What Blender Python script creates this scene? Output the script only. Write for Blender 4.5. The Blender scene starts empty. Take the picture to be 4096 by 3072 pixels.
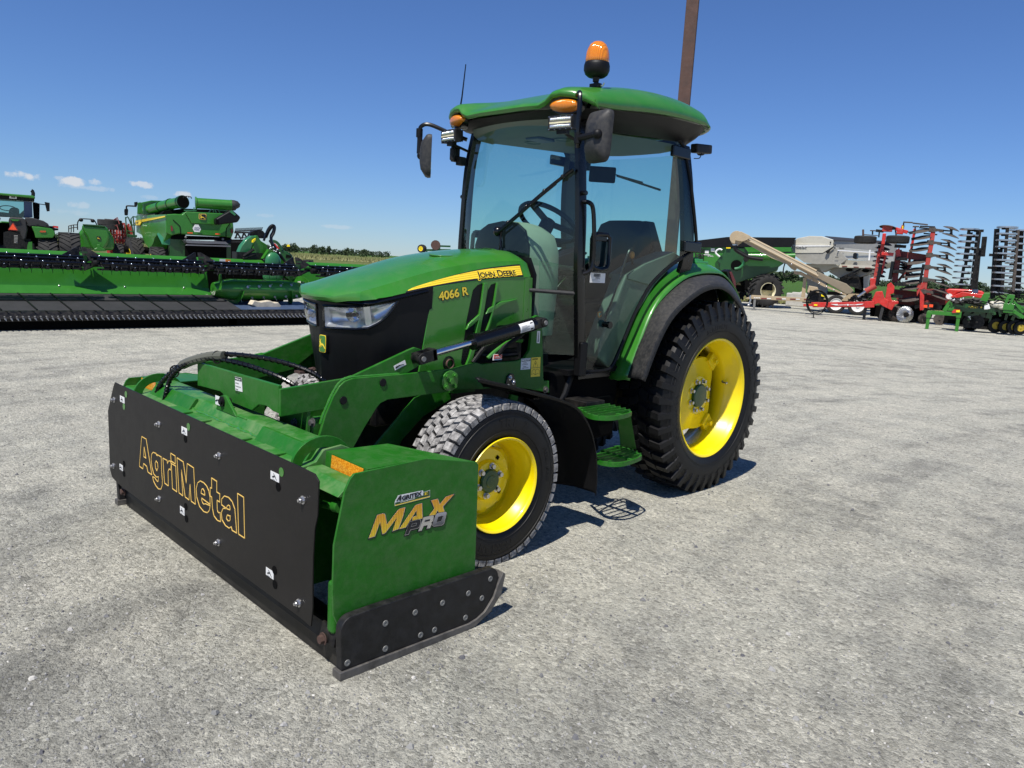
import bpy, math, random
from mathutils import Vector, Matrix, noise as mnoise
R_ = math.radians
rnd = random.Random(7)
# ---------------------------------------------------------------- camera
CAM = Vector((3.1072, -4.3112, 1.4099))
def cam_axes():
    yaw, pit, rol = 0.7815, -0.1611, 0.0569
    F = Vector((-math.sin(yaw)*math.cos(pit), math.cos(yaw)*math.cos(pit), math.sin(pit)))
    R = Vector((math.cos(yaw), math.sin(yaw), 0)); U = R.cross(F)
    c, s = math.cos(rol), math.sin(rol)
    return c*R+s*U, -s*R+c*U, F
CR, CU, CF = cam_axes()
FL = 2993.3
scn = bpy.context.scene
cd = bpy.data.cameras.new('camera'); cd.sensor_width = 36; cd.lens = FL/4096*36; cd.clip_start = 0.05; cd.clip_end = 5000
co = bpy.data.objects.new('camera', cd); scn.collection.objects.link(co); scn.camera = co
m = Matrix.Identity(4)
for i, v in enumerate((CR, CU, -CF)):
    for j in range(3): m[j][i] = v[j]
co.matrix_world = Matrix.Translation(CAM) @ m
# ---------------------------------------------------------------- light
SUN_EL, SUN_AZ = 61.5, 160.0          # azimuth clockwise from +y
sv = Vector((math.sin(R_(SUN_AZ))*math.cos(R_(SUN_EL)), math.cos(R_(SUN_AZ))*math.cos(R_(SUN_EL)), math.sin(R_(SUN_EL))))
sl = bpy.data.lights.new('sun', 'SUN'); sl.energy = 5.0; sl.angle = R_(0.53); sl.color = (1.0, 0.955, 0.89)
so = bpy.data.objects.new('sun', sl); scn.collection.objects.link(so); so.rotation_euler = (-sv).to_track_quat('-Z', 'Y').to_euler(); so.location = (0, 0, 20)
W = bpy.data.worlds.new('World'); scn.world = W; W.use_nodes = True
nt = W.node_tree; nt.nodes.clear()
def N(t, typ, **k):
    n = t.nodes.new(typ)
    for a, b in k.items():
        if a.startswith('i_'):
            key = a[2:]; key = int(key) if key.isdigit() else key.replace('_', ' ')
            n.inputs[key].default_value = b
        else: setattr(n, a, b)
    return n
def ramp(t, pts, fac=None):
    n = t.nodes.new('ShaderNodeValToRGB'); e = n.color_ramp.elements
    while len(e) < len(pts): e.new(0.5)
    for q, (p, c) in zip(e, pts):
        q.position = p; q.color = (c, c, c, 1) if isinstance(c, (int, float)) else (*c, 1)
    if fac is not None: t.links.new(fac, n.inputs[0])
    return n
def build_world():
    L = nt.links.new
    sky = N(nt, 'ShaderNodeTexSky', sky_type='NISHITA', sun_disc=False, sun_elevation=R_(SUN_EL), sun_rotation=R_(SUN_AZ), altitude=60, air_density=1.0, dust_density=0.0, ozone_density=3.0)
    tint = N(nt, 'ShaderNodeMixRGB', blend_type='MULTIPLY', i_0=1.0); L(sky.outputs[0], tint.inputs[1]); tint.inputs[2].default_value = (.70, .95, 1.42, 1)
    bg = N(nt, 'ShaderNodeBackground', i_Strength=0.062); out = N(nt, 'ShaderNodeOutputWorld')
    # small fair-weather clouds: soft blobs by direction
    geo = N(nt, 'ShaderNodeTexCoord')
    nz = N(nt, 'ShaderNodeTexNoise', i_Scale=55.0, i_Detail=6.0, i_Roughness=0.62); L(geo.outputs['Generated'], nz.inputs['Vector'])
    tot = None
    for (u, v, w, h, k) in CLOUDS:
        d = (CF + CR*((u-2048)/FL) + CU*((1536-v)/FL)).normalized()
        rt = Vector((0, 0, 1)).cross(d).normalized()*-1; up = rt.cross(d).normalized()
        sub = N(nt, 'ShaderNodeVectorMath', operation='SUBTRACT'); L(geo.outputs['Generated'], sub.inputs[0]); sub.inputs[1].default_value = d
        a = N(nt, 'ShaderNodeVectorMath', operation='DOT_PRODUCT'); L(sub.outputs[0], a.inputs[0]); a.inputs[1].default_value = rt*(FL/w)
        b = N(nt, 'ShaderNodeVectorMath', operation='DOT_PRODUCT'); L(sub.outputs[0], b.inputs[0]); b.inputs[1].default_value = up*(FL/h)
        p1 = N(nt, 'ShaderNodeMath', operation='MULTIPLY'); L(a.outputs['Value'], p1.inputs[0]); L(a.outputs['Value'], p1.inputs[1])
        p2 = N(nt, 'ShaderNodeMath', operation='MULTIPLY_ADD'); L(b.outputs['Value'], p2.inputs[0]); L(b.outputs['Value'], p2.inputs[1]); L(p1.outputs[0], p2.inputs[2])
        e = N(nt, 'ShaderNodeMath', operation='MULTIPLY_ADD'); L(nz.outputs['Fac'], e.inputs[0]); e.inputs[1].default_value = -6.0; L(p2.outputs[0], e.inputs[2])
        r = N(nt, 'ShaderNodeMapRange', interpolation_type='SMOOTHSTEP'); L(e.outputs[0], r.inputs['Value'])
        r.inputs['From Min'].default_value = -1.9; r.inputs['From Max'].default_value = -3.1; r.inputs['To Min'].default_value = 0; r.inputs['To Max'].default_value = k
        if tot is None: tot = r.outputs[0]
        else:
            mx = N(nt, 'ShaderNodeMath', operation='MAXIMUM'); L(tot, mx.inputs[0]); L(r.outputs[0], mx.inputs[1]); tot = mx.outputs[0]
    mix = N(nt, 'ShaderNodeMixRGB'); L(tot, mix.inputs[0]); L(tint.outputs[0], mix.inputs[1]); mix.inputs[2].default_value = (9.6, 9.8, 10.2, 1)
    L(mix.outputs[0], bg.inputs[0]); L(bg.outputs[0], out.inputs[0])
# clouds as (px, py in the 4096 picture, half width, half height, density)
CLOUDS = [(105, 703, 62, 13, .8), (240, 712, 24, 7, .35), (300, 728, 44, 16, .85), (345, 750, 80, 9, .3), (375, 727, 24, 11, .6), (560, 737, 38, 13, .7),
          (730, 778, 36, 12, .75), (315, 820, 32, 12, .3), (590, 790, 30, 9, .2), (1350, 908, 60, 8, .25), (1060, 862, 40, 7, .15), (300, 850, 90, 10, .15)]
build_world()
vs = scn.view_settings; scn.display_settings.display_device = 'sRGB'
vs.view_transform = 'Standard'; vs.look = 'None'; vs.exposure = 0.30; vs.gamma = 1.0; vs.use_curve_mapping = False
scn.render.engine = 'CYCLES'; scn.cycles.max_bounces = 10; scn.cycles.transparent_max_bounces = 16; scn.cycles.transmission_bounces = 6

# ---------------------------------------------------------------- helpers
def ray(u, v): return CF + CR*((u-2048)/FL) + CU*((1536-v)/FL)
def P(u, v, x=None, y=None, z=None):
    r = ray(u, v)
    k = (x-CAM.x)/r.x if x is not None else (y-CAM.y)/r.y if y is not None else (z-CAM.z)/r.z
    return CAM + r*k
def crop(cx, cy, s): return lambda a, b: (cx+a/s, cy+b/s)
MATS = {}
def mat(name, col, rough=.5, metal=0., coat=0., var=.08, vscale=6., bump=0., bscale=80., dust=0., dustcol=(.30, .27, .22), spec=.5, rvar=.1):
    if name in MATS: return MATS[name]
    M = bpy.data.materials.new(name); M.use_nodes = True; t = M.node_tree; L = t.links.new
    b = t.nodes['Principled BSDF']; tc = N(t, 'ShaderNodeTexCoord')
    b.inputs['Metallic'].default_value = metal; b.inputs['Coat Weight'].default_value = coat; b.inputs['Coat Roughness'].default_value = .06
    b.inputs['Specular IOR Level'].default_value = spec
    n = N(t, 'ShaderNodeTexNoise', i_Scale=vscale, i_Detail=5.0, i_Roughness=.6); L(tc.outputs['Object'], n.inputs['Vector'])
    lo = tuple(c*(1-var) for c in col); hi = tuple(min(1, c*(1+var)) for c in col)
    r = ramp(t, [(.3, lo), (.7, hi)], n.outputs['Fac']); c = r.outputs[0]
    rr = N(t, 'ShaderNodeMapRange', i_3=max(0, rough-rvar), i_4=min(1, rough+rvar)); L(n.outputs['Fac'], rr.inputs[0])
    rs = rr.outputs[0]
    if dust > 0:
        n2 = N(t, 'ShaderNodeTexNoise', i_Scale=vscale*2.7, i_Detail=8.0, i_Roughness=.7); L(tc.outputs['Object'], n2.inputs['Vector'])
        d = ramp(t, [(.42, 0.), (.72, dust)], n2.outputs['Fac'])
        mx = N(t, 'ShaderNodeMixRGB'); L(d.outputs[0], mx.inputs[0]); L(c, mx.inputs[1]); mx.inputs[2].default_value = (*dustcol, 1); c = mx.outputs[0]
        ad = N(t, 'ShaderNodeMath', operation='ADD'); L(rs, ad.inputs[0]); L(d.outputs[0], ad.inputs[1]); rs = ad.outputs[0]
    L(c, b.inputs['Base Color']); L(rs, b.inputs['Roughness'])
    if bump > 0:
        n3 = N(t, 'ShaderNodeTexNoise', i_Scale=bscale, i_Detail=3.0); L(tc.outputs['Object'], n3.inputs['Vector'])
        bp = N(t, 'ShaderNodeBump', i_Strength=bump, i_Distance=.004); L(n3.outputs['Fac'], bp.inputs['Height']); L(bp.outputs[0], b.inputs['Normal'])
    MATS[name] = M; return M
GREEN = (.030, .180, .014)
def MT():
    mat('green_paint', GREEN, .30, coat=.4, var=.05, dust=.08, vscale=4)
    mat('green_plate', (.013, .122, .008), .42, coat=.06, spec=.25, var=.08, dust=.10, bump=.25, bscale=45)
    mat('green_dusty', (.022, .15, .014), .45, coat=.10, var=.08, dust=.6, dustcol=(.20, .26, .13), vscale=2.5)
    mat('green_far', (.028, .168, .013), .35, coat=.25, var=.06)
    mat('green_dark', (.010, .062, .010), .35, coat=.3, var=.06)
    mat('green_light', (.03, .26, .07), .4, coat=.2, var=.05)
    mat('yellow_paint', (.86, .66, .001), .34, coat=.5, var=.03)
    mat('yellow_decal', (.85, .62, .04), .4, var=.02)
    mat('gold_line', (.85, .55, .13), .45, var=.02)
    mat('white_decal', (.72, .72, .70), .5, var=.04, vscale=30)
    mat('ink', (.008, .009, .012), .5, var=.02)
    mat('grey_plastic', (.015, .0155, .017), .58, var=.12, vscale=20, bump=.2, bscale=260, dust=.12)
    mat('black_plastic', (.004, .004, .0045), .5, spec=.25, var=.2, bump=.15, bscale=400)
    mat('black_gloss', (.003, .003, .0035), .26, coat=.08, spec=.4)
    mat('black_metal', (.0045, .0045, .005), .45, spec=.25, var=.2, dust=.10)
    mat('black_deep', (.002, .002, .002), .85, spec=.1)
    mat('plate_black', (.0095, .0084, .0074), .5, spec=.28, var=.2, vscale=3, dust=.10, dustcol=(.06, .052, .046), bump=.1, bscale=300, rvar=.06)
    mat('skid_black', (.006, .006, .0065), .5, var=.3, vscale=9, dust=.22, dustcol=(.08, .076, .07), spec=.35)
    mat('worn_steel', (.11, .105, .10), .5, metal=.5, var=.35, vscale=14, dust=.3)
    mat('rubber', (.0045, .0045, .005), .5, spec=.3, var=.25, vscale=18, dust=.05, dustcol=(.09, .085, .08), bump=.1, bscale=120)
    mat('rubber_dusty', (.13, .125, .12), .85, var=.3, vscale=12, dust=1., dustcol=(.50, .485, .46), bump=.3, bscale=90)
    mat('rubber_far', (.014, .0135, .013), .75, var=.3, vscale=3, dust=.35, dustcol=(.075, .07, .063))
    mat('chrome', (.75, .76, .78), .12, metal=1., var=.02, rvar=.03)
    mat('zinc', (.55, .55, .56), .3, metal=.9, var=.1, vscale=60)
    mat('nickel_dull', (.19, .19, .18), .6, metal=.3, var=.1, vscale=60)
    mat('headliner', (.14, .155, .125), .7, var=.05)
    mat('sage_plastic', (.12, .15, .12), .55, var=.06)
    mat('sage_light', (.27, .31, .24), .6, var=.05)
    mat('seat_fabric', (.018, .024, .028), .9, var=.2, vscale=60)
    mat('orange_knob', (.75, .22, .03), .5)
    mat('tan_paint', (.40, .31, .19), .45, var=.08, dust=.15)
    mat('cream_paint', (.50, .48, .40), .42, var=.06, dust=.12)
    mat('cream_rim', (.70, .64, .42), .45, var=.06)
    mat('red_paint', (.50, .016, .010), .4, coat=.15, var=.2, vscale=5, dust=.15)
    mat('red_dusty', (.40, .025, .018), .6, var=.2, dust=.55, dustcol=(.20, .15, .12), vscale=3)
    mat('red_dark', (.17, .012, .012), .55, var=.2, dust=.2, vscale=3)
    mat('dirty_steel', (.045, .037, .032), .7, var=.5, vscale=9, dust=.45, dustcol=(.20, .16, .125))
    mat('yellow_dull', (.42, .30, .02), .6, var=.2, dust=.4, dustcol=(.10, .09, .07), vscale=6)
    mat('bright_steel', (.55, .55, .54), .28, metal=.9, var=.15, vscale=6)
    mat('slate_blue', (.045, .07, .13), .5, var=.1)
    mat('canvas_mat', (.020, .020, .021), .75, var=.2, vscale=5, bump=.4, bscale=60)
    mat('paper_beige', (.55, .48, .36), .8, var=.2, vscale=9)
    mat('concrete', (.42, .41, .38), .9, var=.12, bump=.5, bscale=30)
    mat('rust_steel', (.075, .040, .030), .75, var=.25, vscale=10, bump=.3, bscale=60, dust=.25, dustcol=(.10, .06, .045))
    mat('shirt_white', (.7, .7, .7), .7)
MT()
def special():
    # glass: thin tinted pane with a real fresnel reflection
    def glass(name, tint, gl=1.0):
        M = bpy.data.materials.new(name); M.use_nodes = True; t = M.node_tree; t.nodes.clear(); L = t.links.new
        o = N(t, 'ShaderNodeOutputMaterial'); tr = N(t, 'ShaderNodeBsdfTransparent'); tr.inputs[0].default_value = (*tint, 1)
        g = N(t, 'ShaderNodeBsdfGlossy'); g.inputs['Roughness'].default_value = .015; g.inputs[0].default_value = (gl, gl, gl, 1)
        lw = N(t, 'ShaderNodeLayerWeight', i_Blend=.5); pw = N(t, 'ShaderNodeMath', operation='POWER'); L(lw.outputs['Facing'], pw.inputs[0]); pw.inputs[1].default_value = 5.0; fr = N(t, 'ShaderNodeMath', operation='MULTIPLY_ADD'); L(pw.outputs[0], fr.inputs[0]); fr.inputs[1].default_value = .93; fr.inputs[2].default_value = .06; mx = N(t, 'ShaderNodeMixShader')
        L(fr.outputs[0], mx.inputs[0]); L(tr.outputs[0], mx.inputs[1]); L(g.outputs[0], mx.inputs[2]); L(mx.outputs[0], o.inputs[0]); MATS[name] = M
    glass('cab_glass', (.71, .885, .82), .75); glass('clear_lens', (.86, .88, .90)); glass('far_glass', (.6, .8, .78))
    def lens(name, col, wv):
        M = bpy.data.materials.new(name); M.use_nodes = True; t = M.node_tree; L = t.links.new; b = t.nodes['Principled BSDF']
        b.inputs['Base Color'].default_value = (*col, 1); b.inputs['Roughness'].default_value = .12; b.inputs['Transmission Weight'].default_value = .25
        b.inputs['Subsurface Weight'].default_value = .12; b.inputs['Subsurface Radius'].default_value = (.05, .02, .005); b.inputs['Coat Weight'].default_value = .6
        tc = N(t, 'ShaderNodeTexCoord'); w = N(t, 'ShaderNodeTexWave', i_Scale=wv); w.bands_direction = 'X'
        L(tc.outputs['Object'], w.inputs['Vector']); bp = N(t, 'ShaderNodeBump', i_Strength=.5, i_Distance=.003); L(w.outputs['Fac'], bp.inputs['Height']); L(bp.outputs[0], b.inputs['Normal'])
        MATS[name] = M
    lens('amber_lens', (.88, .27, .008), 40); lens('dark_amber', (.62, .10, .01), 30); lens('red_lens', (.8, .02, .01), 30)
    def reflector():
        M = bpy.data.materials.new('reflector'); M.use_nodes = True; t = M.node_tree; L = t.links.new; b = t.nodes['Principled BSDF']
        tc = N(t, 'ShaderNodeTexCoord'); v = N(t, 'ShaderNodeTexVoronoi', i_Scale=160.0); L(tc.outputs['Object'], v.inputs['Vector'])
        r = ramp(t, [(0., (.98, .50, .04)), (.6, (.60, .20, .01))], v.outputs['Distance']); L(r.outputs[0], b.inputs['Base Color']); b.inputs['Roughness'].default_value = .2; b.inputs['Coat Weight'].default_value = .6; MATS['reflector'] = M
    reflector()
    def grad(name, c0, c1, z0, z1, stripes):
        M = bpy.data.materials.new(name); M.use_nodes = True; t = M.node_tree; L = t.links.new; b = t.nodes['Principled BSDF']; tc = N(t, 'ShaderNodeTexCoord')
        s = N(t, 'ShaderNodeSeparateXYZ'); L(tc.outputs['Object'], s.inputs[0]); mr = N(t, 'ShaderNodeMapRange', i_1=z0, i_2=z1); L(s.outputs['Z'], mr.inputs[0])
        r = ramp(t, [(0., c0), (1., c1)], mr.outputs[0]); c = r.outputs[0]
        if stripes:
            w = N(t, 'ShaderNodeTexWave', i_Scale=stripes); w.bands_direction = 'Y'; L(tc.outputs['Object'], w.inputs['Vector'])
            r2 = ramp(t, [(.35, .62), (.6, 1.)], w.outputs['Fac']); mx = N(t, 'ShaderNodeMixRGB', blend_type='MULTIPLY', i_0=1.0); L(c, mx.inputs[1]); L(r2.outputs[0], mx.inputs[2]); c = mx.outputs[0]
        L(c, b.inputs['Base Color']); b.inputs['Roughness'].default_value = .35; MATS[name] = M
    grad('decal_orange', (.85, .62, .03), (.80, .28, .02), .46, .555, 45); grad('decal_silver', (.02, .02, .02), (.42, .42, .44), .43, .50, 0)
special()
class MB:
    def __init__(s): s.v = []; s.f = []
    def add(s, vs, fs, M=None):
        o = len(s.v); s.v += [Vector(v) if M is None else M @ Vector(v) for v in vs]; s.f += [tuple(i+o for i in f) for f in fs]; return s
    def box(s, c, d, rot=None, taper=1.):
        x, y, z = (q/2 for q in d); tp = taper
        vs = [(-x, -y, -z), (x, -y, -z), (x, y, -z), (-x, y, -z), (-x*tp, -y*tp, z), (x*tp, -y*tp, z), (x*tp, y*tp, z), (-x*tp, y*tp, z)]
        M = Matrix.Translation(Vector(c))
        if rot is not None: M = M @ (rot.to_4x4() if not isinstance(rot, tuple) else Matrix.Rotation(rot[2], 4, 'Z') @ Matrix.Rotation(rot[1], 4, 'Y') @ Matrix.Rotation(rot[0], 4, 'X'))
        return s.add(vs, [(0, 3, 2, 1), (4, 5, 6, 7), (0, 1, 5, 4), (1, 2, 6, 5), (2, 3, 7, 6), (3, 0, 4, 7)], M)
    def bar(s, a, b, w, h, up=(0, 0, 1)):
        a, b = Vector(a), Vector(b); d = b-a; L = d.length; d.normalize(); u = Vector(up)
        r = d.cross(u)
        if r.length < 1e-4: r = d.cross(Vector((1, 0, 0)))
        r.normalize(); u = r.cross(d)
        M = Matrix((( r.x, d.x, u.x, 0), (r.y, d.y, u.y, 0), (r.z, d.z, u.z, 0), (0, 0, 0, 1)))
        return s.add([M @ Vector(q) + (a+b)/2 for q in [(-w/2, -L/2, -h/2), (w/2, -L/2, -h/2), (w/2, L/2, -h/2), (-w/2, L/2, -h/2), (-w/2, -L/2, h/2), (w/2, -L/2, h/2), (w/2, L/2, h/2), (-w/2, L/2, h/2)]],
                     [(0, 3, 2, 1), (4, 5, 6, 7), (0, 1, 5, 4), (1, 2, 6, 5), (2, 3, 7, 6), (3, 0, 4, 7)])
    def prism(s, pts, ax, a, b):
        """outline in the plane normal to ax ('x': (y,z), 'y': (x,z), 'z': (x,y)), extruded from a to b"""
        def g(p, h): return (h, p[0], p[1]) if ax == 'x' else (p[0], h, p[1]) if ax == 'y' else (p[0], p[1], h)
        n = len(pts); ar = sum(pts[i][0]*pts[(i+1) % n][1]-pts[(i+1) % n][0]*pts[i][1] for i in range(n))
        pts = list(pts) if ar > 0 else list(pts)[::-1]
        vs = [g(p, a) for p in pts]+[g(p, b) for p in pts]
        fl = ((b > a) != (ax == 'y'))
        fs = [tuple(range(n))[::-1], tuple(range(n, 2*n))]+[(i, (i+1) % n, (i+1) % n+n, i+n) for i in range(n)]
        if not fl: fs = [f[::-1] for f in fs]
        return s.add(vs, fs)
    def ext(s, pts3, d):
        """planar 3-D outline thickened along vector d"""
        n = len(pts3); d = Vector(d); vs = [Vector(p) for p in pts3]; vs += [p+d for p in vs]
        return s.add(vs, [tuple(range(n))[::-1], tuple(range(n, 2*n))]+[(i, (i+1) % n, (i+1) % n+n, i+n) for i in range(n)])
    def ring_loft(s, rings, closed=True, cap=True, loop=False):
        n = len(rings[0]); vs = [p for r in rings for p in r]; fs = []
        k = len(rings)
        for i in range(k if loop else k-1):
            j = (i+1) % k
            for q in range(n if closed else n-1):
                w = (q+1) % n; fs.append((i*n+q, i*n+w, j*n+w, j*n+q))
        if cap and closed and not loop: fs += [tuple(range(n))[::-1], tuple(range((k-1)*n, k*n))]
        return s.add(vs, fs)
    def tube(s, path, r, n=8, cap=True):
        path = [Vector(p) for p in path]; k = len(path); rs = r if isinstance(r, (list, tuple)) else [r]*k
        rings = []; u = None
        for i, p in enumerate(path):
            t = (path[min(i+1, k-1)]-path[max(i-1, 0)]).normalized()
            if u is None:
                u = t.cross(Vector((0, 0, 1)))
                if u.length < .1: u = t.cross(Vector((1, 0, 0)))
            u = (u-t*u.dot(t)).normalized(); w = t.cross(u)
            rings.append([p+(u*math.cos(2*math.pi*q/n)+w*math.sin(2*math.pi*q/n))*rs[i] for q in range(n)])
        return s.ring_loft(rings, True, cap)
    def cyl(s, a, b, r, n=16, r2=None): return s.tube([a, b], [r, r if r2 is None else r2], n)
    def lathe(s, prof, c, ax='x', n=32, cap=False, sgn=1, a0=0, a1=2*math.pi):
        """prof: list of (radius, offset along axis)"""
        c = Vector(c); full = abs(a1-a0-2*math.pi) < 1e-6; rings = []
        m_ = n if full else n+1
        for i in range(m_):
            t = a0+(a1-a0)*i/n; cs, sn = math.cos(t), math.sin(t); rg = []
            for r, h in prof:
                h *= sgn
                rg.append(c+Vector((h, r*cs, r*sn) if ax == 'x' else (r*cs, h, r*sn) if ax == 'y' else (r*cs, r*sn, h)))
            rings.append(rg)
        return s.ring_loft(rings, closed=cap, cap=False, loop=full)
    def ball(s, c, r, n=10, sc=(1, 1, 1)):
        c = Vector(c); rings = []
        for i in range(1, n):
            a = math.pi*i/n; rings.append([c+Vector((r*math.sin(a)*math.cos(2*math.pi*q/(n+4))*sc[0], r*math.sin(a)*math.sin(2*math.pi*q/(n+4))*sc[1], r*math.cos(a)*sc[2])) for q in range(n+4)])
        return s.ring_loft(rings)
    def hexbolt(s, c, d, r=.012, h=.01, washer=True):
        c, d = Vector(c), Vector(d).normalized()
        if washer: s.cyl(c, c+d*.003, r*1.5, 14)
        s.cyl(c+d*.003, c+d*(.003+h), r, 6); return s
    def strip(s, pts, wdir, w, th):
        """bent flat strip following pts, width w along wdir, thickness th"""
        pts = [Vector(p) for p in pts]; wd = Vector(wdir); rings = []; k = len(pts)
        for i, p in enumerate(pts):
            t = (pts[min(i+1, k-1)]-pts[max(i-1, 0)]).normalized(); nn = t.cross(wd).normalized()*th
            rings.append([p, p+wd*w, p+wd*w+nn, p+nn])
        return s.ring_loft(rings)
    def sub(s, o, M): s.add(o.v, o.f, M); return s
    def build(s, name, m, parent=None, smooth=True, bevel=0., seg=2, ang=32, origin=None, label=None, recalc=True, solid=0):
        me = bpy.data.meshes.new(name); vv = s.v
        if origin is not None: vv = [v-Vector(origin) for v in vv]
        me.from_pydata([tuple(v) for v in vv], [], s.f); me.validate()
        if recalc:
            import bmesh
            bm = bmesh.new(); bm.from_mesh(me); bmesh.ops.recalc_face_normals(bm, faces=bm.faces); bm.to_mesh(me); bm.free()
        me.materials.append(MATS[m] if isinstance(m, str) else m)
        if smooth:
            me.shade_smooth(); me.set_sharp_from_angle(angle=R_(ang))
        o = bpy.data.objects.new(name, me); scn.collection.objects.link(o)
        if origin is not None: o.location = origin
        if parent: o.parent = parent
        if label: o['label'] = label
        if solid:
            q = o.modifiers.new('solid', 'SOLIDIFY'); q.thickness = solid; q.offset = 0
        if bevel > 0:
            q = o.modifiers.new('bevel', 'BEVEL'); q.width = bevel; q.segments = seg; q.limit_method = 'ANGLE'; q.angle_limit = R_(40); q.harden_normals = True
        return o
def thing(name, label, cat, loc=(0, 0, 0), rz=0., group=None):
    o = bpy.data.objects.new(name, None); scn.collection.objects.link(o); o.empty_display_size = .2
    o.location = loc; o.rotation_euler = (0, 0, rz); o['label'] = label; o['category'] = cat
    if group: o['group'] = group
    return o
def tag(o, label, cat, group=None, kind=None):
    if label: o['label'] = label
    if cat: o['category'] = cat
    if group: o['group'] = group
    if kind: o['kind'] = kind
    return o
def copy_tree(o, parent=None):
    c = o.copy(); scn.collection.objects.link(c); c.parent = parent
    for ch in list(o.children): copy_tree(ch, c)
    return c
def txt(body, name, m, parent, origin, ux, uy, size, off=0., shear=0., wid=1., depth=.001, outline=0., align='LEFT', spacing=1., sc_caps=None):
    """text as mesh lying in the plane spanned by ux (reading direction) and uy (up)"""
    cu = bpy.data.curves.new(name, 'FONT'); cu.body = body; cu.size = size; cu.offset = off; cu.shear = shear; cu.align_x = align; cu.space_character = spacing
    if outline: cu.fill_mode = 'NONE'; cu.bevel_depth = outline; cu.bevel_resolution = 1
    else: cu.extrude = depth
    cu.resolution_u = 6
    if sc_caps is not None:
        cu.small_caps_scale = sc_caps
        for i, ch in enumerate(body):
            if ch.islower(): cu.body_format[i].use_small_caps = True
    to = bpy.data.objects.new(name, cu); scn.collection.objects.link(to)
    dg = bpy.context.evaluated_depsgraph_get(); dg.update(); me = bpy.data.meshes.new_from_object(to.evaluated_get(dg)); bpy.data.objects.remove(to)
    ux, uy = Vector(ux).normalized(), Vector(uy); uy = (uy-ux*uy.dot(ux)).normalized(); nz = ux.cross(uy); o0 = Vector(origin)
    for v in me.vertices: v.co = o0+ux*(v.co.x*wid)+uy*v.co.y+nz*v.co.z
    me.materials.clear(); me.materials.append(MATS[m]); me.name = name
    o = bpy.data.objects.new(name, me); scn.collection.objects.link(o); o.parent = parent; return o
def arc(c, r, a0, a1, n): return [(c[0]+r*math.cos(R_(a0+(a1-a0)*i/n)), c[1]+r*math.sin(R_(a0+(a1-a0)*i/n))) for i in range(n+1)]
def smooth_path(pts, n=6):
    """Catmull-Rom through points"""
    pts = [Vector(p) for p in pts]; out = []
    for i in range(len(pts)-1):
        p0, p1, p2, p3 = pts[max(i-1, 0)], pts[i], pts[i+1], pts[min(i+2, len(pts)-1)]
        for k in range(n):
            t = k/n; out.append(.5*((2*p1)+(p2-p0)*t+(2*p0-5*p1+4*p2-p3)*t*t+(3*p1-p0-3*p2+p3)*t**3))
    out.append(pts[-1]); return out
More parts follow.
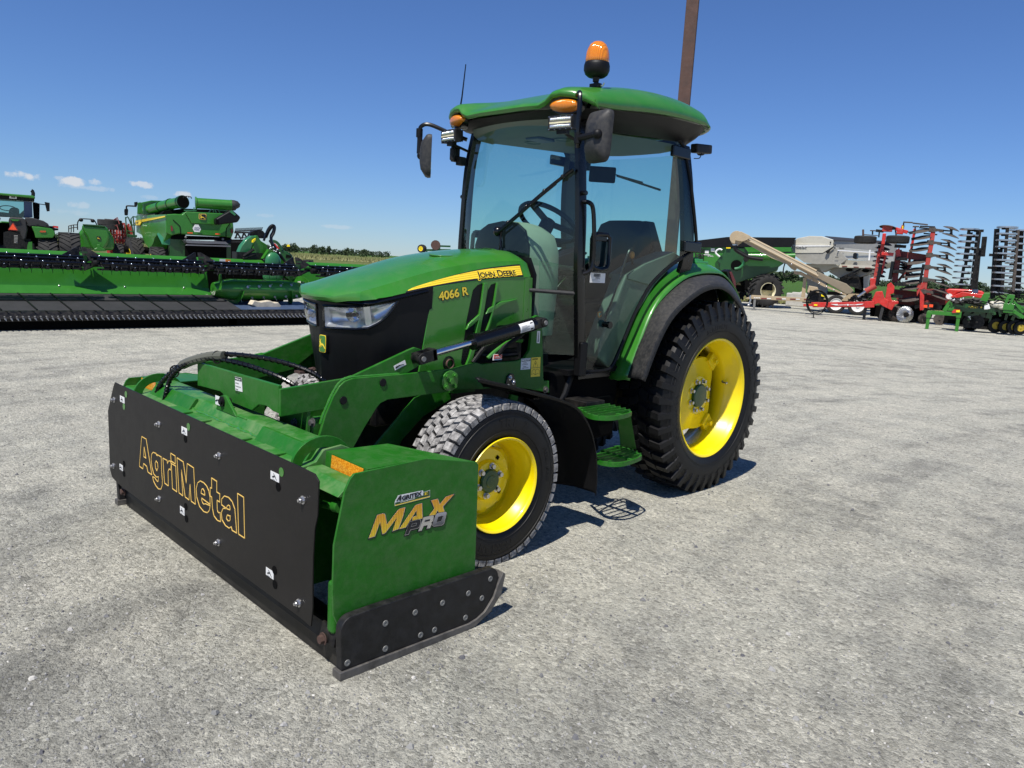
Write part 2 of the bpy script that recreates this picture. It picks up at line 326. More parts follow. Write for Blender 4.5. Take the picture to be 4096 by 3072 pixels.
# ---------------------------------------------------------------- ground
def build_ground():
    M = bpy.data.materials.new('gravel'); M.use_nodes = True; t = M.node_tree; L = t.links.new; b = t.nodes['Principled BSDF']; tc = N(t, 'ShaderNodeTexCoord')
    pos = tc.outputs['Object']
    big = N(t, 'ShaderNodeTexNoise', i_Scale=.35, i_Detail=5.0, i_Roughness=.6); L(pos, big.inputs['Vector'])
    mp = N(t, 'ShaderNodeMapping'); L(pos, mp.inputs['Vector']); mp.inputs['Rotation'].default_value = (0, 0, R_(-52)); mp.inputs['Scale'].default_value = (.12, 1.5, 1)
    trk = N(t, 'ShaderNodeTexNoise', i_Scale=1.6, i_Detail=6.0, i_Roughness=.6, i_Distortion=.6); L(mp.outputs[0], trk.inputs['Vector'])
    mid = N(t, 'ShaderNodeTexNoise', i_Scale=5.0, i_Detail=8.0, i_Roughness=.72); L(pos, mid.inputs['Vector'])
    fine = N(t, 'ShaderNodeTexNoise', i_Scale=95.0, i_Detail=5.0, i_Roughness=.75); L(pos, fine.inputs['Vector'])
    v1 = N(t, 'ShaderNodeTexVoronoi', i_Scale=62.0); L(pos, v1.inputs['Vector']); v2 = N(t, 'ShaderNodeTexVoronoi', i_Scale=150.0); L(pos, v2.inputs['Vector'])
    base = ramp(t, [(.32, (.375, .372, .325)), (.5, (.43, .426, .372)), (.68, (.48, .474, .412))], big.outputs['Fac'])
    # swept wheel arcs around a point off to the right
    off = N(t, 'ShaderNodeVectorMath', operation='SUBTRACT'); L(pos, off.inputs[0]); off.inputs[1].default_value = (11.5, 2.0, 0)
    ln = N(t, 'ShaderNodeVectorMath', operation='LENGTH'); L(off.outputs[0], ln.inputs[0]); nrm = N(t, 'ShaderNodeVectorMath', operation='NORMALIZE'); L(off.outputs[0], nrm.inputs[0])
    sc = N(t, 'ShaderNodeVectorMath', operation='SCALE'); L(nrm.outputs[0], sc.inputs[0]); sc.inputs['Scale'].default_value = .9
    cz = N(t, 'ShaderNodeCombineXYZ'); L(ln.outputs['Value'], cz.inputs[2]); ad = N(t, 'ShaderNodeVectorMath', operation='ADD'); L(sc.outputs[0], ad.inputs[0]); L(cz.outputs[0], ad.inputs[1])
    arcn = N(t, 'ShaderNodeTexNoise', i_Scale=2.3, i_Detail=6.0, i_Roughness=.62, i_Distortion=.35); L(ad.outputs[0], arcn.inputs['Vector'])
    tk0 = ramp(t, [(.34, (.72, .72, .72)), (.44, (.90, .90, .90)), (.52, (1.05, 1.05, 1.04)), (.62, (1.20, 1.19, 1.16))], arcn.outputs['Fac']); tk1 = ramp(t, [(.34, (.90, .895, .89)), (.5, (1.0, .995, .985)), (.66, (1.09, 1.08, 1.06))], trk.outputs['Fac'])
    tk = N(t, 'ShaderNodeMixRGB', blend_type='MULTIPLY', i_0=1.0); L(tk0.outputs[0], tk.inputs[1]); L(tk1.outputs[0], tk.inputs[2])
    mu = N(t, 'ShaderNodeMixRGB', blend_type='MULTIPLY', i_0=1.0); L(base.outputs[0], mu.inputs[1]); L(tk.outputs[0], mu.inputs[2])
    dn = N(t, 'ShaderNodeTexNoise', i_Scale=1.7, i_Detail=9.0, i_Roughness=.68); L(pos, dn.inputs['Vector']); dr_ = ramp(t, [(.46, 0.), (.56, .8)], dn.outputs['Fac'])
    dst = N(t, 'ShaderNodeMixRGB'); L(dr_.outputs[0], dst.inputs[0]); L(mu.outputs[0], dst.inputs[1]); dst.inputs[2].default_value = (.52, .505, .425, 1)
    md = ramp(t, [(.3, (.80, .80, .80)), (.7, (1.18, 1.17, 1.15))], mid.outputs['Fac']); m2 = N(t, 'ShaderNodeMixRGB', blend_type='MULTIPLY', i_0=1.0); L(dst.outputs[0], m2.inputs[1]); L(md.outputs[0], m2.inputs[2])
    fn = ramp(t, [(.28, .55), (.5, .98), (.75, 1.35)], fine.outputs['Fac']); m3 = N(t, 'ShaderNodeMixRGB', blend_type='MULTIPLY', i_0=1.0); L(m2.outputs[0], m3.inputs[1]); L(fn.outputs[0], m3.inputs[2])
    # individual pebbles: each voronoi cell its own tone
    sx = N(t, 'ShaderNodeSeparateXYZ'); L(v1.outputs['Color'], sx.inputs[0])
    pb = ramp(t, [(0., .55), (.4, .92), (.85, 1.05), (1., 1.35)], sx.outputs[0]); m4 = N(t, 'ShaderNodeMixRGB', blend_type='MULTIPLY', i_0=.8); L(m3.outputs[0], m4.inputs[1]); L(pb.outputs[0], m4.inputs[2])
    L(m4.outputs[0], b.inputs['Base Color']); b.inputs['Roughness'].default_value = .93; b.inputs['Specular IOR Level'].default_value = .2
    a1 = N(t, 'ShaderNodeMath', operation='MULTIPLY_ADD'); L(v1.outputs['Distance'], a1.inputs[0]); a1.inputs[1].default_value = -.55; L(fine.outputs['Fac'], a1.inputs[2])
    a2 = N(t, 'ShaderNodeMath', operation='MULTIPLY_ADD'); L(v2.outputs['Distance'], a2.inputs[0]); a2.inputs[1].default_value = -.35; L(a1.outputs[0], a2.inputs[2])
    b1 = N(t, 'ShaderNodeBump', i_Strength=1.0, i_Distance=.016); L(a2.outputs[0], b1.inputs['Height'])
    b2 = N(t, 'ShaderNodeBump', i_Strength=.35, i_Distance=.04); L(mid.outputs['Fac'], b2.inputs['Height']); L(b1.outputs[0], b2.inputs['Normal'])
    b3 = N(t, 'ShaderNodeBump', i_Strength=.3, i_Distance=.10); L(trk.outputs['Fac'], b3.inputs['Height']); L(b2.outputs[0], b3.inputs['Normal'])
    L(b3.outputs[0], b.inputs['Normal'])
    MATS['gravel'] = M
    g = MB(); S = 2500; g.add([(-S, -S, 0), (S, -S, 0), (S, S, 0), (-S, S, 0)], [(0, 1, 2, 3)])
    tag(g.build('ground', 'gravel', smooth=False), None, None, kind='structure')
    # loose stones lying on the yard: nobody could count them
    Ms = mat('stone_mix', (.42, .41, .37), .9, var=.3, vscale=9, bump=.3, bscale=300); t = Ms.node_tree; ge = N(t, 'ShaderNodeNewGeometry')
    rs = ramp(t, [(0., (.09, .09, .10)), (.45, (.22, .22, .21)), (.93, (.38, .37, .35)), (1., (.58, .56, .50))], ge.outputs['Random Per Island']); t.links.new(rs.outputs[0], t.nodes['Principled BSDF'].inputs['Base Color'])
    s = MB(); rr = random.Random(3)
    fwd = Vector((CF.x, CF.y, 0)).normalized(); rg = Vector((CR.x, CR.y, 0)).normalized()
    for i in range(26000):
        d = 1.6+rr.random()**1.5*9.5; w = (rr.random()*2-1)*.78*d+.0
        c = Vector((CAM.x, CAM.y, 0))+fwd*d+rg*w
        if abs(c.x) < 1.13 and -3.1 < c.y < -2.3: continue
        k = rr.random(); r = .0022+.0045*k**3+(.008*rr.random() if k > .988 else 0)
        a = [Vector((rr.uniform(.6, 1.2)*math.cos(j*1.2566+rr.random()*.6), rr.uniform(.6, 1.2)*math.sin(j*1.2566+rr.random()*.6), rr.uniform(-.2, .3)))*r for j in range(5)]
        o = len(s.v); h = r*rr.uniform(.45, .9)
        s.v += [c+q for q in a]+[c+q*.55+Vector((0, 0, h)) for q in a]
        s.f += [tuple(range(o+5, o+10))]+[(o+j, o+(j+1) % 5, o+5+(j+1) % 5, o+5+j) for j in range(5)]
    tag(s.build('loose_gravel', 'stone_mix', smooth=False, recalc=False), None, None, kind='stuff')
build_ground()

# ---------------------------------------------------------------- the compact tractor (frame: x to its left side, -y forward, origin under the rear axle)
def tyre_body(mb, R, rim, w, c, n=72):
    Rb = R*.955
    prof = [(rim-.006, .40), (rim+.012, .455), (rim+(Rb-rim)*.30, .495), (rim+(Rb-rim)*.55, .50), (rim+(Rb-rim)*.78, .475), (Rb*.985, .425), (Rb, .34), (Rb+.004, .17), (Rb+.006, 0)]
    prof = [(r, h*w) for r, h in prof]; prof += [(r, -h) for r, h in prof[-2::-1]]
    return mb.lathe(prof, c, 'x', n)
def lug(mb, c, th, dth, x0, x1, r0a, r0b, r1a, r1b, skew=0., tp=.8):
    """tread block: angular centre th, width dth, from x0 to x1; base/top radius at either end"""
    c = Vector(c); vs = []
    for (x, rb, rt, sk) in ((x0, r0a, r1a, 0), (x1, r0b, r1b, skew)):
        for r, k in ((rb, 1.), (rt, tp)):
            for sg in (-1, 1):
                a = th+sk+sg*dth*.5*k; vs.append(c+Vector((x, r*math.cos(a), r*math.sin(a))))
    # order: 0 b-,1 b+,2 t-,3 t+ | 4..7
    mb.add(vs, [(0, 1, 3, 2), (4, 6, 7, 5), (2, 3, 7, 6), (0, 2, 6, 4), (1, 5, 7, 3), (0, 4, 5, 1)])
def rear_wheel(root, sg):
    cx = .52*sg; c = (cx, 0, .615); w = .34; R = .624; n = 40
    e = bpy.data.objects.new('rear_wheel', None); scn.collection.objects.link(e); e.parent = root; e.location = c
    b = MB(); tyre_body(b, R, .383, w, (0, 0, 0))
    b.build('tyre', 'rubber', e)
    tr = MB(); Rb = R*.935; p = 2*math.pi/n
    for i in range(n):
        th = i*p
        for s_ in (1, -1):
            off = p*.5 if s_ > 0 else 0
            lug(tr, (0, 0, 0), th+off, p*.54, s_*.225*w, s_*.445*w, Rb-.004, Rb-.03, R, R-.002, skew=.02, tp=.72)
            lug(tr, (0, 0, 0), th+off+.02, p*.52, s_*.445*w, s_*.505*w, Rb-.03, Rb-.08, R-.002, Rb-.05, skew=.012, tp=.7)
            lug(tr, (0, 0, 0), th+off-.04, p*.66, s_*.012*w, s_*.20*w, Rb, Rb-.004, R, R, skew=.045, tp=.86)
    tr.build('tread', 'rubber', e, ang=20)
    b = MB(); W2 = .14  # outer flange plane at +.14 from centre
    prof = [(.383, .142), (.392, .150), (.388, .155), (.376, .150), (.370, .138), (.366, .115), (.352, .098), (.350, .06), (.336, .045), (.332, -.05), (.345, -.07), (.362, -.1), (.372, -.15), (.388, -.155)]
    b.lathe([(r, h*sg) for r, h in prof], (0, 0, 0), 'x', 72)
    b.build('rim', 'yellow_paint', e, ang=50)
    b = MB(); rings = []
    # dished wheel centre with a wavy edge and four lugs to the rim
    for r, h in [(.058, .036), (.125, .034), (.135, .024), (.175, .004), (.215, -.012), (1., -.016), (1.02, -.032)]:
        rg = []
        for k in range(96):
            a = 2*math.pi*k/96; q = r if r < .5 else (.262+.028*math.cos(4*(a-R_(45))))*(r if r > 1 else 1)
            rg.append((h*sg, q*math.cos(a), q*math.sin(a)))
        rings.append(rg)
    b.ring_loft(rings, cap=False)
    for k in range(8):
        a = R_(45*k+22.5); y, z = .1*math.cos(a), .1*math.sin(a); b.cyl((.034*sg, y, z), (.040*sg, y, z), .021, 14)
    b.build('wheel_centre', 'yellow_paint', e, ang=40)
    for k in range(4):
        b = MB(); a = R_(90*k+45); y, z = .300*math.cos(a), .300*math.sin(a); r = Matrix.Rotation(a, 3, 'X')
        b.box((-.012*sg, y, z), (.035, .085, .10), r); b.cyl((.004*sg, y-.0, z), (.034*sg, y, z), .017, 12)
        b.box((.006*sg, y, z), (.006, .03, .085), r); b.build('rim_lug', 'yellow_paint', e, bevel=.003)
    b = MB(); b.lathe([(.078, .034), (.078, .052), (.070, .058), (.02, .061), (.001, .061)], (0, 0, 0), 'x', 32, sgn=sg); b.build('hub_cap', 'green_dark', e)
    for k in range(8):
        a = R_(45*k+22.5); b = MB(); b.hexbolt((.040*sg, .1*math.cos(a), .1*math.sin(a)), (sg, 0, 0), .0115, .020); b.build('wheel_bolt', 'zinc', e)
    b = MB(); a = R_(12); y, z = .33*math.cos(a), .33*math.sin(a)
    b.tube([(.02*sg, y, z), (.035*sg, y-.012, z-.003), (.06*sg, y-.016, z-.004)], .006, 8); b.ball((.062*sg, y-.016, z-.004), .010, 8); b.build('valve_stem', 'zinc', e)
    # moulded sidewall lettering and ribs
    b = MB()
    for rr_, hh in ((.437, .4985), (.520, .497), (.548, .487)):
        b.lathe([(rr_-.0012, hh*w), (rr_, hh*w+.0022), (rr_+.0012, hh*w)], (0, 0, 0), 'x', 72, sgn=sg)
    b.build('sidewall_rib', 'rubber', e)
    return e
def front_wheel(root, sg):
    cx = .610*sg; c = (cx, -1.945, .386); w = .262; R = .398; n = 46
    e = bpy.data.objects.new('front_wheel', None); scn.collection.objects.link(e); e.parent = root; e.location = c
    b = MB(); tyre_body(b, R, .222, w, (0, 0, 0)); b.build('tyre', 'rubber', e)
    tr = MB(); Rb = R*.955; p = 2*math.pi/n
    cols = [(-.47, -.305, .0, 1), (-.29, -.155, .035, 1), (-.145, -.005, .05, 1), (.005, .145, -.05, 0), (.155, .29, -.035, 0), (.305, .47, .0, 0)]
    for i in range(n):
        for j, (x0, x1, sk, o) in enumerate(cols):
            th = i*p+(p*.5 if j % 2 else 0)+(.02 if j in (2, 3) else 0)
            f = lambda x: (Rb-.002 if abs(x) < .32 else Rb-.022, R-.001 if abs(x) < .32 else R-.012)
            (b0, t0), (b1, t1) = f(x0), f(x1)
            lug(tr, (0, 0, 0), th, p*.83, x0*w, x1*w, b0, b1, t0, t1, skew=sk*.9, tp=.88)
    tr.build('tread', 'rubber_dusty', e, ang=20)
    b = MB(); prof = [(.222, .118), (.229, .126), (.226, .131), (.217, .127), (.212, .115), (.209, .095), (.196, .080), (.193, .05), (.186, .035), (.184, -.06), (.20, -.09), (.214, -.12), (.226, -.125)]
    b.lathe([(r, h*sg) for r, h in prof], (0, 0, 0), 'x', 64); b.build('rim', 'yellow_paint', e, ang=50)
    b = MB(); prof = [(.05, .030), (.088, .028), (.094, .018), (.10, .006), (.128, .002), (.150, .006), (.163, -.004), (.168, -.02)]
    rings = []
    for r, h in prof:
        rings.append([(h*sg, (r+(.008*math.cos(8*a) if r > .16 else 0))*math.cos(a), (r+(.008*math.cos(8*a) if r > .16 else 0))*math.sin(a)) for a in [2*math.pi*k/72 for k in range(72)]])
    b.ring_loft(rings, cap=False)
    for k in range(6):
        a = R_(60*k+18); b.cyl((.024*sg, .071*math.cos(a), .071*math.sin(a)), (.031*sg, .071*math.cos(a), .071*math.sin(a)), .018, 14)
    b.lathe([(.185, -.008), (.18, -.02), (.165, -.022)], (0, 0, 0), 'x', 48, sgn=sg)
    b.build('wheel_centre', 'yellow_paint', e, ang=40)
    for k in range(4):
        b = MB(); a = R_(90*k+52); b.box((.006*sg, .122*math.cos(a), .122*math.sin(a)), (.006, .017, .017), Matrix.Rotation(a, 3, 'X')); b.build('slot', 'black_deep', e)
    b = MB(); b.lathe([(.058, .028), (.058, .040), (.052, .046), (.030, .047), (.027, .050), (.001, .051)], (0, 0, 0), 'x', 32, sgn=sg); b.build('hub_cap', 'green_dark', e)
    for k in range(6):
        a = R_(60*k+18); b = MB(); b.hexbolt((.031*sg, .071*math.cos(a), .071*math.sin(a)), (sg, 0, 0), .0115, .016); b.build('wheel_bolt', 'zinc', e)
    b = MB()
    for rr_, hh in ((.262, .497), (.335, .492)):
        b.lathe([(rr_-.0012, hh*w), (rr_, hh*w+.002), (rr_+.0012, hh*w)], (0, 0, 0), 'x', 72, sgn=sg)
    for k in range(70):
        a = R_(40+k*1.35); r0, r1 = .337, .352
        if sg > 0: b.bar((.489*w, r0*math.cos(a), r0*math.sin(a)), (.478*w, r1*math.cos(a), r1*math.sin(a)), .0018, .0014, (1, 0, 0))
    b.build('sidewall_rib', 'rubber', e)
    return e
def ring_text(body, e, x, r, a0, size, flip=1):
    """moulded letters on the tyre wall, read from outside, running clockwise from angle a0"""
    adv = size*.72/r
    for i, ch in enumerate(body):
        if ch == ' ': continue
        a = a0-adv*i*flip
        o = Vector((x, r*math.cos(a), r*math.sin(a))); up = Vector((0, math.cos(a), math.sin(a)))*flip; rt = Vector((0, math.sin(a), -math.cos(a)))*flip
        yield ch, o, rt, up
def wheel_lettering(e, body, x, r, a0, size, flip=1):
    b = MB()
    for ch, o, rt, up in ring_text(body, e, x, r, a0, size, flip):
        q = txt(ch, 'tmp', 'rubber', None, o-up*size*.35, rt, up, size, depth=.0015, align='CENTER', off=.002)
        b.add([v.co.copy() for v in q.data.vertices], [tuple(f.vertices) for f in q.data.polygons]); bpy.data.objects.remove(q)
    b.build('tyre_lettering', 'rubber', e, smooth=False, recalc=False)

NOSE = [(-.31, -2.06), (-.312, -2.16), (-.305, -2.27), (-.29, -2.36), (-.262, -2.415), (-.20, -2.448), (-.12, -2.468), (0, -2.482), (.12, -2.468), (.20, -2.448), (.262, -2.415), (.29, -2.36), (.305, -2.27), (.312, -2.16), (.31, -2.06)]
def nose_pt(s, z, off=0.):
    """s: metres along the plan curve from the centre, + = left side"""
    pts = [Vector((a, b)) for a, b in NOSE]; L = [0]
    for i in range(1, len(pts)): L.append(L[-1]+(pts[i]-pts[i-1]).length)
    q = s+L[7]; q = max(0, min(L[-1]-1e-6, q)); i = max(j for j in range(len(L)-1) if L[j] <= q); t = (q-L[i])/(L[i+1]-L[i])
    def nrm(i):
        d = pts[min(i+1, len(pts)-1)]-pts[max(i-1, 0)]; return Vector((d.y, -d.x)).normalized()
    p = pts[i].lerp(pts[i+1], t); n = nrm(i).lerp(nrm(i+1), t).normalized()
    k = (1.2-z)*.13   # the nose draws in towards the bottom
    p = Vector((p.x*(1-k*.9), p.y+max(0, min(1, (-p.y-2.1)/.2))*(1.2-z)*(.06+.15*min(1, abs(p.x)/.25)))); p += n*off
    return Vector((p.x, p.y, z))
def nose_hit(u, v):
    best = None
    for i in range(-600, 601):
        s = i*.001
        for z in (1.1,):
            a = nose_pt(s, 1.12)
        d = a-CAM; zc = d.dot(CF); pu = 2048+FL*d.dot(CR)/zc
        e_ = abs(pu-u)
        if s > -.02 and (best is None or e_ < best[0]): best = (e_, s)
    s = best[1]; lo, hi = .7, 1.4
    for _ in range(40):
        mz = (lo+hi)/2; d = nose_pt(s, mz)-CAM; pv = 1536-FL*d.dot(CU)/d.dot(CF)
        if pv > v: lo = mz
        else: hi = mz
    return s, lo
HOODC = [  # y rows: (x,y,z) of centre, inner, crease, low edge
    [(0, -2.500, 1.188), (.15, -2.484, 1.187), (.268, -2.436, 1.203), (.303, -2.375, 1.213)],
    [(0, -2.508, 1.213), (.15, -2.490, 1.214), (.264, -2.430, 1.240), (.304, -2.36, 1.218)],
    [(0, -2.470, 1.244), (.15, -2.450, 1.246), (.262, -2.385, 1.254), (.305, -2.32, 1.223)],
    [(0, -2.330, 1.300), (.15, -2.310, 1.298), (.261, -2.270, 1.284), (.306, -2.22, 1.240)],
    [(0, -2.150, 1.353), (.15, -2.140, 1.350), (.262, -2.120, 1.325), (.307, -2.09, 1.263)],
    [(0, -1.95, 1.407), (.15, -1.95, 1.402), (.264, -1.93, 1.368), (.309, -1.92, 1.290)],
    [(0, -1.75, 1.443), (.15, -1.75, 1.438), (.266, -1.74, 1.398), (.310, -1.74, 1.312)],
    [(0, -1.58, 1.466), (.15, -1.58, 1.460), (.268, -1.57, 1.412), (.311, -1.57, 1.327)],
    [(0, -1.44, 1.474), (.15, -1.435, 1.468), (.268, -1.43, 1.420), (.311, -1.43, 1.336)],
    [(0, -1.37, 1.458), (.145, -1.365, 1.452), (.255, -1.375, 1.408), (.300, -1.385, 1.340)]]
HC = []
def hood_side(y, t, off=0.):
    """point on the slanted hood flank: t 0 at the crease, 1 at the low edge"""
    def at(col):
        for a, b in zip(col[3:], col[4:]):
            if a.y <= y <= b.y: break
        return a.lerp(b, (y-a.y)/(b.y-a.y))
    c, l = at(HC[2]), at(HC[3])
    n = Vector((.09, 0, .045)).normalized()
    return c.lerp(l, t)+n*off
def deer(mb, o, ux, uy, s, off=0.):
    """a leaping deer silhouette, s tall"""
    o, ux, uy = Vector(o), Vector(ux).normalized(), Vector(uy).normalized(); nz = ux.cross(uy)
    polys = [[(.10, .42), (.30, .52), (.55, .50), (.72, .42), (.80, .30), (.95, .16), (1.0, .02), (.90, .06), (.78, .20), (.62, .30), (.45, .33), (.28, .33), (.20, .30)],
             [(.10, .42), (.20, .30), (.12, .20), (.02, .10), (-.02, .16), (.05, .28)], [(.28, .33), (.20, .30), (.26, .18), (.20, .08), (.28, .10), (.34, .20)],
             [(.10, .42), (.30, .52), (.20, .66), (.16, .74), (.02, .70), (-.02, .64), (.08, .62)], [(.12, .74), (.20, .72), (.30, .86), (.34, 1.0), (.24, .90)], [(.10, .74), (.14, .74), (.12, .90), (.16, 1.0), (.06, .90)]]
    for p in polys: mb.ext([o+ux*((a-.48)*s)+uy*((b-.5)*s)+nz*off for a, b in p], nz*.0012)
T = thing('compact_tractor', 'green compact cab tractor with yellow wheels and front lift arms standing in the gravel yard', 'tractor')
def build_hood():
    H = MB(); rows = HOODC; cols = []
    for j in range(4): cols.append(smooth_path([r[j] for r in rows], 3)); HC.append(cols[-1])
    half = []
    for k in range(len(cols[0])):
        c, i_, cr, lo = (cols[j][k] for j in range(4))
        m1 = (i_+cr)/2+Vector((0.002, 0, .003)); half.append([c, c.lerp(i_, .5)+Vector((0, 0, .001)), i_, m1, cr, cr.lerp(lo, .06), cr.lerp(lo, .5), cr.lerp(lo, .94), lo])
    rings = [[Vector((-p.x, p.y, p.z)) for p in r[:0:-1]]+r for r in half]
    n = len(rings[0]); H.ring_loft(rings, closed=False, cap=False)
    H.build('hood', 'green_paint', T, ang=26)
    b = MB(); # vent on the hood top
    
    vz = lambda y, x=0: 1.474+(y+1.44)*.13-.95*x*x+.003
    b.ring_loft([[(x, y, vz(y, x)+h) for x in (-.2, -.14, -.07, 0, .07, .14, .2)] for y, h in ((-1.665, -.004), (-1.66, .005), (-1.45, .005), (-1.445, -.004))], closed=False, cap=False); vent = b.build('hood_vent', 'green_paint', T, ang=60)
    b = MB()
    for r_ in range(5):
        for q in range(14):
            x, y = -.175+q*.0268, -1.625+r_*.036; b.add([(x+a, y+c+a*.4, vz(y+c+a*.4, x+a)+.0065) for a, c in ((-.0065, -.014), (.0065, -.014), (.0065, .014), (-.0065, .014))], [(0, 1, 2, 3)])
    b.build('slots', 'black_deep', vent)
    b = MB(); b.cyl((.09, -1.83, 1.425), (.0905, -1.8305, 1.4315), .07, 32); b.build('hood_cap', 'green_paint', T, bevel=.002)
    for sg in (1, -1):
        mx = lambda pts: [Vector((p[0]*sg, p[1], p[2])) for p in pts]
        # flank below the hood
        b = MB(); top = [(y, hood_side(y, 1).z+.004) for y in (-2.06, -1.9, -1.7, -1.55, -1.42)]
        out = [(-2.125, .860)]+top+[(-1.378, 1.332), (-1.370, 1.09), (-1.62, 1.08), (-1.74, .98), (-1.82, .86)]
        b.prism(out, 'x', .296*sg, .309*sg); b.build('side_panel', 'green_paint', T, bevel=.003)
        b = MB(); b.prism([(-1.44, 1.327), (-1.405, 1.33), (-1.40, 1.10), (-1.437, 1.10)], 'x', .309*sg, .312*sg); b.build('panel_seam', 'green_paint', T, bevel=.001)
        for k, (pl, rib) in enumerate([([(-1.74, 1.296), (-1.775, 1.288), (-1.805, 1.262), (-1.838, 1.11), (-1.862, .90), (-1.836, .865), (-1.80, 1.0), (-1.768, 1.14), (-1.748, 1.22)],
                                        [(-1.742, 1.300), (-1.715, 1.300), (-1.733, 1.16), (-1.760, 1.02), (-1.80, .90), (-1.835, .862), (-1.85, .862), (-1.822, .92), (-1.785, 1.03), (-1.758, 1.16)]),
                                       ([(-1.652, 1.300), (-1.682, 1.292), (-1.702, 1.265), (-1.722, 1.14), (-1.755, 1.03), (-1.735, 1.0), (-1.695, 1.08), (-1.672, 1.19), (-1.655, 1.26)],
                                        [(-1.652, 1.303), (-1.640, 1.300), (-1.655, 1.20), (-1.680, 1.09), (-1.715, 1.02), (-1.728, 1.02), (-1.695, 1.09), (-1.668, 1.19)])]):
            b = MB(); b.prism(pl, 'x', .3085*sg, .3105*sg); g = b.build('side_grille', 'black_plastic', T)
            b = MB()
            for yy in range(9):
                for zz in range(34):
                    y, z = -1.86+yy*.0155+(zz*.0066 if k == 0 else .1+zz*.0060)*1.0-.02, .88+zz*.0125
                    inside = False; q = len(pl)
                    for a_ in range(q):
                        (y0, z0), (y1, z1) = pl[a_], pl[(a_+1) % q]
                        if (z0 > z) != (z1 > z) and y < (y1-y0)*(z-z0)/(z1-z0)+y0: inside = not inside
                    if inside: b.box((.311*sg, y, z), (.001, .006, .006))
            b.build('mesh_holes', 'black_deep', g)
            b = MB(); b.prism(rib, 'x', .309*sg, .323*sg); b.build('grille_rib', 'green_paint', T, bevel=.003)
        # crescent blades running from the slots
        for pts in ([(-1.722, 1.141), (-1.70, 1.170), (-1.62, 1.204), (-1.492, 1.222), (-1.60, 1.190), (-1.68, 1.152)], [(-1.846, 1.065), (-1.83, 1.095), (-1.762, 1.142), (-1.766, 1.115), (-1.81, 1.085)]):
            b = MB(); b.prism(pts, 'x', .306*sg, .322*sg); b.build('side_blade', 'green_paint', T, bevel=.003)
        b = MB(); b.lathe([(.036, 0), (.036, .004), (.030, .005), (.026, -.002), (.001, -.004)], (.309*sg, -1.943, .902), 'x', 24, sgn=sg); b.build('exhaust_hole', 'black_plastic', T)
        b = MB(); b.lathe([(.024, -.01), (.024, .012), (.021, .012), (.020, -.01)], (.311*sg, -1.940, .900), 'x', 24, sgn=sg); b.build('exhaust_pipe', 'rust_steel', T)
        # yellow side stripe in a black border
        def stripe(y0, y1, tip, up, lo, off, name, m):
            b = MB(); K = 26; a = []; c = []
            for k in range(K+1):
                q = k/K; y = y0+(y1-y0)*q; w = min(1, (q*1.02)**.55) if tip else 1
                tt = up+(1-w)*(lo-up)*.92; a.append(hood_side(y, tt, off)); c.append(hood_side(y, lo, off))
            rr_ = [[Vector((p.x*sg, p.y, p.z)), Vector((q_.x*sg, q_.y, q_.z))] for p, q_ in zip(a, c)]
            b.ring_loft(rr_, closed=False, cap=False); return b.build(name, m, T, smooth=False)
        st = stripe(-2.215, -1.452, True, .215, .965, .0015, 'stripe_border', 'ink')
        y_ = stripe(-2.200, -1.458, True, .315, .865, .0025, 'side_stripe', 'yellow_decal')
        b = MB()
        for k in range(4):
            t0 = .40+.115*k; yy0 = -2.2+.742*min(.95, max(.06, 1-(t0-.30)/.52+.04)**(1/.55))
            b.ring_loft([[Vector((p.x*sg, p.y, p.z)) for p in (hood_side(y, t0, .0032), hood_side(y, t0+.022, .0032))] for y in [yy0+(-1.46-yy0)*i/20 for i in range(21)]], closed=False, cap=False)
        mat('stripe_line', (.70, .46, .02), .4); b.build('stripe_lines', 'stripe_line', y_, smooth=False)
        # lettering on the stripe and the panel
        d = -1 if sg < 0 else 1
        a, c = hood_side(-1.75, .80, .0042), hood_side(-1.47, .80, .0042)
        if sg < 0: a, c = Vector((-c.x, c.y, c.z)), Vector((-a.x, a.y, a.z))
        up = hood_side(-1.6, .2)-hood_side(-1.6, .8)
        up = Vector((up.x*sg, up.y, up.z))
        txt('John Deere', 'brand_lettering', 'yellow_decal', y_, a-(c-a).normalized()*.018-up.normalized()*.006, c-a, up, .050, off=.0042, depth=.0002, wid=1.12, spacing=.98, sc_caps=.80)
        o2 = Vector((.0007*sg, 0, .0003))
        txt('John Deere', 'brand_lettering', 'ink', y_, a-(c-a).normalized()*.018-up.normalized()*.006+o2, c-a, up, .050, off=.0009, depth=.0003, wid=1.12, spacing=.98, sc_caps=.80)
        e0 = Vector((.3105*sg, -2.018 if sg > 0 else -1.80, 1.208)); ud = Vector((0, 1*sg, .17*sg))
        if sg < 0: e0 = Vector((-.3105, -1.80, 1.236)); ud = Vector((0, -1, -.17))
        txt('4066 R', 'number_lettering', 'ink', T, e0, ud, (0, 0, 1), .057, off=.0040, depth=.0004, wid=1.12)
        txt('4066 R', 'number_lettering', 'yellow_decal', T, e0+Vector((.0008*sg, 0, .001)), ud, (0, 0, 1), .057, off=.0012, depth=.0005, wid=1.12)
build_hood()
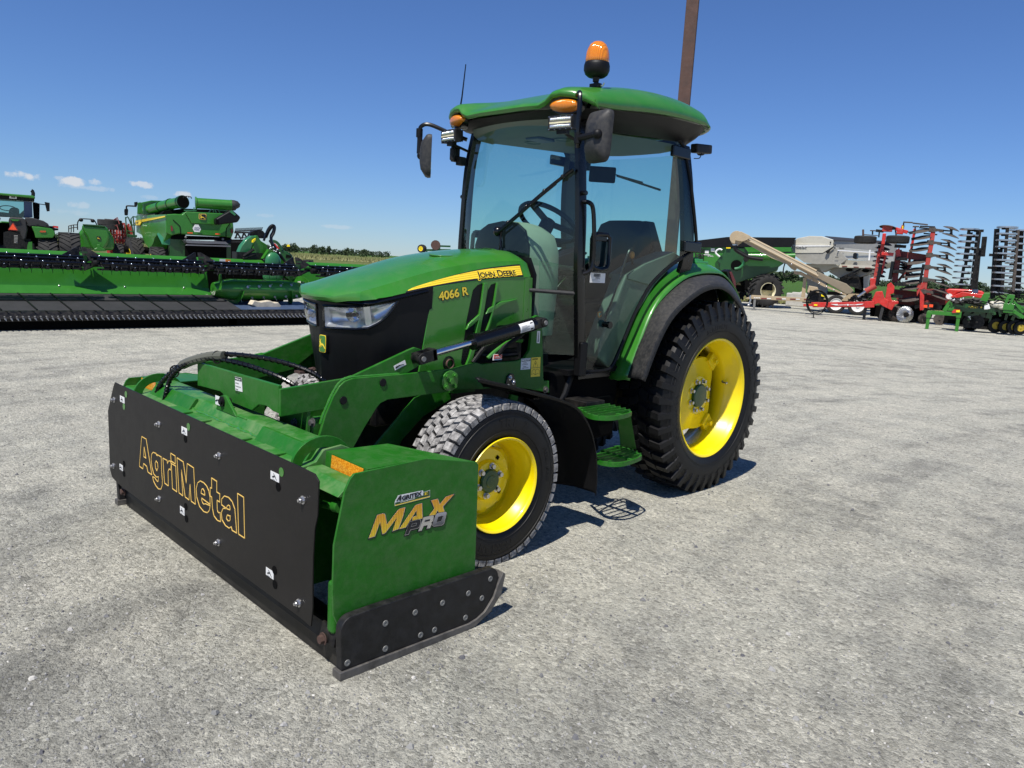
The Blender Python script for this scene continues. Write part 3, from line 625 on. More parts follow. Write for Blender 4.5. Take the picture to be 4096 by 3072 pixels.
def build_nose():
    ins, inb = nose_hit(1300, 1225), nose_hit(1320, 1306)
    hp = crop(1150, 1100, 2.765)
    top = [nose_hit(*hp(*q)) for q in [(405, 338), (600, 348), (800, 350), (1000, 325), (1150, 300), (1235, 280)]]
    bot = [nose_hit(*hp(*q)) for q in [(462, 585), (600, 592), (750, 597), (880, 588), (980, 545), (1080, 478), (1170, 385), (1235, 282)]]
    def itp(tb, s):
        if s <= tb[0][0]: return tb[0][1]
        for (a, b), (c, d) in zip(tb, tb[1:]):
            if a <= s <= c: return b+(d-b)*(s-a)/max(1e-6, c-a)
        return tb[-1][1]
    s0, s1 = top[0][0], top[-1][0]
    b = MB(); SS = sorted(set([i*.02 for i in range(-27, 28)]+[s0, s1, -s0, -s1]+[i*.005 for i in range(int(s1*200)-8, int(s1*200)+2)]+[-i*.005 for i in range(int(s1*200)-8, int(s1*200)+2)]))
    smax = sum((Vector(NOSE[i+1])-Vector(NOSE[i])).length for i in range(7, 14)); SS = [s for s in SS if abs(s) < smax]; SS = [-smax]+SS+[smax]
    zb = lambda s: itp(bot, abs(s)) if s0 <= abs(s) <= s1 else (.5*(itp(top, abs(s))+itp(bot, abs(s))))
    zt = lambda s: itp(top, abs(s)) if s0 <= abs(s) <= s1 else zb(s)
    topz = lambda s: 1.205+max(0, abs(s)-.30)*.21
    lo = []; hi = []
    for s in SS:
        gr = .004*math.cos(abs(s)*2*math.pi/.042)*(1 if .06 < abs(s) < .30 else 0)
        lo.append([nose_pt(s, .80+.0*abs(s), -.02)]+[nose_pt(s, .80+(zb(s)-.80)*q, gr*(1-q)*1.6) for q in (.0, .15, .35, .6, .8, 1.)])
        hi.append([nose_pt(s, zt(s)+(topz(s)-zt(s))*q, 0) for q in (0, .5, 1.)])
    b.ring_loft(lo, closed=False, cap=False); b.ring_loft(hi, closed=False, cap=False)
    b.build('grille_nose', 'black_plastic', T, ang=60)
    b = MB(); # under-hood trim line
    b.tube([nose_pt(s, topz(s)-.014, .004) for s in [i*.02 for i in range(-30, 31)] if abs(s) < smax-.01], .009, 6); b.build('trim_strip', 'black_gloss', T)
    for sg in (1, -1):
        e = bpy.data.objects.new('headlight', None); scn.collection.objects.link(e); e.parent = T
        K = 30; ss = [s0+(s1-s0)*k/K for k in range(K+1)]
        b = MB(); b.ring_loft([[nose_pt(s*sg, itp(bot, s)+(itp(top, s)-itp(bot, s))*q/4, .004+.006*math.sin(math.pi*q/4)) for q in range(5)] for s in ss], closed=False, cap=False)
        b.build('lens', 'clear_lens', e, ang=60)
        b = MB(); loop = [nose_pt(s*sg, itp(top, s), .003) for s in ss]+[nose_pt(s*sg, itp(bot, s), .003) for s in ss[::-1]]
        b.tube(loop+[loop[0]], .006, 6, cap=False); b.build('bezel', 'black_gloss', e)
        b = MB(); # reflector bowl: silver box with a curved floor
        dep = lambda s: -.055 if s < s1*.55 else -.055+.05*(s-s1*.55)/(s1*.45)
        rr_ = []
        for s in ss:
            zb_, zt_ = itp(bot, s), itp(top, s); d = dep(s)*(1-.35*math.exp(-((s-s0)/.03)**2)); h = zt_-zb_
            rr_.append([nose_pt(s*sg, zb_, .001), nose_pt(s*sg, zb_+h*.10, d*.35), nose_pt(s*sg, zb_+h*.28, d*.8), nose_pt(s*sg, zb_+h*.5, d), nose_pt(s*sg, zb_+h*.75, d*.85), nose_pt(s*sg, zt_-h*.06, d*.5), nose_pt(s*sg, zt_, .001)])
        b.ring_loft(rr_, closed=False, cap=False); b.ext(list(rr_[0])[::-1], Vector((0, .002, 0)))
        mat('reflector_silver', (.80, .80, .80), .2, metal=.72, var=.05, bump=.15, bscale=30, rvar=.06); b.build('reflector', 'reflector_silver', e, ang=60)
        sm = s0+(s1-s0)*.44; cpos = nose_pt(sm*sg, 1.135, -.03); nd = (nose_pt(sm*sg, 1.135, .1)-nose_pt(sm*sg, 1.135, 0)).normalized()
        b = MB(); rings = []
        ux = Vector((0, 0, 1)).cross(nd).normalized(); uz = Vector((0, 0, 1))
        for r, h in [(.037, .026), (.034, .008), (.026, -.008), (.012, -.014)]: rings.append([cpos+nd*h+ux*(r*math.cos(a))+uz*(r*.9*math.sin(a)) for a in [2*math.pi*k/24 for k in range(24)]])
        b.ring_loft(rings, cap=False); b.build('reflector_bowl', 'chrome', e)
        b = MB(); b.cyl(cpos-nd*.01, cpos+nd*.016, .010, 12); b.ball(cpos+nd*.016, .010, 8); b.build('bulb', 'black_gloss', e)
        b = MB(); s_ = s0+(s1-s0)*.62; b.ring_loft([[nose_pt(q*sg, z, -.012) for z in [itp(bot, q)+.006+(itp(top, q)-itp(bot, q)-.012)*k/3 for k in range(4)]] for q in (s_-.016, s_, s_+.016)], closed=False, cap=False); b.build('lamp_divider', 'reflector_silver', e)
    # round-cornered badge
    c = nose_pt(.022, .985, .006); n_ = (nose_pt(.022, .985, .1)-nose_pt(.022, .985, 0)); n_.normalize(); ux = Vector((0, 0, 1)).cross(n_).normalized(); uz = n_.cross(ux)
    def rr2(w, h, k): return [c+ux*(w/2*sx*a)+uz*(h/2*sy*b_)+n_*k for sx, sy, seq in ((1, -1, 0), (1, 1, 1), (-1, 1, 0), (-1, -1, 1)) for a, b_ in (((.72, 1), (.93, .93), (1, .72)) if not seq else ((1, .72), (.93, .93), (.72, 1)))]
    b = MB(); b.ext(rr2(.060, .090, -.02), n_*.022); bd = b.build('badge', 'black_plastic', T, bevel=.002)
    b = MB(); b.ext(rr2(.053, .081, .002), n_*.002); b.build('badge_border', 'yellow_decal', bd)
    b = MB(); b.ext(rr2(.047, .075, .004), n_*.0012); b.build('badge_field', 'green_paint', bd)
    b = MB(); deer(b, c+n_*.0052, ux, uz, .048); b.build('leaping_deer', 'yellow_decal', bd, smooth=False)
build_nose()
# ---------------------------------------------------------------- chassis, cab, fenders
a1 = crop(1850, 900, 2.2114); c3 = crop(1600, 100, 1.508); d1 = crop(2000, 900, 1.3827); c2 = crop(1200, 900, 1.8436); A_ = crop(400, 1400, 1.2288)
def yz(f, pts, x): return [(lambda q: (q.y, q.z))(P(*f(*p), x=x)) for p in pts]
def xz(f, pts, y): return [(lambda q: (q.x, q.z))(P(*f(*p), y=y)) for p in pts]
def xd(y, z):
    v = .462+.062*(y+1.2)/1.05
    if z > 1.85: v -= .045*(z-1.85)/.3
    if z < 1.1: v -= .02*(1.1-z)/.3
    return v
def chassis():
    b = MB(); b.box((0, -.95, .58), (.34, 2.5, .34)); b.box((0, -1.7, .75), (.42, 1.2, .3)); b.box((0, 0, .60), (.50, .42, .44)); b.box((0, -2.15, .72), (.36, .45, .14))
    b.build('chassis', 'black_metal', T, bevel=.01)
    b = MB(); b.cyl((-.44, 0, .615), (.44, 0, .615), .085, 20); b.build('rear_axle', 'black_metal', T)
    b = MB(); b.box((0, -1.945, .40), (.88, .13, .12)); b.cyl((-.56, -1.945, .386), (.56, -1.945, .386), .075, 20); b.build('front_axle', 'green_dark', T, bevel=.01)
    b = MB(); b.box((0, -.98, .72), (.80, .62, .20)); b.box((.30, -.95, .53), (.22, .52, .26)); b.box((-.30, -.95, .53), (.22, .52, .26)); b.build('under_floor', 'black_deep', T, bevel=.02)
    b = MB(); b.tube([(.40, -1.12, .80), (.40, -1.16, .70), (.38, -1.22, .60), (.36, -1.25, .45)], .022, 10); b.build('breather_hose', 'black_plastic', T)
    # engine-bay bits seen between panel and loader bracket
    b = MB(); b.box((.22, -1.62, .98), (.12, .44, .20)); b.box((.26, -1.5, 1.0), (.06, .12, .10)); b.build('engine_block', 'black_metal', T, bevel=.01)
    for pts, r, m in (([(.33, -1.80, .90), (.34, -1.70, 1.0), (.34, -1.55, 1.03), (.34, -1.46, 1.0)], .012, 'black_plastic'), ([(.35, -1.72, .92), (.35, -1.66, .96), (.35, -1.56, 1.005), (.35, -1.48, 1.0)], .010, 'green_paint'),
                      ([(.33, -1.66, 1.04), (.35, -1.60, 1.045), (.35, -1.50, 1.055)], .009, 'black_plastic'), ([(.355, -1.56, 1.03), (.355, -1.50, 1.035)], .012, 'zinc'), ([(.30, -1.8, .95), (.33, -1.7, .93), (.34, -1.5, .93)], .014, 'black_plastic')):
        b = MB(); b.tube(smooth_path(pts, 4), r, 8); b.build('hydraulic_pipe', m, T)
    b = MB(); b.box((.36, -1.66, .925), (.006, .06, .03)); wl = b.build('danger_plate', 'white_decal', T)
    b = MB(); b.box((.364, -1.66, .928), (.002, .056, .020)); b.build('red_band', 'red_lens', wl)
    txt('DANGER', 'danger_word', 'white_decal', wl, (.3655, -1.684, .923), (0, 1, 0), (0, 0, 1), .012, depth=.0002)
    # firewall between hood and cab
    b = MB(); b.prism([(-.29, .82), (-.30, 1.35), (-.25, 1.44), (.25, 1.44), (.30, 1.35), (.29, .82)], 'y', -1.36, -1.34); b.build('firewall', 'black_plastic', T)
chassis()
for sg in (1, -1):
    e = rear_wheel(T, sg); f = front_wheel(T, sg)
    if sg > 0:
        wheel_lettering(e, 'NOKIAN', .4975*.34, .470, R_(206), .070, flip=1); wheel_lettering(e, '340/80R28', .4975*.34, .468, R_(112), .040)
        wheel_lettering(e, 'TRI 2', .4975*.34, .468, R_(22), .06)
        wheel_lettering(f, 'TRI 2', .498*.262, .300, R_(95), .055); wheel_lettering(f, 'NOKIAN', .498*.262, .300, R_(282), .050, flip=1); wheel_lettering(f, 'STEEL BELT', .498*.262, .305, R_(28), .026)
def resamp(pts, n):
    p = smooth_path([Vector((a, b, 0)) for a, b in pts], 8); L = [0]
    for i in range(1, len(p)): L.append(L[-1]+(p[i]-p[i-1]).length)
    out = []; j = 0
    for k in range(n+1):
        t = L[-1]*k/n
        while j < len(p)-2 and L[j+1] < t: j += 1
        q = (t-L[j])/max(1e-9, L[j+1]-L[j]); out.append(p[j].lerp(p[j+1], min(1, q)))
    return [(q.x, q.y) for q in out]
def fenders():
    B = [(-.763, .759), (-.678, .922), (-.547, 1.159), (-.398, 1.318), (-.176, 1.431), (-.055, 1.462), (.098, 1.468), (.303, 1.42), (.45, 1.33), (.54, 1.20)]
    A = [(-.735, .762), (-.627, 1.037), (-.506, 1.212), (-.272, 1.354), (-.072, 1.402), (.149, 1.411), (.246, 1.393), (.36, 1.335), (.46, 1.25), (.53, 1.15)]
    A2 = [(-.732, .775), (-.622, 1.032), (-.50, 1.204), (-.27, 1.345), (-.072, 1.392), (.149, 1.401), (.246, 1.385), (.36, 1.327), (.45, 1.245), (.50, 1.17)]
    C = [(-.790, .79), (-.678, 1.011), (-.537, 1.177), (-.283, 1.307), (-.08, 1.347), (.05, 1.33), (.150, 1.287), (.27, 1.215), (.36, 1.12)]
    D = [(-.770, .78), (-.655, 1.0), (-.518, 1.155), (-.275, 1.280), (-.08, 1.318), (.04, 1.302), (.140, 1.26), (.255, 1.185), (.335, 1.10)]
    n = 40; b_, a_, a2, c_, d_ = (resamp(q, n) for q in (B, A, A2, C, D))
    for sg in (1, -1):
        b = MB(); b.ring_loft([[(sg*.34, p[0], p[1]-.004), (sg*.44, p[0], p[1]), (sg*.462, p[0], p[1]-.003), (sg*(.462*.4+.53*.6), (p[0]*.35+q[0]*.65), (p[1]*.4+q[1]*.6)+.004), (sg*.53, q[0], q[1])] for p, q in zip(b_, a_)], closed=False, cap=False)
        b.build('fender', 'green_paint', T, solid=.012, ang=40)
        b = MB(); b.ring_loft([[(sg*.50, p[0], p[1]), (sg*.56, p[0]*.72+q[0]*.28, p[1]*.72+q[1]*.28+.004), (sg*.625, p[0]*.25+q[0]*.75, p[1]*.25+q[1]*.75+.004), (sg*.655, q[0], q[1]), (sg*.662, r[0], r[1])] for p, q, r in zip(a2, c_, d_)], closed=False, cap=False)
        b.build('fender_extension', 'grey_plastic', T, solid=.010, ang=50)
        b = MB(); b.ring_loft([[(sg*.335, p[0], p[1]-.01), (sg*.335, p[0]*.5, .6)] for p in b_], closed=False, cap=False); b.build('inner_fender', 'black_deep', T)
        b = MB(); b.box((sg*.41, .06, 1.478), (.10, .14, .016), (R_(0), 0, 0)); b.box((sg*.41, .05, 1.492), (.06, .09, .014)); b.cyl((sg*.41, .05, 1.495), (sg*.41, .05, 1.508), .018, 12); b.build('fender_bracket', 'green_light', T, bevel=.003)
        b = MB(); b.prism([(.27, 1.43), (.32, 1.445), (.40, 1.375), (.43, 1.30), (.38, 1.31), (.32, 1.37)], 'x', sg*.47, sg*.52); lm = b.build('tail_lamp_housing', 'black_plastic', T, bevel=.004)
        b = MB(); b.prism([(.305, 1.425), (.33, 1.43), (.395, 1.37), (.41, 1.32), (.37, 1.35)], 'x', sg*.519, sg*.524); b.build('tail_lamp', 'red_dark', lm)
fenders()
def cab():
    pil = [(.410, -1.195, 2.16), (.445, -1.21, 1.95), (.470, -1.205, 1.65), (.478, -1.20, 1.40), (.466, -1.15, 1.10), (.445, -1.095, .80)]
    for sg in (1, -1):
        b = MB(); p = smooth_path([(x*sg, y, z) for x, y, z in pil], 4); rings = []
        for q in p: rings.append([q+Vector(((-.020)*sg, -.028, 0)), q+Vector((.012*sg, -.028, 0)), q+Vector((.016*sg, .010, 0)), q+Vector((.012*sg, .034, 0)), q+Vector((-.026*sg, .034, 0))])
        b.ring_loft(rings); b.build('front_pillar', 'black_gloss', T, bevel=.004)
        b = MB(); p = smooth_path([(.47, -.25, 2.17), (.505, -.23, 1.95), (.52, -.20, 1.70), (.518, -.17, 1.50), (.50, -.17, 1.40)], 4); rings = []
        for q in p: rings.append([Vector((q.x*sg-.05*sg, q.y-.065, q.z)), Vector((q.x*sg-.012*sg, q.y-.075, q.z)), Vector((q.x*sg-.006*sg, q.y+.03, q.z)), Vector((q.x*sg-.05*sg, q.y+.06, q.z))])
        b.ring_loft(rings); b.build('rear_pillar', 'black_gloss', T, bevel=.004)
        # door: framed glass that follows the wheel arch
        out = [(-1.10, .835), (-1.135, 1.0), (-1.165, 1.2), (-1.185, 1.45), (-1.190, 1.75), (-1.180, 2.0), (-1.165, 2.135), (-.95, 2.165), (-.70, 2.185), (-.45, 2.190), (-.325, 2.185), (-.275, 2.10), (-.235, 1.95), (-.185, 1.75), (-.140, 1.60), (-.145, 1.555), (-.20, 1.53), (-.294, 1.486), (-.43, 1.415), (-.559, 1.320), (-.63, 1.23), (-.697, 1.130), (-.755, 1.0), (-.80, .90), (-.83, .845), (-.87, .822), (-.95, .817), (-1.06, .820)]
        pts = [Vector((xd(y, z)*sg, y, z)) for y, z in out]
        d = bpy.data.objects.new('cab_door', None); scn.collection.objects.link(d); d.parent = T
        ctr = Vector((.505*sg, -.72, 1.5)); 
        b = MB(); K = len(pts); vs = [Vector((xd(y, z)*sg, y, z)) for y, z in out]
        # fan of strips so the pane is gently curved
        rings = [[v.lerp(Vector((xd(-.72, 1.6)*sg+.010*sg, -.72, 1.6)), t) for v in vs] for t in (0, .35, .7, .97)]
        b.ring_loft(rings, cap=False); b.f.append(tuple(range(3*K, 4*K))); b.build('glass', 'cab_glass', d, ang=80)
        b = MB(); ins = [v+(Vector((.505*sg, -.72, 1.5))-v).normalized()*.004 for v in pts]
        b.tube(smooth_path(ins+[ins[0]], 3), .011, 6, cap=False); b.build('door_seal', 'black_plastic', d)
        b = MB(); # lower frame and front stile
        low = [p for p in pts[:3]]
        b.box((sg*.452, -.985, .800), (.03, .29, .03)); b.build('door_sill', 'black_gloss', d, bevel=.004)
        for (y, z) in ((-.345, 2.115), (-.205, 1.565)):
            b = MB(); b.box((sg*(xd(y, z)+.012), y, z), (.026, .19, .065)); b.build('hinge', 'black_gloss', d, bevel=.008)
        # moulded pull handle
        b = MB(); hx = xd(-1.05, 1.5)+.012; o = [(-1.115, 1.565), (-1.09, 1.585), (-1.01, 1.588), (-.985, 1.57), (-.985, 1.43), (-1.0, 1.405), (-1.05, 1.395), (-1.10, 1.405), (-1.115, 1.43)]
        b.tube([Vector((sg*(hx+.02*math.sin(i/9*math.pi)), y, z)) for i, (y, z) in enumerate(o+[o[0]])], .014, 8, cap=False); b.box((sg*hx, -1.05, 1.57), (.03, .12, .04)); b.build('door_handle', 'black_gloss', d, bevel=.004)
        if sg > 0:
            b = MB(); b.cyl((hx+.013, -1.0, 1.572), (hx+.018, -1.0, 1.572), .011, 14); b.build('key_lock', 'chrome', d)
            b = MB(); st = [(-1.098, 1.378), (-.975, 1.378), (-.975, 1.324), (-1.098, 1.324)]; b.ext([Vector((xd(y, z)+.004, y, z)) for y, z in st], (.001, 0, 0)); s_ = b.build('barcode_sticker', 'white_decal', d)
            b = MB(); xx = xd(-1.03, 1.36)+.0056
            for k in range(22): b.box((xx, -1.070+k*.0036, 1.365), (.0006, .0013 if k % 3 else .0022, .017))
            b.box((xx, -1.035, 1.333), (.0006, .105, .0012)); b.box((xx, -1.06, 1.340), (.0006, .05, .0012)); b.build('bars', 'ink', s_)
            txt('199765', 'sticker_number', 'ink', s_, (xx, -1.058, 1.3445), (0, 1, 0), (0, 0, 1), .0145, depth=.0002)
            # latch knob low on the door
            q = P(*a1(1300, 885), x=.50); b = MB(); b.cyl((.455, q.y, q.z), (.505, q.y, q.z), .016, 14); b.cyl((.49, q.y, q.z), (.508, q.y, q.z), .020, 14); b.build('latch_knob', 'black_gloss', d)
            b = MB(); b.tube(smooth_path([P(*a1(*k), x=.46) for k in ((1265, 860), (1275, 790), (1340, 620), (1420, 380), (1470, 235), (1500, 200))], 4), .006, 6); b.build('latch_rod', 'black_gloss', d)
        # grab rail on the pillar
        b = MB(); b.tube(smooth_path([(sg*.47, -1.205, 1.745), (sg*.505, -1.19, 1.742), (sg*.515, -1.165, 1.71), (sg*.522, -1.15, 1.58), (sg*.52, -1.14, 1.44), (sg*.512, -1.155, 1.385), (sg*.475, -1.185, 1.368)], 4), .012, 8); b.cyl((sg*.47, -1.21, 1.79), (sg*.50, -1.21, 1.79), .012, 10); b.build('grab_rail', 'black_gloss', T)
        b = MB(); b.box((sg*.462, -1.115, .90), (.050, .055, .19)); b.build('pillar_cover', 'black_plastic', T, bevel=.008)
        b = MB(); b.cyl((sg*.30, -1.40, 1.268), (sg*.465, -1.19, 1.262), .011, 8); b.build('stay_rod', 'grey_plastic', T)
        # quarter glass between pillar and cowl, below the windscreen line
        b = MB(); b.ext([Vector(q) for q in ((sg*.30, -1.33, 1.43), (sg*.468, -1.215, 1.40), (sg*.452, -1.13, .92), (sg*.31, -1.30, .92))], (0, .003, 0)); b.build('front_quarter_glass', 'cab_glass', T)
    # windscreen, bowed forward
    b = MB(); rings = []
    for z, xw, yp, bow in ((1.40, .465, -1.215, .13), (1.55, .462, -1.222, .12), (1.75, .452, -1.225, .11), (1.95, .432, -1.222, .10), (2.15, .395, -1.21, .09)):
        rings.append([(xw*t, yp-bow*(1-t*t), z) for t in [-1+k/8 for k in range(17)]])
    b.ring_loft(rings, closed=False, cap=False); b.build('windscreen', 'cab_glass', T, ang=80)
    b = MB(); rings = []
    for z, xw, yp in ((1.28, .455, -.15), (1.5, .47, -.13), (1.8, .468, -.16), (2.15, .42, -.20)):
        rings.append([(xw*t, yp+.15*(1-t**4), z) for t in [-1+k/8 for k in range(17)]])
    b.ring_loft(rings, closed=False, cap=False); b.build('rear_window', 'cab_glass', T, ang=80)
    # roof
    cx = [0, .16, .28, .325, .36, .41, .47, .525, .56, .572]
    rowz = [  # y at centre, then z for each column
        (-1.372, [2.212, 2.212, 2.208, 2.222, 2.252, 2.258, 2.250, 2.232, 2.212, 2.200], [0, 0, .002, .004, .008, .015, .035, .07, .115, .135]),
        (-1.380, [2.230, 2.230, 2.226, 2.244, 2.272, 2.280, 2.272, 2.254, 2.232, 2.206], [0, 0, .002, .004, .008, .015, .035, .07, .115, .132]),
        (-1.300, [2.268, 2.268, 2.264, 2.284, 2.304, 2.308, 2.300, 2.278, 2.250, 2.212], [0]*6+[.01, .03, .05, .06]),
        (-1.10, [2.345, 2.343, 2.340, 2.344, 2.346, 2.344, 2.334, 2.308, 2.268, 2.222], [0]*10),
        (-.80, [2.425, 2.423, 2.416, 2.412, 2.406, 2.396, 2.378, 2.346, 2.304, 2.258], [0]*10),
        (-.50, [2.450, 2.448, 2.442, 2.436, 2.430, 2.420, 2.400, 2.366, 2.324, 2.278], [0]*10),
        (-.25, [2.436, 2.434, 2.428, 2.424, 2.418, 2.408, 2.390, 2.358, 2.318, 2.282], [0]*10),
        (-.06, [2.400, 2.398, 2.392, 2.388, 2.382, 2.373, 2.356, 2.330, 2.304, 2.281], [0, 0, 0, -.01, -.02, -.04, -.07, -.11, -.15, -.165]),
        (.08, [2.350, 2.348, 2.344, 2.340, 2.336, 2.330, 2.318, 2.304, 2.292, 2.281], [0, 0, -.02, -.04, -.06, -.10, -.16, -.22, -.27, -.285]),
        (.12, [2.290, 2.290, 2.288, 2.288, 2.286, 2.284, 2.282, 2.280, 2.278, 2.276], [0, 0, -.02, -.04, -.06, -.10, -.16, -.23, -.29, -.31])]
    cols = []
    for j in range(10): cols.append(smooth_path([(cx[j], r[0]+r[2][j], r[1][j]) for r in rowz], 4))
    rings = []
    for k in range(len(cols[0])):
        h = [cols[j][k] for j in range(10)]; rings.append([Vector((-p.x, p.y, p.z)) for p in h[:0:-1]]+h)
    b = MB(); b.ring_loft(rings, closed=False, cap=False); b.build('roof', 'green_paint', T, ang=50, solid=.012)
    # dark soffit under the roof edge
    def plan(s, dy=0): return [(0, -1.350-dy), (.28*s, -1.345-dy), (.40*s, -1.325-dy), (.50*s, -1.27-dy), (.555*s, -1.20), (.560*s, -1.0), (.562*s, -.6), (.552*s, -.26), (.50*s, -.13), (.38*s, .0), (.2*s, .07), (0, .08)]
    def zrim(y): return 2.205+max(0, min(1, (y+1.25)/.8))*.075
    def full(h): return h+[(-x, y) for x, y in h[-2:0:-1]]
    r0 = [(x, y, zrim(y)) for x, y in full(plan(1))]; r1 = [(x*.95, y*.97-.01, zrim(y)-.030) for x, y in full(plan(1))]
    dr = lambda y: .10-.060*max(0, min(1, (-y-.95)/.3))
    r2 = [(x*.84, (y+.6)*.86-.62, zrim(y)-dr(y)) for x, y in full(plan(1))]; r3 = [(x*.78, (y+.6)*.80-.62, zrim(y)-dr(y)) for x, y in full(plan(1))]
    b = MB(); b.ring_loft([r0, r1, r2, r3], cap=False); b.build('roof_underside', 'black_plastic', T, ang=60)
    # headliner with speaker rings and console
    b = MB(); h0 = [(x*.78, (y+.6)*.80-.62, 2.125+.04*max(0, min(1, (y+1.2)/.8))) for x, y in full(plan(1))]; h1 = [(x*.60, (y+.6)*.62-.62, 2.175) for x, y in full(plan(1))]
    b.ring_loft([h0, h1]); b.build('headliner', 'headliner', T, ang=60)
    b = MB(); rings = []
    for y, z, xs in ((-1.315, 2.185, .36), (-1.30, 2.150, .37), (-1.25, 2.125, .37), (-1.15, 2.120, .36)):
        rings.append([(xs*t, y+.05*t*t, z-.012*t*t) for t in [-1+k/6 for k in range(13)]])
    b.ring_loft(rings, closed=False, cap=False); b.build('roof_lining_front', 'headliner', T, ang=80)
    for x, y in ((-.16, -.95), (.08, -.95)):
        b = MB(); b.lathe([(.055, 0), (.055, -.008), (.046, -.008), (.044, 0), (.02, -.003), (.001, -.004)], (x, y, 2.13), 'z', 24); b.build('roof_speaker', 'sage_plastic', T)
    b = MB(); b.box((-.03, -1.03, 2.125), (.11, .15, .02)); b.build('roof_console', 'slate_blue', T, bevel=.01)
    # interior
    b = MB(); b.box((0, -.75, .82), (.86, .86, .03)); b.build('cab_floor', 'black_plastic', T)
    o = [(-.27, 1.0), (-.275, 1.50), (-.24, 1.585), (-.17, 1.622), (-.05, 1.640), (.06, 1.632), (.13, 1.59), (.165, 1.50), (.17, 1.30), (.15, 1.0)]
    b = MB(); b.prism(o, 'y', -1.285, -1.262); cw = b.build('cowl_front', 'black_plastic', T, bevel=.006)
    b = MB(); rings = []
    for y, k, zs in ((-1.262, 1.0, 1.0), (-1.20, 1.08, 1.005), (-1.12, 1.12, .99), (-1.05, 1.10, .965), (-1.02, 1.0, .93)):
        rings.append([((x+.05)*k-.05, y, 1.0+(z-1.0)*zs if z > 1.01 else 1.0) for x, z in o])
    b.ring_loft(rings); b.build('cowl', 'sage_light', T, ang=50)
    b = MB(); b.box((0, -1.12, .92), (.26, .16, .2)); b.build('cowl_base', 'black_plastic', T, bevel=.02)
    b = MB(); b.box((-.41, -.93, 1.07), (.02, .46, .52)); b.box((0, -.62, .90), (.78, .02, .16)); b.build('dark_panels', 'black_deep', T)  # added black panels that keep the lower cab interior dark
    sw = Vector((-.02, -.93, 1.655)); nn = Vector((0, .55, .83)).normalized(); ux = Vector((1, 0, 0)); uy = nn.cross(ux)
    b = MB(); b.tube([sw+ux*(.185*math.cos(a))+uy*(.185*math.sin(a)) for a in [2*math.pi*k/36 for k in range(37)]], .015, 8, cap=False)
    for a in (R_(90+180), R_(35), R_(145)): b.bar(sw, sw+ux*(.18*math.cos(a))+uy*(.18*math.sin(a)), .05, .014, nn)
    b.cyl(sw-nn*.12, sw+nn*.012, .045, 16); b.build('steering_wheel', 'black_plastic', T)
    b = MB(); b.tube([(-.0, -1.08, 1.5), (-.01, -1.0, 1.58), sw-nn*.05], .04, 10); b.build('steering_column', 'black_plastic', T)
    b = MB(); rings = []
    for z, w, y, t in ((1.18, .20, -.34, .05), (1.28, .235, -.28, .06), (1.45, .245, -.24, .06), (1.62, .235, -.21, .055), (1.70, .20, -.20, .045), (1.725, .13, -.20, .03)):
        rings.append([(w*math.cos(a)*(1 if abs(math.cos(a)) < .8 else 1.0), y+t*math.sin(a), z) for a in [2*math.pi*k/20 for k in range(20)]])
    b.ring_loft(rings); b.box((0, -.47, 1.13), (.46, .44, .12)); s = b.build('seat', 'seat_fabric', T, bevel=.02)
    b = MB(); b.box((0, -.42, .97), (.34, .34, .24)); b.build('seat_base', 'black_plastic', s)
    b = MB(); b.box((.27, -.40, 1.36), (.06, .30, .05)); b.box((-.27, -.40, 1.36), (.06, .30, .05)); b.build('armrest', 'black_plastic', s, bevel=.015)
    b = MB(); b.prism([(.06, 1.2), (.10, 1.72), (.17, 1.725), (.26, 1.52), (.30, 1.2)], 'y', -.20, -.10); b.build('tool_pocket', 'seat_fabric', T, bevel=.01)
    for sg in (1, -1):
        o = yz(d1, [(548, 735), (555, 655), (600, 530), (640, 440), (690, 310), (705, 275), (800, 215), (900, 170), (965, 148), (1010, 175), (860, 335), (765, 490), (700, 620), (665, 740), (630, 790), (600, 790)], .44)
        b = MB(); b.prism(o, 'x', .33*sg, .435*sg); sc = b.build('side_console', 'sage_plastic', T, bevel=.012)
        q = yz(d1, [(705, 300), (830, 335), (980, 160), (960, 150), (800, 215), (705, 275)], .44)
        b = MB(); b.prism(q, 'x', .30*sg, .445*sg); b.build('console_top', 'sage_plastic', sc, bevel=.006)
        if sg > 0:
            b = MB(); p = P(*a1(1500, 265), x=.36); b.ball(p, .020, 10, (.8, .8, 1.1)); b.build('lever_knob', 'orange_knob', T); b = MB(); b.cyl(p, p+Vector((0, .03, -.16)), .007, 8); b.build('lever', 'black_plastic', T)
            b = MB(); b.tube(smooth_path([P(*a1(*k), x=.40) for k in ((1228, 800), (1205, 815), (1200, 775), (1225, 770))], 3), .004, 6); b.build('red_lever_clip', 'orange_knob', T)
    # inside mirror, wipers
    b = MB(); b.box((.10, -.596, 1.972), (.02, .165, .095), (0, R_(6), R_(-42))); b.build('inside_mirror', 'black_plastic', T, bevel=.02)
    p0 = P(*c3(1310, 910), y=-.02); p1 = P(*c3(1570, 995), y=-.02); b = MB(); b.bar(p0, p1, .012, .014); b.bar(p0+Vector((-.02, 0, .01)), p0.lerp(p1, .6)+Vector((0, 0, .012)), .008, .008); b.build('rear_wiper', 'black_plastic', T)
    def wsp(u, v):
        q = P(u, v, y=-1.30)
        for _ in range(12): t = q.x/.455; q = P(u, v, y=-1.223-.115*(1-t*t)-.018)
        return q
    w = [wsp(*c3(*k)) for k in ((590, 1245), (700, 1155), (830, 1040), (945, 945), (1045, 872))]
    b = MB(); b.tube(smooth_path(w, 4), .009, 6); w2 = [q+Vector((.012, -.016, -.012)) for q in w[:4]]; b.tube(smooth_path(w2, 3), .006, 6)
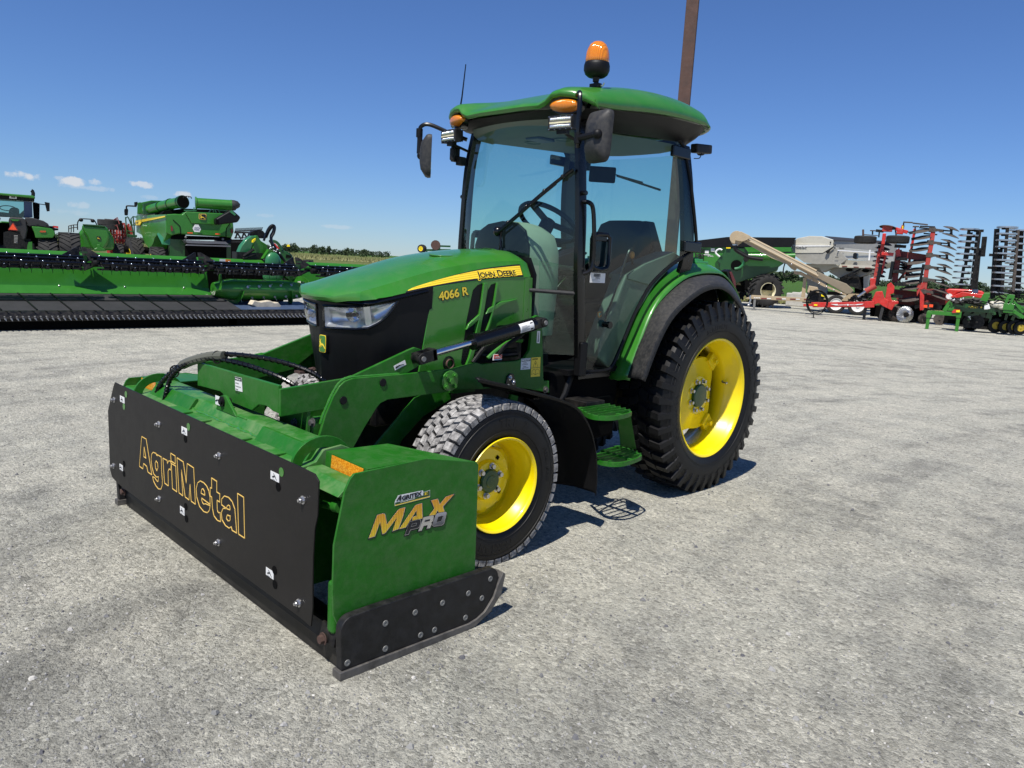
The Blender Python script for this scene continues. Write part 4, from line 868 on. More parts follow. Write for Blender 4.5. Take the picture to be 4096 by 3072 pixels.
    for q in (.15, .38, .6, .85):
        i = q*(len(w)-1); k = int(i); m_ = w[k].lerp(w[k+1], i-k); b.ball(m_+Vector((.004, -.01, 0)), .012, 6)
    b.ball(w[0], .028, 8); wp = b.build('wiper', 'black_gloss', T)
    b = MB(); s0_, s1_ = w[0], wsp(*c3(610, 1345)); b.tube([s0_, (s0_+s1_)/2+Vector((.01, 0, 0)), s1_], .006, 6); b.tube([s0_+Vector((.03, 0, 0)), s1_+Vector((-.015, 0, -.02))], .005, 6); b.build('wiper_arm', 'black_gloss', wp)
    # lamps, mirrors, beacon, aerial
    for sg in (1, -1):
        c = Vector((.425*sg, -1.325, 2.213)); ax = Vector((.35*sg, -1, 0)).normalized(); ux = Vector((0, 0, 1)).cross(ax).normalized(); uz = Vector((0, 0, 1))
        rings = []
        for k, q in ((1.0, -.03), (1.02, .0), (.97, .018), (.8, .032), (.45, .040), (.05, .042)):
            rings.append([c+ux*(.082*k*math.cos(a)*(1 if math.cos(a)*sg > 0 else 1.1))+uz*(.033*k*math.sin(a))+ax*q for a in [2*math.pi*j/32 for j in range(32)]])
        b = MB(); b.ring_loft(rings); b.build('amber_lamp', 'amber_lens', T, ang=60)
        b = MB(); rings = [[c+ux*(.09*k*math.cos(a))+uz*(.041*k*math.sin(a))+ax*q for a in [2*math.pi*j/32 for j in range(32)]] for k, q in ((1.0, -.05), (1.03, -.01), (.97, .004))]; b.ring_loft(rings); b.build('lamp_surround', 'black_gloss', T)
        # LED work lamp
        c = Vector((.44*sg, -1.365, 2.122)); M3 = Matrix((( ux.x, ax.x, 0), (ux.y, ax.y, 0), (ux.z, ax.z, 1)))
        ax2 = Vector((.12*sg, -1, -.06)).normalized(); ux = Vector((0, 0, 1)).cross(ax2).normalized(); uz = ax2.cross(ux); 
        if uz.z < 0: uz = -uz
        M3 = Matrix(((ux.x, ax2.x, uz.x), (ux.y, ax2.y, uz.y), (ux.z, ax2.z, uz.z)))
        b = MB(); b.box(c, (.158, .040, .072), M3)
        for k in range(7): b.box(c-ax2*.03+ux*(-.06+.02*k), (.006, .03, .066), M3)
        wl = b.build('work_light', 'black_metal', T, bevel=.006)
        b = MB(); b.box(c+ax2*.0215, (.130, .004, .054), M3); b.build('light_panel', 'nickel_dull', wl)
        for zz in (-.017, .017):
            b = MB()
            for k in range(9): b.ball(c+ax2*.024+ux*(-.056+.014*k)+uz*zz, .0078, 6, (1, .7, 1))
            b.build('led_row', 'chrome', wl)
        b = MB(); b.box(c+ax2*.025, (.13, .003, .008), M3); b.build('led_strip', 'cream_rim', wl)
        b = MB()
        for zz in (-.031, .031):
            for k in (-.07, -.035, 0, .035, .07): b.ball(c+ax2*.021+ux*k+uz*zz, .003, 5)
        b.build('screws', 'chrome', wl)
        b = MB(); b.tube([c-ax2*.02-uz*.035, c-ax2*.03-uz*.05, Vector((.43*sg, -1.22, 2.05))], .008, 6); b.box(c-uz*.045-ax2*.005, (.06, .03, .018), M3); b.build('light_bracket', 'black_metal', T)
        # mirror: arm and moulded shell
        if sg > 0: arm = [(.45, -1.22, 2.19), (.47, -1.30, 2.25), (.545, -1.375, 2.255), (.575, -1.40, 2.23), (.585, -1.41, 2.12), (.585, -1.405, 2.03), (.575, -1.39, 1.99)]
        else: arm = [(-.46, -1.22, 2.125), (-.53, -1.29, 2.155), (-.62, -1.38, 2.20), (-.66, -1.415, 2.19), (-.672, -1.42, 2.15), (-.675, -1.42, 2.03)]
        b = MB(); b.tube(smooth_path(arm, 5), .012, 8); ma = b.build('mirror_arm', 'black_gloss', T)
        mc = Vector((.69, -1.375, 2.035)) if sg > 0 else Vector((-.622, -1.385, 2.015))
        f = Vector((.25, .97, -.03)).normalized() if sg > 0 else Vector((.62, .78, 0)).normalized()      # reflecting side looks back
        ux = Vector((0, 0, 1)).cross(f).normalized(); uz = f.cross(ux); uz = uz if uz.z > 0 else -uz; rings = []
        for k, q in ((1.0, .018), (1.02, 0), (.97, -.015), (.62, -.045), (.3, -.052)):
            rings.append([mc+ux*(.084*k*(abs(math.cos(a))**.32)*math.copysign(1, math.cos(a)))*(1+.07*math.sin(a))+uz*(.122*k*(abs(math.sin(a))**.32)*math.copysign(1, math.sin(a)))+f*q for a in [2*math.pi*(j+.5)/32 for j in range(32)]])
        b = MB(); b.ring_loft(rings); mh = b.build('mirror', 'grey_plastic', T, ang=55)
        b = MB(); g = [mc+ux*(.078*(abs(math.cos(a))**.45)*math.copysign(1, math.cos(a)))+uz*(.115*(abs(math.sin(a))**.45)*math.copysign(1, math.sin(a)))+f*.0185 for a in [2*math.pi*(j+.5)/32 for j in range(32)]]; b.ext(g, f*.001); b.build('mirror_glass', 'chrome', mh, smooth=False)
        b = MB(); j_ = mc-f*.045-ux*(.05 if sg > 0 else 0); e_ = Vector(arm[-2]); b.cyl(e_+Vector((0, 0, -.025)), e_+Vector((0, 0, .025)), .020, 12); b.tube([e_, j_], .016, 8); b.ball(j_, .024, 8); b.build('mirror_clamp', 'black_plastic', mh)
    # rotating beacon on its stalk
    e = bpy.data.objects.new('beacon', None); scn.collection.objects.link(e); e.parent = T
    c0 = Vector((.43, -1.115, 0))
    b = MB(); rings = []
    for r, z in ((.056, 2.462), (.0625, 2.468), (.062, 2.485), (.0585, 2.515), (.052, 2.538), (.041, 2.557), (.026, 2.569), (.009, 2.573)):
        rings.append([c0+Vector(((r+(.0007 if k % 2 else -.0007))*math.cos(2*math.pi*k/72), (r+(.0007 if k % 2 else -.0007))*math.sin(2*math.pi*k/72), z)) for k in range(72)])
    b.ring_loft(rings); b.build('dome', 'amber_lens', e, ang=70)
    b = MB(); b.lathe([(.020, 2.392), (.045, 2.396), (.060, 2.408), (.068, 2.428), (.068, 2.452), (.064, 2.466), (.056, 2.470), (.001, 2.470)], c0, 'z', 36); b.build('dome_base', 'black_plastic', e, ang=70)
    b = MB(); b.tube([c0+Vector((0, 0, 2.40)), c0+Vector((0, 0, 2.385)), c0+Vector((-.001, 0, 2.37))], [.020, .018, .016], 12); b.box(c0+Vector((0, 0, 2.352)), (.06, .032, .022)); b.build('clamp', 'black_metal', e, bevel=.002)
    b = MB(); b.tube([c0+Vector((0, 0, 2.37)), c0+Vector((.0, -.01, 2.30)), Vector((.43, -1.16, 2.24)), Vector((.44, -1.19, 2.16))], .011, 10); b.build('stalk', 'black_gloss', e)
    b = MB(); b.tube([c0+Vector((.02, .0, 2.352)), c0+Vector((.048, .0, 2.345)), c0+Vector((.058, .0, 2.36))], .004, 6); b.build('wing_nut', 'zinc', e)
    b = MB(); b.tube([(-.435, -1.335, 2.13), (-.432, -1.33, 2.20)], .012, 8); b.tube([(-.432, -1.33, 2.16), (-.428, -1.325, 2.22), (-.42, -1.31, 2.35), (-.41, -1.30, 2.535)], [.006, .0055, .0045, .003], 8); b.box((-.44, -1.33, 2.145), (.05, .04, .025)); b.build('aerial', 'black_gloss', T)
    b = MB(); b.box((-.47, -1.30, 2.03), (.03, .05, .09)); b.cyl((-.455, -1.335, 1.99), (-.455, -1.335, 2.06), .016, 10); b.box((-.44, -1.28, 1.99), (.04, .05, .05)); b.build('side_lamp_bracket', 'black_metal', T, bevel=.005)
    b = MB(); b.cyl((.40, -.02, 2.175), (.44, -.02, 2.175), .03, 14); b.box((.44, -.05, 2.180), (.05, .18, .055), (R_(5), 0, 0)); b.build('rear_work_light', 'black_metal', T, bevel=.008)
    b = MB(); b.tube(smooth_path([(.45, -.06, 2.15), (.45, -.08, 2.12), (.45, -.14, 2.11)], 4), .003, 6); b.build('lamp_wire', 'black_plastic', T)
    b = MB(); b.box((-.36, -.26, 2.085), (.14, .03, .06)); b.build('blind_bracket', 'black_metal', T, bevel=.004)
cab()
def steps():
    zt = [(.645, [(.545, -1.215), (.70, -1.300), (.765, -1.280), (.800, -1.21), (.790, -1.08), (.755, -1.015), (.60, -.985), (.545, -1.0)]), (.375, [(.60, -1.12), (.68, -1.175), (.755, -1.155), (.790, -1.08), (.775, -.93), (.735, -.855), (.58, -.80), (.53, -.83)])]
    st = bpy.data.objects.new('cab_steps', None); scn.collection.objects.link(st); st.parent = T
    for z, o in zt:
        cxm = sum(p[0] for p in o)/8; cym = sum(p[1] for p in o)/8
        b = MB(); loop = [Vector((x, y, z)) for x, y in o]
        sm = smooth_path(loop+[loop[0]], 3); rings = [[q+Vector((0, 0, -.018)), q+Vector((0, 0, .006)), q.lerp(Vector((cxm, cym, z)), .10)+Vector((0, 0, .006)), q.lerp(Vector((cxm, cym, z)), .10)+Vector((0, 0, .0))] for q in sm[:-1]]
        b.ring_loft(rings, closed=False, cap=False, loop=True)
        def span(u, horiz):
            hs = []
            for i in range(len(sm)-1):
                p, q = sm[i], sm[i+1]; a, c = (p.y, q.y) if horiz else (p.x, q.x)
                if (a-u)*(c-u) <= 0 and a != c: t = (u-a)/(c-a); w = p.lerp(q, t); hs.append(w)
            return (min(hs, key=lambda w: w.x if horiz else w.y), max(hs, key=lambda w: w.x if horiz else w.y)) if len(hs) > 1 else None
        s_ = span(cym, True); b.bar(s_[0], s_[1], .022, .010)
        xs = [p[0] for p in o]; x0, x1 = min(xs)+.03, max(xs)-.02
        for k in range(5):
            u = x0+(x1-x0)*(k+.3)/5; s_ = span(u, False)
            if s_:
                b.bar(s_[0], s_[1], .004, .022)
                L = (s_[1]-s_[0]).length; m_ = int(L/.011)
                for j in range(m_): b.box(s_[0].lerp(s_[1], (j+.5)/m_)+Vector((0, 0, .0125)), (.004, .006, .005))
        b.build('step_tread', 'green_plate', st)
    b = MB(); w3 = crop(2000, 1550, 2.552); b.ext([P(*w3(1205, 318), z=.605), P(*w3(1335, 292), z=.632), P(*w3(1392, 632), z=.395), P(*w3(1230, 602), z=.385)], (-.005, .004, 0)); b.build('step_bracket', 'green_plate', st, bevel=.003)
    b = MB(); b.box((.50, -1.10, .655), (.16, .16, .05)); b.box((.42, -1.08, .62), (.10, .3, .06)); b.build('step_mount', 'black_metal', st, bevel=.004)
steps()
def mudguards():
    w = crop(1600, 1500, 2.0741)
    o = [(P(*w(*p), x=.74)) for p in [(650, 37), (770, 66), (890, 90), (1100, 145), (1300, 195), (1450, 260), (1530, 350), (1590, 480), (1625, 650), (1633, 850), (1625, 985)]]
    o = [Vector((.74, p.y, p.z)) for p in o]
    pth = smooth_path(o, 4)
    for sg in (1, -1):
        b = MB(); n = len(pth); rings = []
        for i, q in enumerate(pth):
            t = i/(n-1); inn = .43+.0*t; a = min(1, t*4)
            qi = Vector((inn, q.y, q.z-.02)); y0 = -1.845+t*.12
            if qi.y < y0: qi = Vector((inn, y0, .828-t*.12))
            rings.append([Vector((q.x*sg, q.y, q.z-.012)), Vector((q.x*sg, q.y, q.z)), Vector(((q.x-.02)*sg, q.y, q.z+.003)), Vector((((q.x+inn)/2)*sg, (q.y+qi.y)/2, (q.z+qi.z)/2+.012)), Vector((qi.x*sg, qi.y, qi.z))])
        b.ring_loft(rings, closed=False, cap=False); b.build('front_mudguard', 'black_plastic', T, solid=.007, ang=50)
        p = P(*w(940, 60), x=.425); b = MB(); b.prism([(p.y-.045, p.z-.045), (p.y-.03, p.z+.03), (p.y-.01, p.z+.045), (p.y+.015, p.z+.04), (p.y+.04, p.z-.02), (p.y+.045, p.z-.045)], 'x', .402*sg, .410*sg); b.box((sg*.50, p.y, p.z-.055), (.2, .05, .012)); mb = b.build('mudguard_bracket', 'black_gloss', T, bevel=.003)
        for dy, dz in ((-.012, .022), (.014, -.002), (-.025, -.022)):
            b = MB(); b.cyl((.41*sg, p.y+dy, p.z+dz), (.414*sg, p.y+dy, p.z+dz), .013, 14); b.ball((.415*sg, p.y+dy, p.z+dz), .009, 8); b.build('bracket_bolt', 'zinc', mb)
mudguards()
# ---------------------------------------------------------------- lift arms and cylinders (parts of the tractor)
def loader():
    h_ = crop(1150, 1100, 2.765); k3 = crop(1350, 1250, 2.4578)
    for sg in (1, -1):
        mast = [(-2.05, .885), (-2.0, .889), (-1.841, .912), (-1.80, .900), (-1.66, .905), (-1.56, .905), (-1.50, .920), (-1.468, .955), (-1.460, 1.02), (-1.463, 1.105), (-1.452, 1.132), (-1.425, 1.142), (-1.398, 1.132), (-1.386, 1.105), (-1.365, .96), (-1.345, .80), (-1.337, .783), (-1.298, .783), (-1.290, .714), (-1.44, .745), (-1.615, .775), (-1.80, .775), (-2.05, .79)]
        b = MB(); b.prism(mast, 'x', .383*sg, .402*sg); mp = b.build('loader_bracket', 'green_plate', T, bevel=.003)
        b = MB(); b.box((.33*sg, -1.42, .80), (.12, .10, .09)); b.build('bracket_spacer', 'green_plate', mp); b = MB(); b.box((.33*sg, -1.9, .80), (.12, .14, .07)); b.build('bracket_spacer', 'green_plate', mp)
        b = MB(); b.hexbolt((.402*sg, -1.325, .735), (sg, 0, 0), .013, .012); b.build('bracket_bolt', 'worn_steel', mp)
        b = MB(); b.prism([(-1.52, .60), (-1.60, .60), (-1.56, .72), (-1.50, .75)], 'x', .36*sg, .375*sg); b.build('lower_gusset', 'green_plate', mp)
        # outer arm plate
        arm = [(-2.735, .60), (-2.690, .740), (-2.655, .815), (-2.625, .858), (-2.600, .876), (-2.560, .886), (-2.292, .887), (-2.06, .893)]
        arm += arc((-2.030, .838), .056, 80, -70, 10)+[(-2.06, .783), (-2.377, .777), (-2.415, .765), (-2.437, .745), (-2.50, .660), (-2.565, .56), (-2.60, .50), (-2.76, .50)]
        b = MB(); b.prism(arm, 'x', .404*sg, .420*sg); ap = b.build('lift_arm', 'green_plate', T, bevel=.003)
        # inner arm plate reaching forward to the cross beam, with the cylinder lug
        inn = [(-2.885, .862), (-2.60, .884), (-2.565, .888), (-2.262, .992), (-2.225, 1.003), (-2.190, .992), (-2.178, .955), (-2.190, .92), (-2.292, .875), (-2.40, .80), (-2.60, .765), (-2.885, .750)]
        b = MB(); b.prism(inn, 'x', .386*sg, .4035*sg); b.build('arm_inner_plate', 'green_plate', ap, bevel=.003)
        # weld bead along the front edge of the outer plate
        b = MB(); pth = smooth_path([(.402*sg, y, z) for y, z in [(-2.705, .70), (-2.690, .745), (-2.655, .818), (-2.625, .862), (-2.598, .880), (-2.56, .889)]], 10)
        b.tube(pth, [.0068+rnd.uniform(-.0012, .0012) for i in range(len(pth))], 7)
        pth = smooth_path([(.402*sg, y, z) for y, z in [(-2.56, .889), (-2.42, .8885), (-2.31, .888)]], 12); b.tube(pth, [.005+rnd.uniform(-.001, .001) for _ in pth], 6); b.build('weld_bead', 'green_paint', ap)
        for y, z in ((-2.409, .857), (-2.608, .795)):
            b = MB(); b.cyl((.420*sg, y, z), (.4245*sg, y, z), .018, 18); b.build('plug', 'black_plastic', ap, bevel=.002)
        b = MB(); b.cyl((.418*sg, -2.030, .838), (.432*sg, -2.030, .838), .050, 28); pv = b.build('pivot_hub', 'green_paint', ap, bevel=.002)
        b = MB(); b.hexbolt((.432*sg, -2.030, .838), (sg, 0, 0), .014, .012)
        for k in range(4): b.hexbolt((.432*sg, -2.030+.036*math.cos(R_(45+90*k)), .838+.036*math.sin(R_(45+90*k))), (sg, 0, 0), .0095, .009)
        b.build('pivot_bolts', 'green_paint', pv)
        # inner curved leg of the sub-frame
        leg = [(-2.44, .50), (-2.39, .555), (-2.335, .605), (-2.232, .70), (-2.17, .755), (-2.03, .79), (-1.95, .79), (-1.95, .73), (-2.12, .66), (-2.24, .56), (-2.30, .44), (-2.42, .42)]
        b = MB(); b.prism(leg, 'x', .335*sg, .350*sg); b.build('subframe_leg', 'green_plate', T, bevel=.003)
        b = MB(); b.box((.365*sg, -2.66, .60), (.055, .16, .24)); b.build('arm_foot', 'green_plate', ap)
        # cylinder
        a, c = Vector((.428*sg, -2.222, .957)), Vector((.428*sg, -1.425, 1.108)); d = (c-a).normalized()
        cy = bpy.data.objects.new('lift_cylinder', None); scn.collection.objects.link(cy); cy.parent = T
        b = MB(); b.cyl(a+d*.33, c-d*.055, .036, 28); b.cyl(a+d*.325, a+d*.36, .039, 28); b.build('barrel', 'black_gloss', cy, ang=50)
        b = MB(); b.cyl(a+d*.05, a+d*.34, .0175, 20); b.build('rod', 'chrome', cy, ang=50)
        b = MB(); up = Vector((0, 0, 1))
        for s_ in (-1, 1): b.bar(a-d*.02+Vector((s_*.024, 0, 0)), a+d*.085+Vector((s_*.024, 0, 0)), .010, .052)
        b.bar(a+d*.062, a+d*.088, .058, .055); b.cyl(a+Vector((-.034, 0, 0)), a+Vector((.036, 0, 0)), .026, 16); b.build('rod_clevis', 'black_metal', cy, bevel=.003)
        b = MB(); b.cyl(a+Vector((.036*sg, 0, 0)), a+Vector((.042*sg, 0, 0)), .012, 10); b.cyl(c+Vector((.036*sg, 0, 0)), c+Vector((.043*sg, 0, 0)), .012, 10); b.build('pin', 'nickel_dull', cy)
        b = MB(); b.bar(c-d*.062, c+d*.01, .058, .050); b.cyl(c+Vector((-.034, 0, 0)), c+Vector((.036, 0, 0)), .024, 16); b.build('barrel_clevis', 'black_metal', cy, bevel=.003)
        # wrap-round label on the barrel
        b = MB(); t0, t1 = (c-d*.185), (c-d*.085); u = Vector((sg, 0, 0)); w = u.cross(d)*1; rings = []
        if w.z < 0: w = -w
        for q in range(9): an = R_(-28+q*10); v = u*math.cos(an)+w*math.sin(an); rings.append([t0+v*.0364, t1+v*.0364])
        b.ring_loft(rings, closed=False, cap=False); lb = b.build('cylinder_label', 'white_decal', cy)
        b = MB()
        for q in range(7):
            an = R_(-20+q*7); v = u*math.cos(an)+w*math.sin(an); p0, p1 = t0.lerp(t1, .1)+v*.0368, t0.lerp(t1, .66 if q % 3 else .5)+v*.0368; b.bar(p0, p1, .0004, .0014)
        for an in (R_(-14), R_(30)): v = u*math.cos(an)+w*math.sin(an); b.bar(t0.lerp(t1, .74)+v*.0368, t0.lerp(t1, .94)+v*.0368, .0005, .010)
        b.build('label_print', 'ink', lb)
        b = MB(); b.tube(smooth_path([(.40*sg, -1.52, 1.05), (.39*sg, -1.56, 1.02), (.37*sg, -1.62, .98), (.35*sg, -1.66, .92)], 4), .012, 8); b.build('cylinder_hose', 'black_plastic', cy)
        # decals
        def decal(name, m, pts, x, par=mp): b = MB(); b.ext([Vector((x*sg, y, z)) for y, z in pts], (.0008*sg, 0, 0)); return b.build(name, m, par, smooth=False)
        if sg > 0:
            s1 = decal('grease_label', 'white_decal', yz(h_, [(1172, 1008), (1297, 940), (1312, 990), (1188, 1055)], .4035), .4040, ap)
            b = MB(); pp = [P(*h_(*q), x=.4052) for q in ((1195, 1030), (1240, 1000), (1290, 985))]; b.tube(pp, [.004, .0025, .001], 6); pp = [P(*h_(*q), x=.4052) for q in ((1200, 1015), (1245, 995))]; b.tube(pp, .0015, 5); b.build('grease_gun_mark', 'ink', s1)
            s2 = decal('grease_label', 'white_decal', yz(a1, [(660, 937), (686, 937), (681, 1046), (655, 1043)], .402), .4024)
            b = MB(); pp = [P(*a1(*q), x=.4038) for q in ((668, 1035), (671, 1000), (674, 950))]; b.tube(pp, [.003, .002, .001], 6); b.build('grease_gun_mark', 'ink', s2)
            s3 = decal('important_label', 'white_decal', yz(a1, [(519, 1184), (602, 1176), (598, 1274), (513, 1281)], .402), .4024)
            b = MB(); b.ext([Vector((.4036, *q)) for q in yz(a1, [(523, 1188), (598, 1181), (597, 1202), (522, 1209)], .402)], (.0006, 0, 0)); b.build('label_header', 'ink', s3)
            q = P(*a1(527, 1204), x=.4046); q2 = P(*a1(594, 1197), x=.4046); txt('IMPORTANT', 'label_word', 'white_decal', s3, q, q2-q, (0, 0, 1), .0105, depth=.0002, off=.0006)
            for yy, tx in ((1226, 'GRAISSEZ'), (1240, 'AUX 8 HEURES'), (1258, 'GREASE'), (1272, 'EVERY 8 HOURS')):
                q = P(*a1(535 if len(tx) < 9 else 526, yy), x=.4036); txt(tx, 'label_word', 'ink', s3, q, q2-P(*a1(527, 1204), x=.4046), (0, 0, 1), .0068, depth=.0002)
            s4 = decal('caution_label', 'yellow_decal', yz(a1, [(609, 1174), (689, 1168), (683, 1338), (602, 1345)], .402), .4024)
            q = P(*a1(613, 1194), x=.4040); q2 = P(*a1(685, 1188), x=.4040); txt('CAUTION', 'caution_word', 'ink', s4, q+Vector((0, .003, 0)), q2-q, (0, 0, 1), .0095, depth=.0002, off=.0004)
            b = MB(); F_ = lambda *p: P(*a1(*p), x=.4036)
            for l in ([(646, 1200), (669, 1255), (623, 1258), (646, 1200)], [(605, 1266), (686, 1260)], [(646, 1285), (632, 1276), (616, 1290), (612, 1325), (628, 1312), (645, 1326), (664, 1310), (680, 1320), (678, 1284), (662, 1273), (646, 1285), (645, 1326)]): b.tube([F_(*p) for p in l], .0009, 4)
            b.tube([F_(646, 1218), F_(646, 1240)], [.0018, .0010], 5); b.ball(F_(646, 1248), .0014, 5); b.build('caution_symbols', 'ink', s4)
    # cross beam with its lower cut-outs
    e2 = crop(400, 1450, 2.4578)
    o = xz(e2, [(1060, 32), (1415, 130), (1780, 235), (1790, 515), (1700, 480), (1660, 445), (1625, 425), (1560, 415), (1520, 445), (1490, 470), (1245, 372), (1225, 350), (1205, 305), (1180, 285), (1048, 238)], -2.885)
    o = [(min(.386, x), z) for x, z in o]; o[-1] = (-.386, .752); o[0] = (-.386, .862)
    b = MB(); b.prism(o, 'y', -2.885, -2.868); cb = b.build('cross_beam', 'green_plate', T, bevel=.003)
    b = MB(); b.box((0, -2.80, .80), (.74, .10, .012)); b.build('beam_web', 'green_plate', cb)
    l = xz(e2, [(1325, 137), (1392, 153), (1400, 290), (1330, 272)], -2.887)
    b = MB(); b.ext([Vector((x, -2.8862, z)) for x, z in l], (0, -.0008, 0)); im = b.build('important_label', 'white_decal', cb, smooth=False)
    l2 = xz(e2, [(1326, 139), (1391, 155), (1393, 188), (1328, 172)], -2.887); b = MB(); b.ext([Vector((x, -2.8872, z)) for x, z in l2], (0, -.0006, 0)); b.build('label_header', 'ink', im, smooth=False)
    x0 = l[3][0]; z0 = l[0][1]
    txt('IMPORTANT', 'label_word', 'white_decal', im, (l2[3][0]+.002, -2.8880, l2[3][1]+.004), (1, 0, 0), (0, 0, 1), .0095, depth=.0002)
    for k, tx in enumerate(('GRAISSEZ', 'CHAQUE JOUR', 'GREASE', 'EVERY DAY')): txt(tx, 'label_word', 'ink', im, (l2[3][0]+.004, -2.8872, l2[3][1]-.014-.0135*k), (1, 0, 0), (0, 0, 1), .0075, depth=.0002)
    b = MB(); b.prism([(-.02, .50), (.40, .50), (.40, .765), (.20, .765), (.165, .74), (.165, .60), (-.02, .58)], 'y', -2.765, -2.748); mtp = b.build('mounting_plate', 'green_plate', T, bevel=.003)
    b = MB(); b.prism([(-.16, .50), (-.40, .50), (-.40, .765), (-.20, .765), (-.165, .74)], 'y', -2.765, -2.748); b.build('mounting_plate', 'green_plate', T, bevel=.003)
    for q in ((1918, 590), (2093, 590)):
        p = P(*e2(*q), y=-2.767); b = MB(); b.hexbolt(p, (0, -1, 0), .013, .012); b.build('mount_bolt', 'worn_steel', mtp)
loader()
